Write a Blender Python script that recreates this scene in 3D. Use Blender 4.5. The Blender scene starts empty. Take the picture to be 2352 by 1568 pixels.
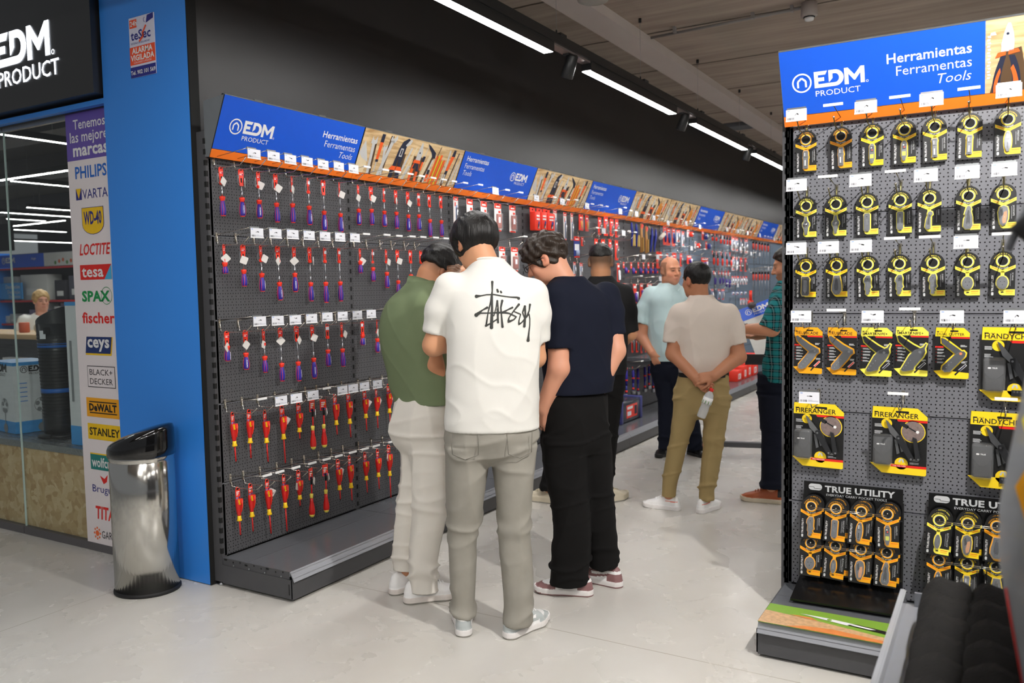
import bpy, bmesh, math, random
import numpy as np
from mathutils import Vector, Matrix, Euler
from mathutils.bvhtree import BVHTree
random.seed(7)
PI = math.pi
SC = bpy.context.scene
COL = SC.collection

# ---------------------------------------------------------------- camera
cam_d = bpy.data.cameras.new('camera'); cam = bpy.data.objects.new('camera', cam_d); COL.objects.link(cam)
CR = Vector((0.86176509, 0.50696841, -0.01854637)); CW = Vector((-0.50699863, 0.85938905, -0.06635391))
CW.normalize(); CR = (CR - CW * CR.dot(CW)).normalized(); CU = CR.cross(CW)
cam.matrix_world = Matrix(((CR.x, CU.x, -CW.x, 0), (CR.y, CU.y, -CW.y, 0), (CR.z, CU.z, -CW.z, 1.42), (0, 0, 0, 1)))
cam_d.sensor_width = 36.0; cam_d.lens = 1907.66 / 2352 * 36
cam_d.clip_start = 0.05; cam_d.clip_end = 120
cam_d.dof.use_dof = True; cam_d.dof.focus_distance = 3.7; cam_d.dof.aperture_fstop = 3.4
SC.camera = cam

# ---------------------------------------------------------------- world, view
wd = bpy.data.worlds.new('world'); SC.world = wd; wd.use_nodes = True
bg = wd.node_tree.nodes['Background']; bg.inputs[0].default_value = (0.93, 0.96, 1.0, 1); bg.inputs[1].default_value = 0.14
SC.view_settings.view_transform = 'Standard'; SC.view_settings.look = 'None'
SC.view_settings.gamma = 1.0; SC.view_settings.use_curve_mapping = False
SC.view_settings.exposure = 0.42
LAMP_POWER = 44.0     # emission strength of every linear LED diffuser in the shop
SPOT_POWER = 170.0     # track spot lamps (W)

# ---------------------------------------------------------------- materials
def lin(c):
    c = c / 255.0
    return c / 12.92 if c <= 0.04045 else ((c + 0.055) / 1.055) ** 2.4
def RGB(r, g, b): return (lin(r), lin(g), lin(b), 1.0)
MATS = {}
def mat(name, rgb, rough=0.5, metal=0.0, var=0.06, scale=30.0, bump=0.0, bscale=None, emit=0.0, trans=0.0, spec=0.5, coat=0.0, alpha=1.0, attr=None):
    if name in MATS: return MATS[name]
    m = bpy.data.materials.new(name); m.use_nodes = True; MATS[name] = m
    nt = m.node_tree; N = nt.nodes; L = nt.links; b = N['Principled BSDF']
    col = RGB(*rgb); m.diffuse_color = col
    tc = N.new('ShaderNodeTexCoord'); nz = N.new('ShaderNodeTexNoise'); nz.inputs['Scale'].default_value = scale; nz.inputs['Detail'].default_value = 3
    L.new(tc.outputs['Object'], nz.inputs['Vector'])
    mx = N.new('ShaderNodeMix'); mx.data_type = 'RGBA'
    mx.inputs[6].default_value = tuple(max(0, c * (1 - var)) for c in col[:3]) + (1,)
    mx.inputs[7].default_value = tuple(min(1, c * (1 + var)) for c in col[:3]) + (1,)
    L.new(nz.outputs['Fac'], mx.inputs[0])
    out = mx.outputs[2]
    if attr:
        at = N.new('ShaderNodeVertexColor'); at.layer_name = attr
        mu = N.new('ShaderNodeMix'); mu.data_type = 'RGBA'; mu.blend_type = 'MULTIPLY'; mu.inputs[0].default_value = 1
        L.new(out, mu.inputs[6]); L.new(at.outputs['Color'], mu.inputs[7]); out = mu.outputs[2]
    L.new(out, b.inputs['Base Color'])
    b.inputs['Roughness'].default_value = rough; b.inputs['Metallic'].default_value = metal
    b.inputs['Specular IOR Level'].default_value = spec
    if coat: b.inputs['Coat Weight'].default_value = coat; b.inputs['Coat Roughness'].default_value = 0.1
    if trans: b.inputs['Transmission Weight'].default_value = trans
    if alpha < 1: b.inputs['Alpha'].default_value = alpha
    if emit: L.new(out, b.inputs['Emission Color']); b.inputs['Emission Strength'].default_value = emit
    if bump:
        n2 = N.new('ShaderNodeTexNoise'); n2.inputs['Scale'].default_value = bscale or scale; n2.inputs['Detail'].default_value = 4
        L.new(tc.outputs['Object'], n2.inputs['Vector'])
        bp = N.new('ShaderNodeBump'); bp.inputs['Strength'].default_value = bump; bp.inputs['Distance'].default_value = 0.01
        L.new(n2.outputs['Fac'], bp.inputs['Height']); L.new(bp.outputs['Normal'], b.inputs['Normal'])
    return m
def nodes(m): return m.node_tree.nodes, m.node_tree.links, m.node_tree.nodes['Principled BSDF']
def math_n(N, L, op, a, b=None, c=None):
    n = N.new('ShaderNodeMath'); n.operation = op
    for i, v in enumerate((a, b, c)):
        if v is None: continue
        if isinstance(v, (int, float)): n.inputs[i].default_value = v
        else: L.new(v, n.inputs[i])
    return n.outputs[0]

WHITE = mat('print_white', (236, 236, 236), 0.5)
BLACK = mat('print_black', (18, 18, 18), 0.5)
GREY = mat('print_grey', (140, 142, 146), 0.5)
RED = mat('print_red', (226, 36, 28), 0.45)
SIGN_BLUE = mat('sign_blue', (16, 88, 214), 0.42, var=0.03)
ORANGE = mat('sign_orange', (240, 118, 26), 0.42, var=0.03)
YELLOW = mat('card_yellow', (250, 214, 34), 0.42, var=0.03)
PALE_YELLOW = mat('card_pale_yellow', (246, 232, 84), 0.42, var=0.03)
AMBER = mat('card_amber', (246, 170, 22), 0.42, var=0.03)
CARD_BLACK = mat('card_black', (20, 20, 21), 0.45, var=0.1)
DARK_STEEL = mat('dark_painted_steel', (74, 74, 77), 0.42, var=0.05, spec=0.4)
SHELF_STEEL = mat('shelf_painted_steel', (92, 94, 99), 0.22, var=0.04, spec=0.6)
MID_STEEL = mat('grey_painted_steel', (112, 114, 121), 0.4, var=0.04)
SLOT = mat('slot_black', (6, 6, 6), 0.8)
CHROME = mat('chrome_wire', (205, 200, 190), 0.22, 1.0)
STEEL = mat('tool_steel', (176, 178, 182), 0.28, 1.0)
TOOL_RED = mat('tool_red', (240, 56, 36), 0.4)
DEEP_RED = mat('insulated_red', (204, 30, 26), 0.38)
TOOL_PURPLE = mat('tool_purple', (52, 42, 150), 0.4)
TOOL_YELLOW = mat('tool_yellow', (246, 200, 16), 0.4)
CLEAR = mat('clear_plastic', (246, 248, 250), 0.08, trans=1.0, var=0.0)
RUBBER = mat('black_rubber', (22, 22, 23), 0.6)
PAPER = mat('price_paper', (228, 229, 236), 0.4, var=0.02)
TAG_BLUE = mat('tag_blue', (70, 140, 225), 0.5)
NAVY_PRINT = mat('print_navy', (36, 40, 130), 0.5)
SILVER_PRINT = mat('print_silver', (196, 198, 200), 0.4)

# ---------------------------------------------------------------- mesh builder
class MB:
    def __init__(s): s.v = []; s.f = []; s.m = []; s.sm = []; s.mats = []
    def mi(s, m):
        if m not in s.mats: s.mats.append(m)
        return s.mats.index(m)
    def add(s, vs, fs, m, M=None, smooth=False):
        o = len(s.v); k = s.mi(m)
        if M is not None: vs = [M @ Vector(v) for v in vs]
        s.v += [tuple(v) for v in vs]
        for f in fs: s.f.append([i + o for i in f]); s.m.append(k); s.sm.append(smooth)
        return s
    def box(s, lo, hi, m, M=None):
        x0, y0, z0 = lo; x1, y1, z1 = hi
        vs = [(x0,y0,z0),(x1,y0,z0),(x1,y1,z0),(x0,y1,z0),(x0,y0,z1),(x1,y0,z1),(x1,y1,z1),(x0,y1,z1)]
        return s.add(vs, [(0,3,2,1),(4,5,6,7),(0,1,5,4),(1,2,6,5),(2,3,7,6),(3,0,4,7)], m, M)
    def cbox(s, lo, hi, m, c=0.004, M=None):
        """box with chamfered long edges (all twelve), c = chamfer"""
        bm = bmesh.new(); bmesh.ops.create_cube(bm, size=1)
        for v in bm.verts: v.co = Vector([(lo[i] + hi[i]) / 2 + v.co[i] * (hi[i] - lo[i]) for i in range(3)])
        bmesh.ops.bevel(bm, geom=list(bm.edges), offset=c, segments=2, affect='EDGES', profile=0.5)
        bm.verts.index_update()
        s.add([v.co.copy() for v in bm.verts], [[v.index for v in f.verts] for f in bm.faces], m, M, True); bm.free(); return s
    def tube(s, pts, r, m, n=8, M=None, caps=True):
        pts = [Vector(p) for p in pts]; rs = r if isinstance(r, (list, tuple)) else [r] * len(pts)
        vs = []; fs = []; prev = None
        for i, p in enumerate(pts):
            t = (pts[min(i + 1, len(pts) - 1)] - pts[max(i - 1, 0)]).normalized()
            if prev is None:
                a = Vector((0, 0, 1)) if abs(t.z) < 0.9 else Vector((1, 0, 0)); u = t.cross(a).normalized()
            else: u = (prev - t * prev.dot(t)).normalized()
            prev = u; w = t.cross(u)
            for k in range(n): a = 2 * PI * k / n; vs.append(p + (u * math.cos(a) + w * math.sin(a)) * rs[i])
        for i in range(len(pts) - 1):
            for k in range(n): fs.append((i*n+k, i*n+(k+1)%n, (i+1)*n+(k+1)%n, (i+1)*n+k))
        if caps: fs.append(tuple(reversed(range(n)))); fs.append(tuple(range((len(pts)-1)*n, len(pts)*n)))
        return s.add(vs, fs, m, M, True)
    def lathe(s, prof, m, n=16, M=None, sx=1.0, sy=1.0):
        vs = []; fs = []
        for r, z in prof:
            for k in range(n): a = 2 * PI * k / n; vs.append((r * math.cos(a) * sx, r * math.sin(a) * sy, z))
        for i in range(len(prof) - 1):
            for k in range(n): fs.append((i*n+k, i*n+(k+1)%n, (i+1)*n+(k+1)%n, (i+1)*n+k))
        fs.append(tuple(reversed(range(n)))); fs.append(tuple(range((len(prof)-1)*n, len(prof)*n)))
        return s.add(vs, fs, m, M, True)
    def prism(s, poly, d0, d1, m, M=None):
        """2-D polygon (x, y) extruded in z from d0 to d1"""
        a = sum(poly[i][0]*poly[(i+1)%len(poly)][1] - poly[(i+1)%len(poly)][0]*poly[i][1] for i in range(len(poly)))
        if a < 0: poly = list(reversed(poly))
        n = len(poly)
        vs = [(x, y, d0) for x, y in poly] + [(x, y, d1) for x, y in poly]
        fs = [tuple(reversed(range(n))), tuple(range(n, 2*n))] + [(i, (i+1)%n, n+(i+1)%n, n+i) for i in range(n)]
        return s.add(vs, fs, m, M)
    def quad(s, a, b, c, d, m, M=None): return s.add([a, b, c, d], [(0,1,2,3)], m, M)
    def rect(s, x0, y0, x1, y1, z, m, M=None): return s.quad((x0,y0,z),(x1,y0,z),(x1,y1,z),(x0,y1,z), m, M)
    def flat(s, poly, z, m, M=None):
        a = sum(poly[i][0]*poly[(i+1)%len(poly)][1] - poly[(i+1)%len(poly)][0]*poly[i][1] for i in range(len(poly)))
        if a < 0: poly = list(reversed(poly))
        return s.add([(x, y, z) for x, y in poly], [tuple(range(len(poly)))], m, M)
    def ring(s, cx, cy, r0, r1, z, m, n=28, M=None, a0=0, a1=2*PI):
        vs = []; fs = []
        for k in range(n + 1):
            a = a0 + (a1 - a0) * k / n
            vs += [(cx + r0*math.cos(a), cy + r0*math.sin(a), z), (cx + r1*math.cos(a), cy + r1*math.sin(a), z)]
        for k in range(n): fs.append((2*k, 2*k+1, 2*k+3, 2*k+2))
        return s.add(vs, fs, m, M)
    def disc(s, cx, cy, r, z, m, n=20, M=None): return s.flat([(cx + r*math.cos(2*PI*k/n), cy + r*math.sin(2*PI*k/n)) for k in range(n)], z, m, M)
    def stroke(s, pts, w, z, m, M=None):
        for (x0, y0), (x1, y1) in zip(pts, pts[1:]):
            d = Vector((x1-x0, y1-y0)); 
            if d.length < 1e-7: continue
            n = Vector((-d.y, d.x)).normalized() * w / 2
            s.flat([(x0-n.x, y0-n.y), (x1-n.x, y1-n.y), (x1+n.x, y1+n.y), (x0+n.x, y0+n.y)], z, m, M)
        return s
    def text(s, txt, size, x, y, z, m, bold=0.0, shear=0.0, align='LEFT', sx=1.0, depth=0.0, M=None, rot=0.0):
        vs, fs, w = glyphs(txt, bold, shear, depth / max(size, 1e-6))
        ox = {'LEFT': 0, 'RIGHT': -w, 'CENTER': -w / 2}[align]
        ca, sa = math.cos(rot), math.sin(rot); out = []
        for a, b, c in vs:
            u, v = (a + ox) * size * sx, b * size
            out.append((x + u*ca - v*sa, y + u*sa + v*ca, z + c * size))
        return s.add(out, fs, m, M)
    def mesh(s, name='mesh'):
        me = bpy.data.meshes.new(name); me.from_pydata(s.v, [], s.f)
        for m in s.mats: me.materials.append(m)
        me.polygons.foreach_set('material_index', s.m); me.polygons.foreach_set('use_smooth', s.sm)
        me.update(); return me
_G = {}
def glyphs(txt, bold, shear, depth):
    k = (txt, bold, shear, round(depth, 4))
    if k in _G: return _G[k]
    cu = bpy.data.curves.new('lettering', 'FONT'); cu.body = txt; cu.size = 1.0; cu.offset = bold; cu.shear = shear; cu.extrude = depth / 2
    cu.resolution_u = 2; cu.space_character = 1.0 + bold * 1.2
    o = bpy.data.objects.new('lettering', cu); COL.objects.link(o)
    me = bpy.data.meshes.new_from_object(o)
    vs = [tuple(v.co) for v in me.vertices]; fs = [tuple(p.vertices) for p in me.polygons]
    x0 = min((v[0] for v in vs), default=0); w = max((v[0] for v in vs), default=0) - x0
    vs = [(a - x0, b, c) for a, b, c in vs]
    bpy.data.objects.remove(o); bpy.data.meshes.remove(me); bpy.data.curves.remove(cu)
    _G[k] = (vs, fs, w); return _G[k]

# ---------------------------------------------------------------- objects
def part(name, me, parent=None, loc=(0, 0, 0), rot=(0, 0, 0), label=None):
    if isinstance(me, MB): me = me.mesh(name)
    o = bpy.data.objects.new(name, me); COL.objects.link(o)
    o.location = loc; o.rotation_euler = rot
    if parent is not None: o.parent = parent
    if label: o['label'] = label
    return o
def tag(o, label, cat, group=None):
    o['label'] = label; o['category'] = cat
    if group: o['group'] = group
    return o
def thing(name, label, cat, loc=(0, 0, 0), rot=(0, 0, 0), group=None):
    o = bpy.data.objects.new(name, None); COL.objects.link(o); o.empty_display_size = 0.05
    o.location = loc; o.rotation_euler = rot
    return tag(o, label, cat, group)
def struct(name, mb, parent=None):
    o = part(name, mb, parent)
    if parent is None: o['kind'] = 'structure'
    return o
ORD = ['first','second','third','fourth','fifth','sixth','seventh','eighth','ninth','tenth','eleventh','twelfth','thirteenth','fourteenth','fifteenth','sixteenth','seventeenth','eighteenth','nineteenth','twentieth']
def Rz(a): return Matrix.Rotation(a, 4, 'Z')
def Rx(a): return Matrix.Rotation(a, 4, 'X')
def Ry(a): return Matrix.Rotation(a, 4, 'Y')
def T(x, y, z): return Matrix.Translation((x, y, z))
def basis(o, x, y, z):
    """matrix whose local axes are the given world vectors"""
    return Matrix(((x[0], y[0], z[0], o[0]), (x[1], y[1], z[1], o[1]), (x[2], y[2], z[2], o[2]), (0, 0, 0, 1)))
def arc(cx, cy, r, a0, a1, n): return [(cx + r*math.cos(a0 + (a1-a0)*k/n), cy + r*math.sin(a0 + (a1-a0)*k/n)) for k in range(n + 1)]
# ================================================================ logo
def edm_logo(mb, x, y, z, h, m, house=True, product=True, M=None):
    """house-in-ring mark, EDM letters and PRODUCT; (x, y) = lower-left of the EDM letters, h = letter height"""
    def P(pts): return [(x + a*h, y + b*h) for a, b in pts]
    inner = arc(1.24, .5, .27, -PI/2, PI/2, 8); outer = arc(1.24, .5, .5, PI/2, -PI/2, 12)
    inner = [(1.24 + (a-1.24)*.85, b) for a, b in inner]
    mb.flat(P([(0,0),(0,1),(.80,1),(.68,.77),(.24,.77),(.24,.62),(.60,.62),(.60,.39),(.24,.39),(.24,.23)] + inner + [(1.10,.77),(1.10,.50),(.90,.29),(.86,.29),(.86,1)] + outer), z, m, M)
    mb.flat(P([(1.78,0),(1.78,1),(2.0,1),(2.36,.55),(2.72,1),(2.94,1),(2.94,0),(2.70,0),(2.70,.62),(2.40,.22),(2.32,.22),(2.02,.62),(2.02,0)]), z, m, M)
    mb.ring(x + 3.08*h, y + .06*h, .05*h, .075*h, z, m, 12, M)
    if product: mb.text('PRODUCT', .50*h, x + .04*h, y - .52*h, z, m, 0.0, sx=1.14, M=M)
    if house:
        cx, cy = x - .75*h, y + .42*h
        mb.ring(cx, cy, .50*h, .60*h, z, m, 32, M)
        q = [(-.24,-.28),(-.24,.10),(0,.30),(.24,.10),(.24,-.28)]
        mb.stroke([(cx + a*h, cy + b*h) for a, b in q], .12*h, z, m, M)

# ================================================================ setting
fm = mat('polished_concrete', (200, 197, 190), 0.26, var=0.05, scale=1.3, spec=0.42)
N, L, B = nodes(fm)
tc = N.new('ShaderNodeTexCoord')
n1 = N.new('ShaderNodeTexNoise'); n1.inputs['Scale'].default_value = 0.9; n1.inputs['Detail'].default_value = 8; n1.inputs['Roughness'].default_value = 0.62
n2 = N.new('ShaderNodeTexNoise'); n2.inputs['Scale'].default_value = 3.2; n2.inputs['Detail'].default_value = 6; n2.inputs['Distortion'].default_value = 0.3
L.new(tc.outputs['Object'], n1.inputs['Vector']); L.new(tc.outputs['Object'], n2.inputs['Vector'])
cr = N.new('ShaderNodeValToRGB'); e = cr.color_ramp.elements
e[0].position = .25; e[0].color = RGB(190, 186, 178); e[1].position = .75; e[1].color = RGB(206, 204, 199)
L.new(n1.outputs['Fac'], cr.inputs['Fac'])
cr2 = N.new('ShaderNodeValToRGB'); e = cr2.color_ramp.elements
e[0].position = .50; e[0].color = (0, 0, 0, 1); e[1].position = .72; e[1].color = (1, 1, 1, 1)
L.new(n2.outputs['Fac'], cr2.inputs['Fac'])
mx = N.new('ShaderNodeMix'); mx.data_type = 'RGBA'; mx.inputs[7].default_value = RGB(197, 189, 176)
fa = math_n(N, L, 'MULTIPLY', cr2.outputs['Color'], .16); L.new(fa, mx.inputs[0]); L.new(cr.outputs['Color'], mx.inputs[6])
sep = N.new('ShaderNodeSeparateXYZ'); L.new(tc.outputs['Object'], sep.inputs[0])
wob = math_n(N, L, 'MULTIPLY', math_n(N, L, 'SUBTRACT', n2.outputs['Fac'], .5), .006)
def joint(out, at):   # a saw-cut joint across the slab
    d = math_n(N, L, 'ABSOLUTE', math_n(N, L, 'SUBTRACT', math_n(N, L, 'ADD', out, wob), at))
    return math_n(N, L, 'LESS_THAN', d, .0028)
j = math_n(N, L, 'MAXIMUM', joint(sep.outputs['Y'], 2.965), joint(sep.outputs['X'], -3.635))
j = math_n(N, L, 'MAXIMUM', j, joint(sep.outputs['Y'], 8.4))
mj = N.new('ShaderNodeMix'); mj.data_type = 'RGBA'; mj.inputs[7].default_value = RGB(140, 130, 112)
L.new(math_n(N, L, 'MULTIPLY', j, .55), mj.inputs[0]); L.new(mx.outputs[2], mj.inputs[6]); L.new(mj.outputs[2], B.inputs['Base Color'])
rr = math_n(N, L, 'MULTIPLY_ADD', n2.outputs['Fac'], .22, .16); L.new(rr, B.inputs['Roughness'])

mb = MB(); mb.quad((-26, -8, 0), (12, -8, 0), (12, 22, 0), (-26, 22, 0), fm); struct('floor', mb)

cm = mat('concrete_planks', (128, 116, 106), 0.85, var=0.08, scale=2.0, bump=.15, bscale=40)
N, L, B = nodes(cm)
tc = N.new('ShaderNodeTexCoord'); sep = N.new('ShaderNodeSeparateXYZ'); L.new(tc.outputs['Object'], sep.inputs[0])
ny = N.new('ShaderNodeTexNoise'); ny.inputs['Scale'].default_value = 6; L.new(tc.outputs['Object'], ny.inputs['Vector'])
yw = math_n(N, L, 'ADD', sep.outputs['Y'], math_n(N, L, 'MULTIPLY', ny.outputs['Fac'], .03))
d = math_n(N, L, 'ABSOLUTE', math_n(N, L, 'SUBTRACT', math_n(N, L, 'FRACT', math_n(N, L, 'DIVIDE', math_n(N, L, 'SUBTRACT', yw, .245), 1.12)), .5))
jm = N.new('ShaderNodeMix'); jm.data_type = 'RGBA'; jm.inputs[7].default_value = RGB(74, 64, 54)
L.new(math_n(N, L, 'LESS_THAN', d, .012), jm.inputs[0])
st = N.new('ShaderNodeTexNoise'); st.inputs['Scale'].default_value = 1.0; st.inputs['Detail'].default_value = 6
mp = N.new('ShaderNodeMapping'); mp.inputs['Scale'].default_value = (1.2, 14, 1); L.new(tc.outputs['Object'], mp.inputs[0]); L.new(mp.outputs[0], st.inputs['Vector'])
cr = N.new('ShaderNodeValToRGB'); e = cr.color_ramp.elements; e[0].position = .3; e[0].color = RGB(150, 136, 124); e[1].position = .7; e[1].color = RGB(176, 162, 149)
L.new(st.outputs['Fac'], cr.inputs['Fac']); L.new(cr.outputs['Color'], jm.inputs[6]); L.new(jm.outputs[2], B.inputs['Base Color'])
mb = MB(); mb.box((-3.6, -8, 3.4), (12, 22, 3.6), cm); struct('ceiling', mb)
bm_ = mat('precast_beam', (206, 196, 190), 0.8, var=0.05, scale=4)
mb = MB(); mb.box((-2.70, -8, 3.33), (-2.47, 22, 3.42), bm_); mb.box((1.3, -8, 3.33), (1.53, 22, 3.42), bm_); struct('ceiling_beam', mb)

wall_black = mat('wall_dark_paint', (40, 39, 40), 0.42, var=0.04, scale=3, bump=.03, bscale=300, spec=.5)
mb = MB(); mb.box((-3.42, 2.69, 0), (-3.295, 22, 3.42), wall_black); struct('wall_left', mb)
mb = MB(); mb.box((-3.3, 21.9, 0), (12, 22.1, 3.42), mat('wall_grey_paint', (150, 152, 156), .7)); struct('wall_back', mb)
blue_m = mat('blue_cladding', (52, 134, 226), 0.36, var=0.02, scale=2)
mb = MB(); mb.box((-3.925, 2.64, 0.004), (-3.272, 2.69, 3.4), blue_m); mb.box((-3.278, 2.6385, 0.004), (-3.2712, 2.691, 3.4), SLOT)
struct('pillar_cladding', mb)

# ---------------------------------------------------------------- shop front on the left
FAS = mat('fascia_black', (24, 24, 27), .6)
mb = MB(); mb.box((-12, 2.69, 2.44), (-3.90, 2.80, 3.42), FAS); mb.box((-12, 2.655, 2.386), (-3.93, 2.69, 2.412), blue_m)
mb.box((-12, 2.69, 2.385), (-3.93, 2.76, 2.44), mat('frame_dark', (34, 33, 42), .4)); struct('wall_shopfront', mb)
alu = mat('brushed_alu', (168, 172, 174), .35, .9)
gm = mat('shop_glass', (232, 244, 240), 0.02, var=0.0); N, L, B = nodes(gm)   # thin pane: clear with a fresnel reflection
tr = N.new('ShaderNodeBsdfTransparent'); tr.inputs[0].default_value = (.93, .96, .95, 1); gl_ = N.new('ShaderNodeBsdfGlossy'); gl_.inputs['Roughness'].default_value = .02
fr = N.new('ShaderNodeLayerWeight'); fr.inputs[0].default_value = .5; ff = math_n(N, L, 'MULTIPLY_ADD', math_n(N, L, 'POWER', fr.outputs['Facing'], 5), .5, .03); ms = N.new('ShaderNodeMixShader'); L.new(ff, ms.inputs[0]); L.new(tr.outputs[0], ms.inputs[1]); L.new(gl_.outputs[0], ms.inputs[2]); L.new(ms.outputs[0], N['Material Output'].inputs['Surface'])
for k, (x0, x1) in enumerate(((-7.6, -5.008), (-5.002, -3.93))):
    w = MB(); w.box((x0, 2.722, .045), (x1, 2.73, 2.37), gm); wo = struct('window_%d' % (k + 1), w)
    r = MB(); r.box((x0, 2.715, 2.362), (x1, 2.737, 2.386), alu); r.box((x0, 2.71, 0), (x1, 2.742, .045), mat('floor_channel', (92, 90, 92), .5)); struct('window_frame', r, wo)
    if k == 0: q = MB(); q.box((-5.0085, 2.7215, .045), (-5.0015, 2.7305, 2.37), mat('glass_edge', (176, 196, 192), .25)); struct('window_seal', q, wo)
cd = mat('shop_ceiling_black', (40, 38, 38), .8)
mb = MB(); mb.box((-26, 2.8, 3.3), (-3.6, 22, 3.5), cd)
for y in (4.9, 6.6, 9.2): mb.box((-26, y, 3.05), (-3.6, y + .35, 3.3), mat('duct_grey', (84, 84, 88), .5))
struct('ceiling_shop', mb)
mb = MB(); mb.box((-26, 15, 0), (-3.4, 15.1, 3.4), mat('shop_wall_dark', (46, 46, 50), .7)); struct('wall_shop_back', mb)

osb = mat('osb_board', (206, 176, 132), .7, bump=.1, bscale=60)
N, L, B = nodes(osb)
tc = N.new('ShaderNodeTexCoord'); vo = N.new('ShaderNodeTexVoronoi'); vo.inputs['Scale'].default_value = 26; vo.distance = 'EUCLIDEAN'; vo.inputs['Randomness'].default_value = 1
nz = N.new('ShaderNodeTexNoise'); nz.inputs['Scale'].default_value = 9; nz.inputs['Detail'].default_value = 4
av = N.new('ShaderNodeVectorMath'); av.operation = 'MULTIPLY_ADD'; av.inputs[1].default_value = (.12, .12, .12)
L.new(nz.outputs['Color'], av.inputs[0]); L.new(tc.outputs['Object'], av.inputs[2]); L.new(av.outputs[0], vo.inputs['Vector']); L.new(tc.outputs['Object'], nz.inputs['Vector'])
sp = N.new('ShaderNodeSeparateColor'); L.new(vo.outputs['Color'], sp.inputs[0])
cr = N.new('ShaderNodeValToRGB'); e = cr.color_ramp.elements; e[0].color = RGB(190, 154, 108); e[1].color = RGB(224, 198, 156); x = e.new(.5); x.color = RGB(208, 176, 130)
L.new(sp.outputs[0], cr.inputs['Fac']); L.new(cr.outputs['Color'], B.inputs['Base Color'])
plate = mat('checker_plate', (176, 178, 180), .3, .9, bump=.9, bscale=70)
t = thing('display_plinth', 'chipboard display plinth with a silver checker plate top behind the glass', 'plinth', (-5.5, 2.95, 0))
b = MB(); b.box((-2.1, -.205, .01), (1.52, .6, .515), osb); b.box((.12, -.2065, .01), (.123, -.205, .515), SLOT); part('base', b, t)
b = MB(); b.box((-2.12, -.212, .515), (1.54, .62, .553), plate)
for i in range(60):
    for j in range(6):
        b.box((-2.05 + i*.06, -.17 + j*.065, .553), (-2.02 + i*.06, -.15 + j*.065, .5555), plate)
part('checker_top', b, t)

# black fascia sign with lit letters
t = thing('shop_sign', 'black box sign with glowing white letters above the shop window', 'sign', (-3.942, 2.6, 2.430))
sm_ = mat('sign_satin_black', (32, 31, 31), .38, var=.03, spec=.75)
b = MB(); b.box((-2.3, 0, 0), (0, .088, .94), sm_); part('sign_box', b, t)
lit = mat('lit_letters', (236, 242, 255), .4, emit=2.4)
b = MB(); Mx = basis((0, -.003, 0), (1, 0, 0), (0, 0, 1), (0, -1, 0))
edm_logo(b, -.350 - 2.94*.178, .238, 0, .178, lit, house=True, product=False, M=Mx)
b.text('PRODUCT', .117, -.350 - .50, .132, 0, lit, .006, sx=1.05, M=Mx)
part('letters', b, t)

# brand poster
P = MB(); W2 = mat('poster_white', (236, 228, 229), .45, var=.01)
PX, PZ = -4.375, .012
def R(x0, z0, x1, z1, k, m): P.rect(x0 - PX, z0 - PZ, x1 - PX, z1 - PZ, .0006 * k, m)
def TX(s, x0, x1, z0, z1, m, bold=.0, shear=0.0, k=2):
    v, f, w = glyphs(s, bold, shear, 0.0)
    hh = max(p[1] for p in v); lo = min(p[1] for p in v); size = (z1 - z0) / (hh - lo)
    P.text(s, size, x0 - PX, z0 - PZ - lo*size, .0006 * k, m, bold, shear, sx=(x1 - x0) / (w * size))
P.box((0, 0, -.002), (.44, 2.376, 0), W2)
pur = mat('poster_purple', (104, 84, 172), .45, var=.02)
R(PX, 2.136, PX + .44, 2.388, 1, pur)
TX('Tenemos', -4.307, -4.03, 2.298, 2.35, WHITE, .01); TX('las mejores', -4.341, -3.985, 2.212, 2.286, WHITE, .01); TX('marcas', -4.319, -4.015, 2.155, 2.203, WHITE, .03)
TX('PHILIPS', -4.31, -4.036, 2.037, 2.103, mat('brand_blue', (24, 104, 200), .5), .02)
R(-4.313, 1.925, -4.262, 1.985, 2, NAVY_PRINT); P.flat([(-4.310 - PX, 1.985 - PZ), (-4.265 - PX, 1.985 - PZ), (-4.288 - PX, 1.930 - PZ)], .0018, TOOL_YELLOW)
TX('VARTA', -4.255, -4.036, 1.928, 1.978, NAVY_PRINT, .0)
sh = [(-.096, .07), (.096, .07), (.096, -.02)] + [(.096*math.cos(a), -.02 - .055*math.sin(a)) for a in [PI*k/10 for k in range(1, 10)]] + [(-.096, -.02)]
P.flat([(-4.175 - PX + a, 1.812 - PZ + c) for a, c in sh], .0012, NAVY_PRINT); P.flat([(-4.175 - PX + a*.96, 1.812 - PZ + c*.96) for a, c in sh], .0018, TOOL_YELLOW)
TX('WD-40', -4.252, -4.098, 1.79, 1.862, NAVY_PRINT, .03, k=4)
TX('LOCTITE', -4.308, -4.036, 1.628, 1.690, RED, .02, .25)
R(-4.311, 1.497, -4.036, 1.577, 2, RED); P.flat([(a - PX, c - PZ) for a, c in ((-4.10, 1.497), (-4.036, 1.577), (-4.036, 1.497))], .0018, mat('brand_sky', (70, 180, 226), .5))
TX('tesa', -4.295, -4.105, 1.51, 1.562, WHITE, .02, k=4)
G_ = mat('brand_green', (20, 146, 76), .5)
TX('SPAX', -4.307, -4.06, 1.378, 1.438, G_, .04); P.ring(-4.09 - PX, 1.41 - PZ, .044, .047, .0012, G_)
TX('fischer', -4.314, -4.03, 1.262, 1.322, RED, .025)
P.flat([(a - PX, c - PZ) for a, c in ((-4.30, 1.09), (-4.285, 1.19), (-4.055, 1.19), (-4.072, 1.09))], .0012, TOOL_YELLOW)
P.flat([(a - PX, c - PZ) for a, c in ((-4.30, 1.10), (-4.285, 1.19), (-4.063, 1.19), (-4.08, 1.10))], .0018, mat('brand_navy', (28, 52, 110), .5))
TX('ceys', -4.278, -4.085, 1.11, 1.178, WHITE, .03, k=5)
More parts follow.
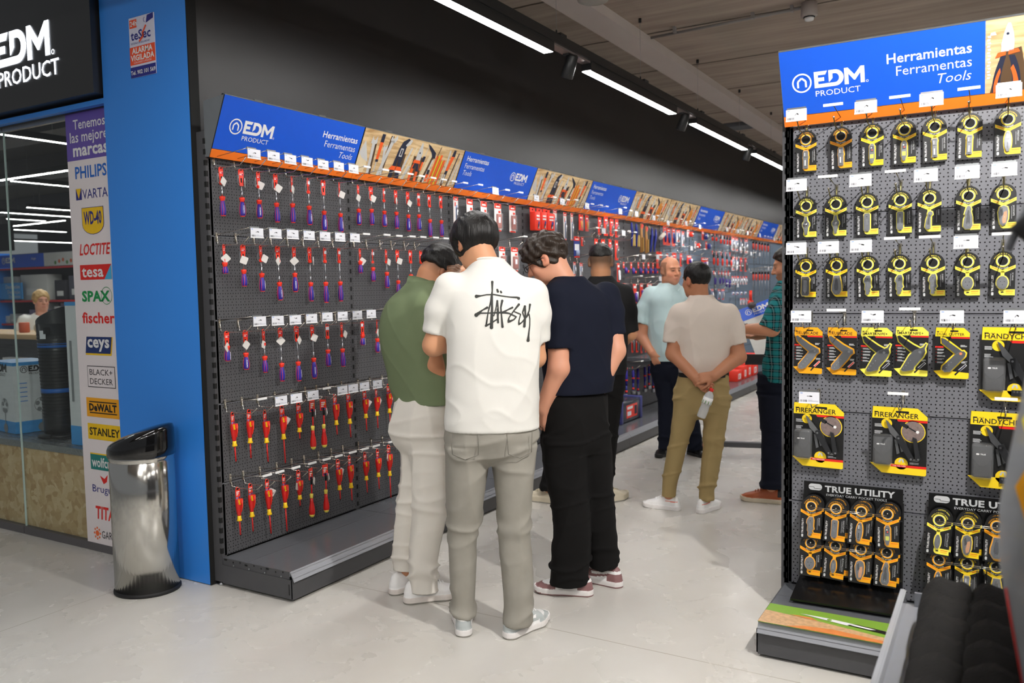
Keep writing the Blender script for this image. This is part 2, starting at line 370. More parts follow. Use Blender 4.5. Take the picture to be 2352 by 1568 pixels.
for r0, r1, c, k in ((0, 0, BLACK, 2), (.004, .004, W2, 3)): R(-4.294 + r0, .915 + r1, -4.05 - r0, 1.032 - r1, k, c)
TX('BLACK+', -4.272, -4.072, .982, 1.014, BLACK, .0, k=4); TX('DECKER', -4.272, -4.072, .932, .964, BLACK, .0, k=4)
R(-4.317, .752, -4.022, .857, 2, AMBER); R(-4.29, .832, -4.05, .838, 3, BLACK); R(-4.29, .772, -4.05, .778, 3, BLACK); TX('DeWALT', -4.292, -4.05, .784, .826, BLACK, .04, k=4)
R(-4.317, .628, -4.022, .715, 2, TOOL_YELLOW); TX('STANLEY', -4.30, -4.035, .65, .694, BLACK, .02, k=4)
R(-4.307, .46, -4.06, .548, 2, mat('brand_teal', (30, 128, 122), .5)); R(-4.307, .545, -4.06, .552, 3, TOOL_YELLOW); TX('wolfcraft', -4.295, -4.07, .475, .53, WHITE, .02, k=4)
TX('Bruguer', -4.303, -4.06, .322, .375, NAVY_PRINT, .0); P.flat([(a - PX, c - PZ) for a, c in ((-4.23, .43), (-4.20, .385), (-4.17, .40), (-4.16, .44), (-4.19, .415))], .0012, RED)
TX('TITAN', -4.284, -4.06, .185, .258, RED, .03, .1)
P.disc(-4.28 - PX, .103 - PZ, .016, .0012, mat('brand_orange', (240, 110, 50), .5))
for k in range(8):
    a = 2*PI*k/8; P.disc(-4.28 - PX + .026*math.cos(a), .103 - PZ + .03*math.sin(a), .007, .0012, MATS['brand_orange'], 6)
TX('GARDENA', -4.24, -4.02, .08, .122, BLACK, .0)
o = part('brand_poster', P, None, (PX, 2.712, PZ), (PI/2, 0, 0)); tag(o, 'tall white brand poster with a purple top on the shop window', 'poster')

# alarm company sign on the pillar
S_ = MB(); S_.box((0, 0, -.003), (.19, .285, 0), mat('sign_lilac', (214, 214, 232), .4)); O2 = mat('alarm_orange', (240, 84, 40), .5)
S_.rect(0, .06, .19, .145, .001, O2); S_.rect(0, 0, .19, .05, .001, NAVY_PRINT); S_.rect(.006, .235, .06, .275, .001, O2); S_.text('24h.', .034, .012, .244, .002, WHITE, .02)
S_.text('teSec', .062, .012, .178, .001, NAVY_PRINT, .02, sx=1.08); S_.stroke([(.075, .165), (.11, .19), (.10, .20), (.13, .235)], .01, .002, O2)
S_.text('SISTEMAS DE SEGURIDAD', .0125, .012, .157, .001, NAVY_PRINT); S_.text('ALARMA', .038, .095, .113, .002, WHITE, .03, align='CENTER'); S_.text('VIGILADA', .038, .095, .079, .002, WHITE, .03, align='CENTER')
S_.text('CON AVISO A POLICIA', .013, .095, .065, .002, WHITE, align='CENTER'); S_.text('Tel. 902 101 569', .0265, .095, .014, .002, WHITE, .02, align='CENTER')
S_.flat([(.13, .245), (.185, .26), (.185, .285), (.14, .28)], .001, NAVY_PRINT); S_.ring(.125, .262, .010, .013, .001, NAVY_PRINT, 8, a0=PI*.6, a1=PI*1.4)
o = part('alarm_sign', S_, None, (-3.69, 2.635, 2.468), (PI/2, 0, 0)); tag(o, 'small white and orange alarm notice high on the blue pillar', 'sign')

# ---------------------------------------------------------------- sensor bin
t = thing('sensor_bin', 'tall stainless steel sensor bin with a glossy black lid by the blue pillar', 'bin', (-3.515, 2.468, 0), (0, 0, .53))
mirror = mat('polished_stainless', (214, 212, 206), .13, 1.0, var=.02)
b = MB(); b.lathe([(.150, .0), (.153, .004), (.153, .014), (.149, .018)], RUBBER, 40, sy=.9); part('base_ring', b, t)
b = MB(); b.lathe([(.147, .016), (.147, .625), (.143, .63), (.143, .636), (.147, .64), (.147, .668)], mirror, 48, sy=.9); part('body', b, t)
gl = mat('glossy_black', (12, 12, 13), .07, coat=.6)
b = MB(); prof = [(.152, .655), (.152, .70)]; n = 40; vs = []; fs = []
rows = [(1.0, .655, 0), (1.0, .672, .25), (.995, .69, .9), (.95, .705, 1.0), (.84, .714, 1.0), (.6, .722, 1.0), (.3, .726, 1.0), (0.02, .727, 1.0)]
for s, z, q in rows:
    for k in range(n):
        a = 2*PI*k/n; x = .153*s*math.cos(a); vs.append((x, .138*s*math.sin(a), z + q*(.045 + .34*x)))
for i in range(len(rows) - 1):
    for k in range(n): fs.append((i*n+k, i*n+(k+1) % n, (i+1)*n+(k+1) % n, (i+1)*n+k))
fs.append(tuple(range((len(rows)-1)*n, len(rows)*n))); fs.append(tuple(reversed(range(n))))
b.add(vs, fs, gl, None, True); lid = part('lid', b, t)
b = MB()
for y in (-.022, .022): b.lathe([(.008, 0), (.008, .002), (.004, .003)], mat('sensor_green', (50, 150, 110), .2), 10, T(-.117, y, .7055) @ Ry(-.45))
b.lathe([(.017, 0), (.017, .001), (.012, .0005)], RUBBER, 16, T(-.085, 0, .723) @ Ry(-.35)); part('sensor', b, lid)

# ---------------------------------------------------------------- things behind the glass
WB = mat('carton_white', (228, 230, 234), .5); CB = mat('carton_blue', (72, 160, 232), .5)
def carton(name, label, lo, hi, band, art, loc, rz):
    b = MB(); b.box(lo, hi, WB); x0, y0, z0 = lo; x1, y1, z1 = hi
    b.box((x0 - .001, y0 - .001, z0), (x1 + .001, y1 + .001, z0 + band), CB); b.box((x0 - .001, y0 - .001, z1 - .02), (x1 + .001, y1 + .001, z1 + .001), CB)
    art(b, x0, y0, z0, x1, y1, z1); o = part(name, b, None, loc, (0, 0, rz)); tag(o, label, 'box'); return o
def fan_art(b, x0, y0, z0, x1, y1, z1):
    for Mx, w in ((basis((x0, y0 - .003, z0), (1, 0, 0), (0, 0, 1), (0, -1, 0)), x1 - x0), (basis((x1 + .003, y0, z0), (0, 1, 0), (0, 0, 1), (1, 0, 0)), y1 - y0)):
        edm_logo(b, w*.35, .385, 0, w*.14, BLACK, M=Mx); c = w*.62
        for k in range(5):
            a = 2*PI*k/5 + .3; b.disc(c + .028*math.cos(a), .17 + .034*math.sin(a), .014, 0, GREY, 10, Mx)
        b.ring(c, .17, .044, .047, 0, GREY, 18, Mx); b.stroke([(c, .14), (c, .03)], .008, 0, GREY, Mx); b.disc(c, .028, .03, 0, GREY, 12, Mx)
        for k in range(5): b.rect(w*.12, .20 + k*.028, w*.3, .205 + k*.028, 0, TAG_BLUE, Mx)
carton('fan_carton', 'white and blue fan carton standing on the checker plate', (-.36, 0, 0), (0, .26, .445), .075, fan_art, (-5.28, 2.845, .5565), -.12)
def tall_art(b, x0, y0, z0, x1, y1, z1):
    b.rect(.03, .25, .05, .6, 0, GREY, basis((x0, y0 - .003, z0), (1, 0, 0), (0, 0, 1), (0, -1, 0)))
carton('tall_carton', 'tall narrow white carton with a blue foot beside the brand poster', (0, 0, 0), (.2, .2, .82), .11, tall_art, (-4.62, 2.80, .5565), 0)
t = thing('tower_fan', 'black tower fan wrapped in blue tape on the checker plate', 'fan', (-4.985, 2.955, .5565))
fb = mat('fan_black', (40, 40, 42), .3)
b = MB(); b.lathe([(.125, 0), (.128, .008), (.12, .018), (.06, .024)], fb, 32); part('base', b, t)
b = MB(); b.lathe([(.088, .02), (.09, .06), (.1, .5), (.105, .70)], fb, 28)
n = 28; vs = []; fs = []
for s, z in ((1, 0), (.98, .005), (.6, .012), (.02, .014)):
    for k in range(n): a = 2*PI*k/n; vs.append((.105*s*math.cos(a), .105*s*math.sin(a), .69 + z + .05*(1 + math.cos(a - .3))*(.5 + .5*s)))
for i in range(3):
    for k in range(n): fs.append((i*n+k, i*n+(k+1) % n, (i+1)*n+(k+1) % n, (i+1)*n+k))
b.add(vs, fs, fb, None, True)
b.add([(.105*math.cos(2*PI*k/n), .105*math.sin(2*PI*k/n), .69) for k in range(n)] + [(.105*math.cos(2*PI*k/n), .105*math.sin(2*PI*k/n), .69 + .05*(1 + math.cos(2*PI*k/n - .3))) for k in range(n)], [(k, (k+1) % n, n+(k+1) % n, n+k) for k in range(n)], fb, None, True)
for k in range(26): b.lathe([(.0915 + k*.0005, .12 + k*.02), (.0925 + k*.0005, .123 + k*.02), (.0915 + k*.0005, .126 + k*.02)], RUBBER, 24)
part('tower', b, t)
b = MB()
for z, r in ((.27, .0965), (.545, .1025)): b.lathe([(r, z), (r, z + .026)], mat('tape_blue', (40, 104, 190), .3), 24)
part('tape', b, t)
b = MB(); b.rect(-.02, .6, .02, .65, .108, PAPER, basis((0, 0, 0), (.94, .34, 0), (0, 0, 1), (.34, -.94, 0))); b.box((.05, -.105, .63), (.075, -.08, .67), SLOT); part('warning_sticker', b, t)
b = MB(); b.tube([(.03, -.07, .03), (.1, -.13, .008), (.2, -.1, .006), (.16, .02, .006), (.05, .1, .02)], .004, RUBBER, 6); part('power_cord', b, t)

t = thing('service_counter', 'long dark counter with a pale wooden top inside the shop', 'counter', (-8.6, 4.6, 0))
b = MB(); b.box((-1.9, .05, .02), (1.5, .62, .985), mat('counter_dark', (66, 68, 72), .5)); part('base', b, t)
b = MB(); b.cbox((-1.95, 0, .985), (1.55, .68, 1.035), mat('counter_wood', (196, 164, 122), .4), .006); part('worktop', b, t)
b = MB(); b.box((-.05, -.03, .42), (1.45, .05, .80), mat('counter_white', (222, 224, 226), .5)); b.box((-.03, -.034, .46), (.5, -.03, .76), MID_STEEL); part('front_panel', b, t)
b = MB(); b.box((0, 0, 0), (.10, .006, .14), mat('first_aid_green', (20, 140, 84), .4)); Mx = basis((.05, -.001, .07), (1, 0, 0), (0, 0, 1), (0, -1, 0))
b.flat([(-.015, -.05), (.015, -.05), (.015, .01), (.035, .01), (0, .05), (-.035, .01), (-.015, .01)], 0, WHITE, Mx)
o = part('exit_sign', b, None, (-7.60, 4.555, .60)); tag(o, 'green sign with a white arrow on the white counter front', 'sign')
for i, (x, w, d_, h, c, nm, lb) in enumerate(((-8.75, .16, .14, .10, (196, 92, 60), 'paint_can', 'orange can on the wooden counter nearest the glass seam'), (-8.5, .24, .16, .10, (214, 208, 190), 'paper_roll', 'cream roll lying on the wooden counter beside the orange can'), (-8.22, .20, .14, .09, (120, 180, 120), 'leaflet_box', 'green and white leaflet box on the counter in front of the woman'))):
    b = MB()
    if i < 2:
        Mx = T(0, 0, h/2) @ Ry(PI/2) if i else T(0, 0, 0)
        b.lathe([(h*.45, 0), (h*.5, .006), (h*.5, w if i else h), (h*.45, (w if i else h) + .004)], mat('counter_item_%d' % i, c, .5), 18, Mx)
    else: b.cbox((-w/2, -d_/2, 0), (w/2, d_/2, h), mat('counter_item_2', c, .5)); b.rect(-.07, -.03, .05, .03, h + .001, WHITE)
    o = part(nm, b, None, (x, 4.86, 1.0355)); tag(o, lb, 'product')
b = MB(); b.box((0, 0, 0), (.3, .22, .004), PAPER); o = part('paper_sheet', b, None, (-7.95, 4.72, 1.0355), (0, 0, .1)); tag(o, 'sheet of white paper on the counter before the woman', 'paper')

# shelving on the far side of the shop with its stock
t = thing('shop_shelving', 'dark shop shelving with blue header boards behind the woman', 'shelf unit', (-13.2, 7.4, 0))
b = MB(); b.box((-1.6, .35, 0), (1.7, .4, 2.1), mat('back_panel_dark', (58, 60, 66), .5)); part('back_panel', b, t)
for z in (1.32, .95, .55, 1.83): b = MB(); b.box((-1.6, 0, z), (1.7, .36, z + .02), SHELF_STEEL); b.box((-1.6, -.012, z - .008), (1.7, 0, z + .022), mat('shelf_edge_red', (206, 50, 56), .5)); part('shelf', b, t)
b = MB(); b.box((-.78, -.02, 1.86), (.55, 0, 2.06), SIGN_BLUE); Mx = basis((-.78, -.022, 1.86), (1, 0, 0), (0, 0, 1), (0, -1, 0)); edm_logo(b, .28, .075, 0, .085, WHITE, product=False, M=Mx); b.text('Hogar', .05, 1.0, .11, 0, WHITE, M=Mx); part('header_board', b, t)
b = MB(); b.box((.55, -.02, 1.86), (1.7, 0, 2.06), mat('header_pale', (206, 206, 204), .5)); Mx = basis((.55, -.022, 1.86), (1, 0, 0), (0, 0, 1), (0, -1, 0))
for k in range(9): b.disc(.3 + k*.1, .045 + .02*(k % 3), .03, 0, mat('tomato', (206, 96, 60), .5) if k % 3 else mat('leaf', (96, 140, 80), .5), 10, Mx)
part('header_picture', b, t)
b = MB(); b.box((-1.6, -.02, 1.36), (-.1, 0, 1.62), CB); Mx = basis((-1.6, -.022, 1.36), (1, 0, 0), (0, 0, 1), (0, -1, 0)); b.text('Decoración', .085, 1.45, .17, 0, WHITE, .01, align='RIGHT', M=Mx); b.text('Decoração', .08, 1.45, .09, 0, WHITE, align='RIGHT', M=Mx); b.text('Decoration', .07, 1.45, .02, 0, WHITE, 0, .2, align='RIGHT', M=Mx); part('category_board', b, t)
sw = [mat('stock_%d' % i, c, .5) for i, c in enumerate(((206, 206, 206), (188, 190, 194), (224, 224, 222), (96, 96, 110), (130, 120, 150), (60, 58, 66)))]
def stock(i, x, z, w, h, d_, m, y=.06, row='top'):
    b = MB(); b.cbox((-w/2, 0, 0), (w/2, d_, h), m, .006); b.rect(-w*.3, h*.2, w*.3, h*.45, .002, WHITE, basis((0, 0, 0), (1, 0, 0), (0, 0, 1), (0, -1, 0)))
    o = part('shop_carton', b, None, (-13.2 + x, 7.4 + y, z)); tag(o, '%s carton, %s from the left on the %s shelf behind the woman' % (('pale', 'grey', 'white', 'charcoal', 'lilac', 'black')[sw.index(m)], ORD[i], row), 'box', 'cartons on the shop shelves')
for i, (x, w, h, k) in enumerate(((-.62, .50, .38, 1), (.10, .72, .40, 2), (.80, .28, .3, 5), (1.2, .34, .36, 3))): stock(i, x, 1.342, w, h, .25, sw[k], row='upper')
for i in range(10): stock(i, .0 + i*.17, .972, .13, .22 + .05*(i % 3), .2, sw[(4, 3, 0, 4, 2)[i % 5]], row='middle')
for i in range(8): stock(i, -1.45 + i*.18, .972, .15, .12 + .03*(i % 2), .2, sw[(2, 0, 2, 1)[i % 4]], row='left half of the middle')
b = MB(); b.box((0, 0, 0), (.4, .3, 2.1), blue_m); struct('column_shop', b).location = (-14.35, 7.3, 0)
b = MB(); b.box((0, 0, 0), (2.2, .06, .42), FAS); edm_logo(b, 1.15, .16, 0, .13, WHITE, M=basis((0, -.004, 0), (1, 0, 0), (0, 0, 1), (0, -1, 0)))
o = part('department_sign', b, None, (-15.5, 7.25, 2.12)); tag(o, 'black hanging sign with white letters above the far shop shelving', 'sign')

# ---------------------------------------------------------------- ceiling lights
LED = mat('led_diffuser', (255, 253, 250), .5, emit=LAMP_POWER, var=0)
LED_S = mat('led_diffuser_spot', (255, 253, 250), .5, emit=30, var=0)
TRK = mat('track_black', (26, 27, 28), .45)
def linear_lamp(label, loc, L_, rz=0, group='linear ceiling lamps', w=.06, wires=0):
    t = thing('linear_lamp', label, 'lamp', loc, (0, 0, rz), group)
    b = MB(); b.box((-w*.6, 0, .004), (w*.6, L_, .06), TRK); b.box((-w*.6, 0, -.001), (-w*.52, L_, .005), TRK); b.box((w*.52, 0, -.001), (w*.6, L_, .005), TRK); part('housing', b, t)
    b = MB(); b.box((-w*.52, .006, -.0005), (w*.52, L_ - .006, .0045), LED); part('diffuser', b, t)
    if wires:
        for y in (.2, L_ - .2): q = MB(); q.tube([(0, y, .055), (0, y, wires)], .0015, STEEL, 5); part('suspension_wire', q, t)
    return t
def track(label, x, y0, y1, z=2.875, rz=0):
    t = thing('light_track', label, 'track', (x, y0, z), (0, 0, rz), 'black lighting tracks')
    b = MB(); b.box((-.045, 0, 0), (.045, y1 - y0, .055), TRK); b.box((-.03, 0, -.012), (.03, y1 - y0, 0), mat('track_gear', (150, 140, 136), .35, .6)); part('rail', b, t)
    k = 0
    while k * 1.37 + .4 < y1 - y0:
        b = MB(); b.box((-.05, -.04, .05), (.05, .04, .068), TRK); b.lathe([(.008, .068), (.004, .1)], TRK, 8); part('clamp', b, t, (0, k*1.37 + .4, 0))
        b = MB(); b.tube([(0, 0, .09), (0, 0, 3.4 - z)], .0012, STEEL, 5); b.lathe([(.012, 3.4 - z - .03), (.012, 3.4 - z)], TRK, 8); part('suspension_wire', b, t, (0, k*1.37 + .4, 0)); k += 1
    return t
def spot(label, x, y, aim, z=2.80, power=SPOT_POWER, size=1.05):
    t = thing('track_spotlight', label, 'lamp', (x, y, z), group='track spotlights')
    d_ = (Vector(aim) - Vector((x, y, z))).normalized(); q = d_.to_track_quat('Z', 'Y').to_matrix().to_4x4()
    b = MB(); b.tube([(0, 0, .063), (0, 0, .0)], .009, CHROME, 8); b.box((-.02, -.06, .05), (.02, .06, .063), TRK); part('stem', b, t)
    b = MB(); b.lathe([(.028, -.07), (.036, -.06), (.04, .075), (.037, .078), (.034, .06)], TRK, 20, q @ T(0, 0, .0)); part('lamp_head', b, t)
    b = MB(); b.lathe([(.034, .066), (.034, .069)], LED_S, 20, q); part('lens', b, t)
    l = bpy.data.lights.new('spot_beam', 'SPOT'); l.energy = power; l.spot_size = size; l.spot_blend = .7; l.shadow_soft_size = .03; l.color = (1, .965, .92)
    o = bpy.data.objects.new('spot_beam', l); COL.objects.link(o); o.parent = t
    o.matrix_local = Matrix.Translation(d_ * .085) @ d_.to_track_quat('-Z', 'Y').to_matrix().to_4x4(); return t
TX_ = -2.37
track('black lighting track hanging above the screwdriver wall', TX_, -4.0, 19.0)
for i, (y0, y1) in enumerate(((2.92, 4.52), (5.04, 6.71), (7.22, 8.95), (9.30, 10.85), (11.4, 13.0), (13.6, 15.2), (15.8, 17.4))):
    linear_lamp('bright linear LED lamp on the left track, %s from the shop sign' % ORD[i], (TX_, y0, 2.815), y1 - y0)
for i, y0 in enumerate((.75, -1.4)): linear_lamp('linear LED lamp on the left track behind the camera, ' + ORD[i], (TX_, y0, 2.815), 1.62)
for i, y in enumerate((4.80, 6.97, 9.08, 11.1)):
    spot('black track spotlight, %s from the shop sign, on the left track' % ORD[i], TX_, y, (-3.2, y + .35, 1.0), power=SPOT_POWER*.32)
for j, x in enumerate((.42, 3.6)):
    track('black lighting track hanging over the %s aisle on the right' % ('second', 'third')[j], x, -4.0, 19.0)
    for i in range(10): linear_lamp('linear LED lamp over the %s right-hand aisle, %s along' % (('second', 'third')[j], ORD[i]), (x, -3.6 + i*2.2, 2.815), 1.62)
spot('track spotlight aimed at the pocket tool stand', .42, 2.0, (-1.0, 4.0, .5), power=SPOT_POWER*1.1, size=2.1)
spot('track spotlight aimed at the young men in the aisle', .42, -.3, (-2.6, 3.1, 1.0), power=SPOT_POWER*.3, size=1.4)
spot('track spotlight aimed at the steel bin', .42, -1.9, (-3.6, 2.6, .6), power=SPOT_POWER*.7, size=1.2)
for i, (x, y, L_, rz) in enumerate(((-7.5, 3.1, 1.62, 0), (-7.5, 5.0, 1.62, 0), (-10.9, 5.64, 2.2, -PI/2), (-10.45, 5.75, 1.62, 0), (-13.4, 7.6, 1.62, 0), (-14.5, 7.3, 1.9, 0), (-15.65, 8.5, .7, 0), (-18.2, 9.5, 2.9, -PI/2 - .05), (-18.1, 9.5, 1.6, 0), (-21.8, 11.2, 2.6, 0), (-7.5, 7.1, 1.62, 0), (-10.4, 7.7, 1.62, 0))):
    linear_lamp('linear LED lamp inside the shop behind the glass, %s from the front' % ORD[i], (x, y, 2.815), L_, rz, 'linear lamps in the shop', wires=.485)
for i, (x, y, z, r) in enumerate(((-12.6, 8.2, 2.35, .16), (-11.9, 8.0, 2.12, .14), (-13.0, 8.6, 2.5, .14))):
    t = thing('wicker_pendant', 'round copper pendant lamp in the shop, %s from the poster' % ORD[i], 'lamp', (x, y, z), group='copper pendants')
    b = MB(); b.lathe([(r*math.sin(a), -r*math.cos(a)) for a in [PI*k/8 for k in range(1, 8)]], mat('copper_mesh', (150, 112, 84), .35, .7), 14); part('lamp_shade', b, t)
    b = MB(); b.tube([(0, 0, r*.95), (0, 0, 3.3 - z)], .003, RUBBER, 5); part('cord', b, t)
t = thing('smoke_detector', 'white smoke detector fed by a grey conduit on the concrete ceiling', 'detector', (-1.22, 6.33, 3.4))
b = MB(); b.lathe([(.055, -.002), (.058, -.09), (.05, -.10)], mat('detector_white', (176, 168, 164), .5), 20); part('body', b, t)
b = MB(); b.lathe([(.036, -.10), (.03, -.125), (.012, -.13)], WHITE, 16); b.lathe([(.040, -.099), (.040, -.108)], RUBBER, 8); part('sensor_head', b, t)
b = MB(); b.tube([(-.06, 0, -.03), (-1.22, .07, -.03)], .011, mat('conduit_grey', (140, 136, 134), .5), 8)
for x in (-.12, -.4, -1.0): b.box((x - .01, -.018, -.045), (x + .01, .018, -.0), MATS['conduit_grey'])
part('conduit', b, t)
t = thing('pendant_bell_lamp', 'pale bell-shaped lamp hanging from the ceiling at the top edge', 'lamp', (-1.99, 4.33, 2.985))
b = MB(); b.lathe([(.07, .005), (.085, .012), (.105, .06), (.11, .12), (.05, .2)], mat('bell_grey', (150, 148, 138), .5), 28); part('lamp_shade', b, t)
b = MB(); b.tube([(0, 0, .2), (0, 0, .415)], .006, RUBBER, 6); part('cord', b, t)
t = thing('ceiling_grille', 'small grey metal grille on the concrete ceiling above the track', 'vent', (-3.0, 10.6, 3.4))
b = MB(); b.box((-.35, -.15, -.05), (.35, .15, -.002), MID_STEEL)
for k in range(6): b.box((-.32, -.13 + k*.045, -.055), (.32, -.115 + k*.045, -.05), GREY)
part('grille', b, t)
# ================================================================ gondolas (local frame: x right, y into the board, z up)
def peg_material(name, rgb, rough=.42):
    m = mat(name, rgb, rough, var=.04, scale=3, spec=.35); N, L, B = nodes(m)
    src = B.inputs['Base Color'].links[0].from_socket
    tc = N.new('ShaderNodeTexCoord'); sp = N.new('ShaderNodeSeparateXYZ'); L.new(tc.outputs['Object'], sp.inputs[0])
    def grid(px, pz, ox, oz, r):
        a = math_n(N, L, 'MULTIPLY', math_n(N, L, 'SUBTRACT', math_n(N, L, 'FRACT', math_n(N, L, 'DIVIDE', math_n(N, L, 'ADD', sp.outputs['X'], 10 + ox), px)), .5), px)
        b = math_n(N, L, 'MULTIPLY', math_n(N, L, 'SUBTRACT', math_n(N, L, 'FRACT', math_n(N, L, 'DIVIDE', math_n(N, L, 'ADD', sp.outputs['Z'], 10 + oz), pz)), .5), pz)
        return math_n(N, L, 'LESS_THAN', math_n(N, L, 'ADD', math_n(N, L, 'MULTIPLY', a, a), math_n(N, L, 'MULTIPLY', b, b)), r*r)
    h = math_n(N, L, 'MAXIMUM', grid(.0155, .028, 0, 0, .0029), grid(.0262, .028, .005, .014, .0029))
    mx = N.new('ShaderNodeMix'); mx.data_type = 'RGBA'; mx.inputs[7].default_value = RGB(14, 14, 15)
    L.new(h, mx.inputs[0]); L.new(src, mx.inputs[6]); L.new(mx.outputs[2], B.inputs['Base Color']); return m
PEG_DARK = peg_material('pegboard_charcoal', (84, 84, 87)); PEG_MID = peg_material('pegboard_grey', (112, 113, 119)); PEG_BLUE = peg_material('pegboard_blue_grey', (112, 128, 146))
CLEAR_RAIL = mat('price_rail_plastic', (150, 152, 158), .12, var=.02, spec=.7, coat=.3)
LIFT = mat('levelling_foot', (40, 40, 42), .4, .3)
WOOD_ART = mat('printed_wood', (206, 172, 122), .5); N, L, B = nodes(WOOD_ART)
tc = N.new('ShaderNodeTexCoord'); wv = N.new('ShaderNodeTexNoise'); wv.inputs['Scale'].default_value = 3.5; wv.inputs['Detail'].default_value = 5; wv.inputs['Distortion'].default_value = 1.5
mp = N.new('ShaderNodeMapping'); mp.inputs['Scale'].default_value = (1, 1, 9); L.new(tc.outputs['Object'], mp.inputs[0]); L.new(mp.outputs[0], wv.inputs['Vector'])
cr = N.new('ShaderNodeValToRGB'); e = cr.color_ramp.elements; e[0].position = .3; e[0].color = RGB(176, 138, 90); e[1].position = .65; e[1].color = RGB(226, 198, 152)
L.new(wv.outputs['Fac'], cr.inputs['Fac']); L.new(cr.outputs['Color'], B.inputs['Base Color'])
A_STEEL = mat('printed_steel', (196, 196, 194), .5); A_DARK = mat('printed_shadow', (84, 62, 40), .5); A_NAVY = mat('printed_tool_navy', (30, 36, 58), .5); A_OR = mat('printed_tool_orange', (240, 96, 34), .5)
A_YEL = mat('printed_ruler', (226, 180, 44), .5); A_PALE = mat('printed_handle', (222, 204, 168), .5)

def tools_art(b, M, w, h, z0=.0006):
    """a row of hand tools printed on a wooden bench, u across (m), v up (m)"""
    def S(u, v): return (u*w, v*h)
    def pol(pts, m, k): b.flat([S(u, v) for u, v in pts], z0*k, m, M)
    def bar(u0, v0, u1, v1, t0, t1, m, k): pol([(u0-t0, v0), (u0+t0, v0), (u1+t1, v1), (u1-t1, v1)], m, k)
    def shade(u0, v0, u1, v1, t): bar(u0+.014, v0, u1+.014, v1, t, t, A_DARK, 1)
    pol([(0,.42),(.035,.62),(.085,.22),(.07,.0),(0,.0)], A_PALE, 1); pol([(.0,.45),(.03,.74),(.09,.26),(.03,.34)], A_STEEL, 2)
    shade(.115, 0, .10, .7, .014); bar(.115, 0, .10, .68, .011, .012, A_STEEL, 2); pol([(.075,.70),(.088,.68),(.112,.68),(.127,.72),(.12,.88),(.108,.78),(.094,.78),(.082,.86)], A_STEEL, 2)
    bar(.163, .06, .165, .32, .004, .004, A_STEEL, 2); bar(.165, .30, .165, .36, .012, .012, A_NAVY, 3); bar(.165, .36, .167, .76, .011, .014, A_OR, 2); bar(.167, .76, .168, .95, .014, .014, A_NAVY, 3)
    shade(.215, .05, .235, .95, .014); bar(.205, 0, .262, .86, .012, .014, A_STEEL, 2); pol([(.238,.86),(.25,.80),(.28,.80),(.298,.9),(.29,1),(.272,.9),(.256,.9),(.248,.98)], A_STEEL, 2)
    bar(.235, .0, .208, .6, .008, .009, A_STEEL, 1.5); pol([(.19,.62),(.2,.58),(.22,.58),(.228,.66),(.222,.74),(.21,.66),(.198,.72)], A_STEEL, 2)
    shade(.35, 0, .36, .6, .04); bar(.32, 0, .325, .24, .018, .018, A_NAVY, 2); bar(.385, 0, .375, .24, .02, .018, A_NAVY, 2); bar(.318, .18, .33, .28, .03, .02, A_OR, 3); bar(.385, .18, .375, .28, .032, .02, A_OR, 3)
    pol([(.315,.27),(.345,.27),(.35,.5),(.36,.3),(.385,.27),(.395,.6),(.40,.82),(.42,.94),(.40,.98),(.355,.88),(.335,.7)], A_NAVY, 2.5); pol([(.385,.8),(.41,.92),(.425,.98),(.44,.94),(.425,.84),(.40,.78)], A_STEEL, 3); pol([(.347,.52),(.375,.52),(.378,.72),(.352,.72)], A_STEEL, 3); pol([(.355,.55),(.368,.55),(.37,.69),(.358,.69)], A_NAVY, 4)
    bar(.405, .1, .455, .78, .009, .008, A_STEEL, 2); bar(.425, .0, .50, .82, .008, .006, A_PALE, 1.6); bar(.44, .0, .475, .35, .01, .01, A_STEEL, 2)
    shade(.53, 0, .53, .6, .05); pol([(.49,.0),(.515,.0),(.525,.3),(.535,.44),(.515,.46),(.50,.36)], A_OR, 2); pol([(.575,.0),(.55,.0),(.547,.3),(.538,.44),(.56,.46),(.572,.3)], A_OR, 2); bar(.517, .3, .53, .46, .01, .012, A_NAVY, 2.6); bar(.56, .24, .545, .46, .014, .012, A_NAVY, 2.6)
    bar(.535, .44, .535, .52, .038, .03, A_OR, 3); pol([(.515,.50),(.562,.50),(.567,.7),(.55,.93),(.538,.96),(.52,.72)], A_STEEL, 3); b.disc(*S(.54, .70), .006, z0*4, A_NAVY, 10, M)
    bar(.59, .28, .594, .5, .008, .009, A_OR, 2); bar(.592, .5, .597, .64, .012, .012, A_NAVY, 2.5); bar(.597, .64, .612, .92, .003, .002, A_STEEL, 2)
    shade(.62, 0, .665, .7, .018); bar(.605, 0, .66, .74, .016, .014, A_PALE, 2); pol([(.60,.96),(.63,.92),(.70,.78),(.705,.64),(.675,.64),(.655,.76),(.62,.86)], A_NAVY, 3)
    bar(.65, .0, .69, .6, .007, .007, A_STEEL, 2); bar(.672, .04, .676, .22, .012, .013, A_OR, 2.5); bar(.676, .22, .678, .34, .012, .012, A_NAVY, 2.6)
    for i in range(5): bar(.705 + i*.021, 0, .728 + i*.021, .72 + .05*(i % 3) - .03*i, .0105, .0095, A_YEL if i % 2 else A_OR, 2 + .2*i); bar(.705 + i*.021 + .008, 0, .728 + i*.021 + .008, .7 - .03*i, .0015, .0015, A_DARK, 3.4)
    bar(.725, .7, .742, .96, .004, .003, A_DARK, 2)
    shade(.84, .0, .87, .7, .012); bar(.835, .0, .838, .3, .006, .006, A_STEEL, 2); bar(.86, .05, .862, .3, .006, .007, A_STEEL, 2); bar(.845, .4, .848, .92, .008, .008, A_STEEL, 2); bar(.862, .30, .868, .40, .014, .012, A_NAVY, 3); bar(.866, .38, .893, .8, .012, .018, A_OR, 2.6); bar(.893, .78, .898, .95, .018, .012, A_NAVY, 3)
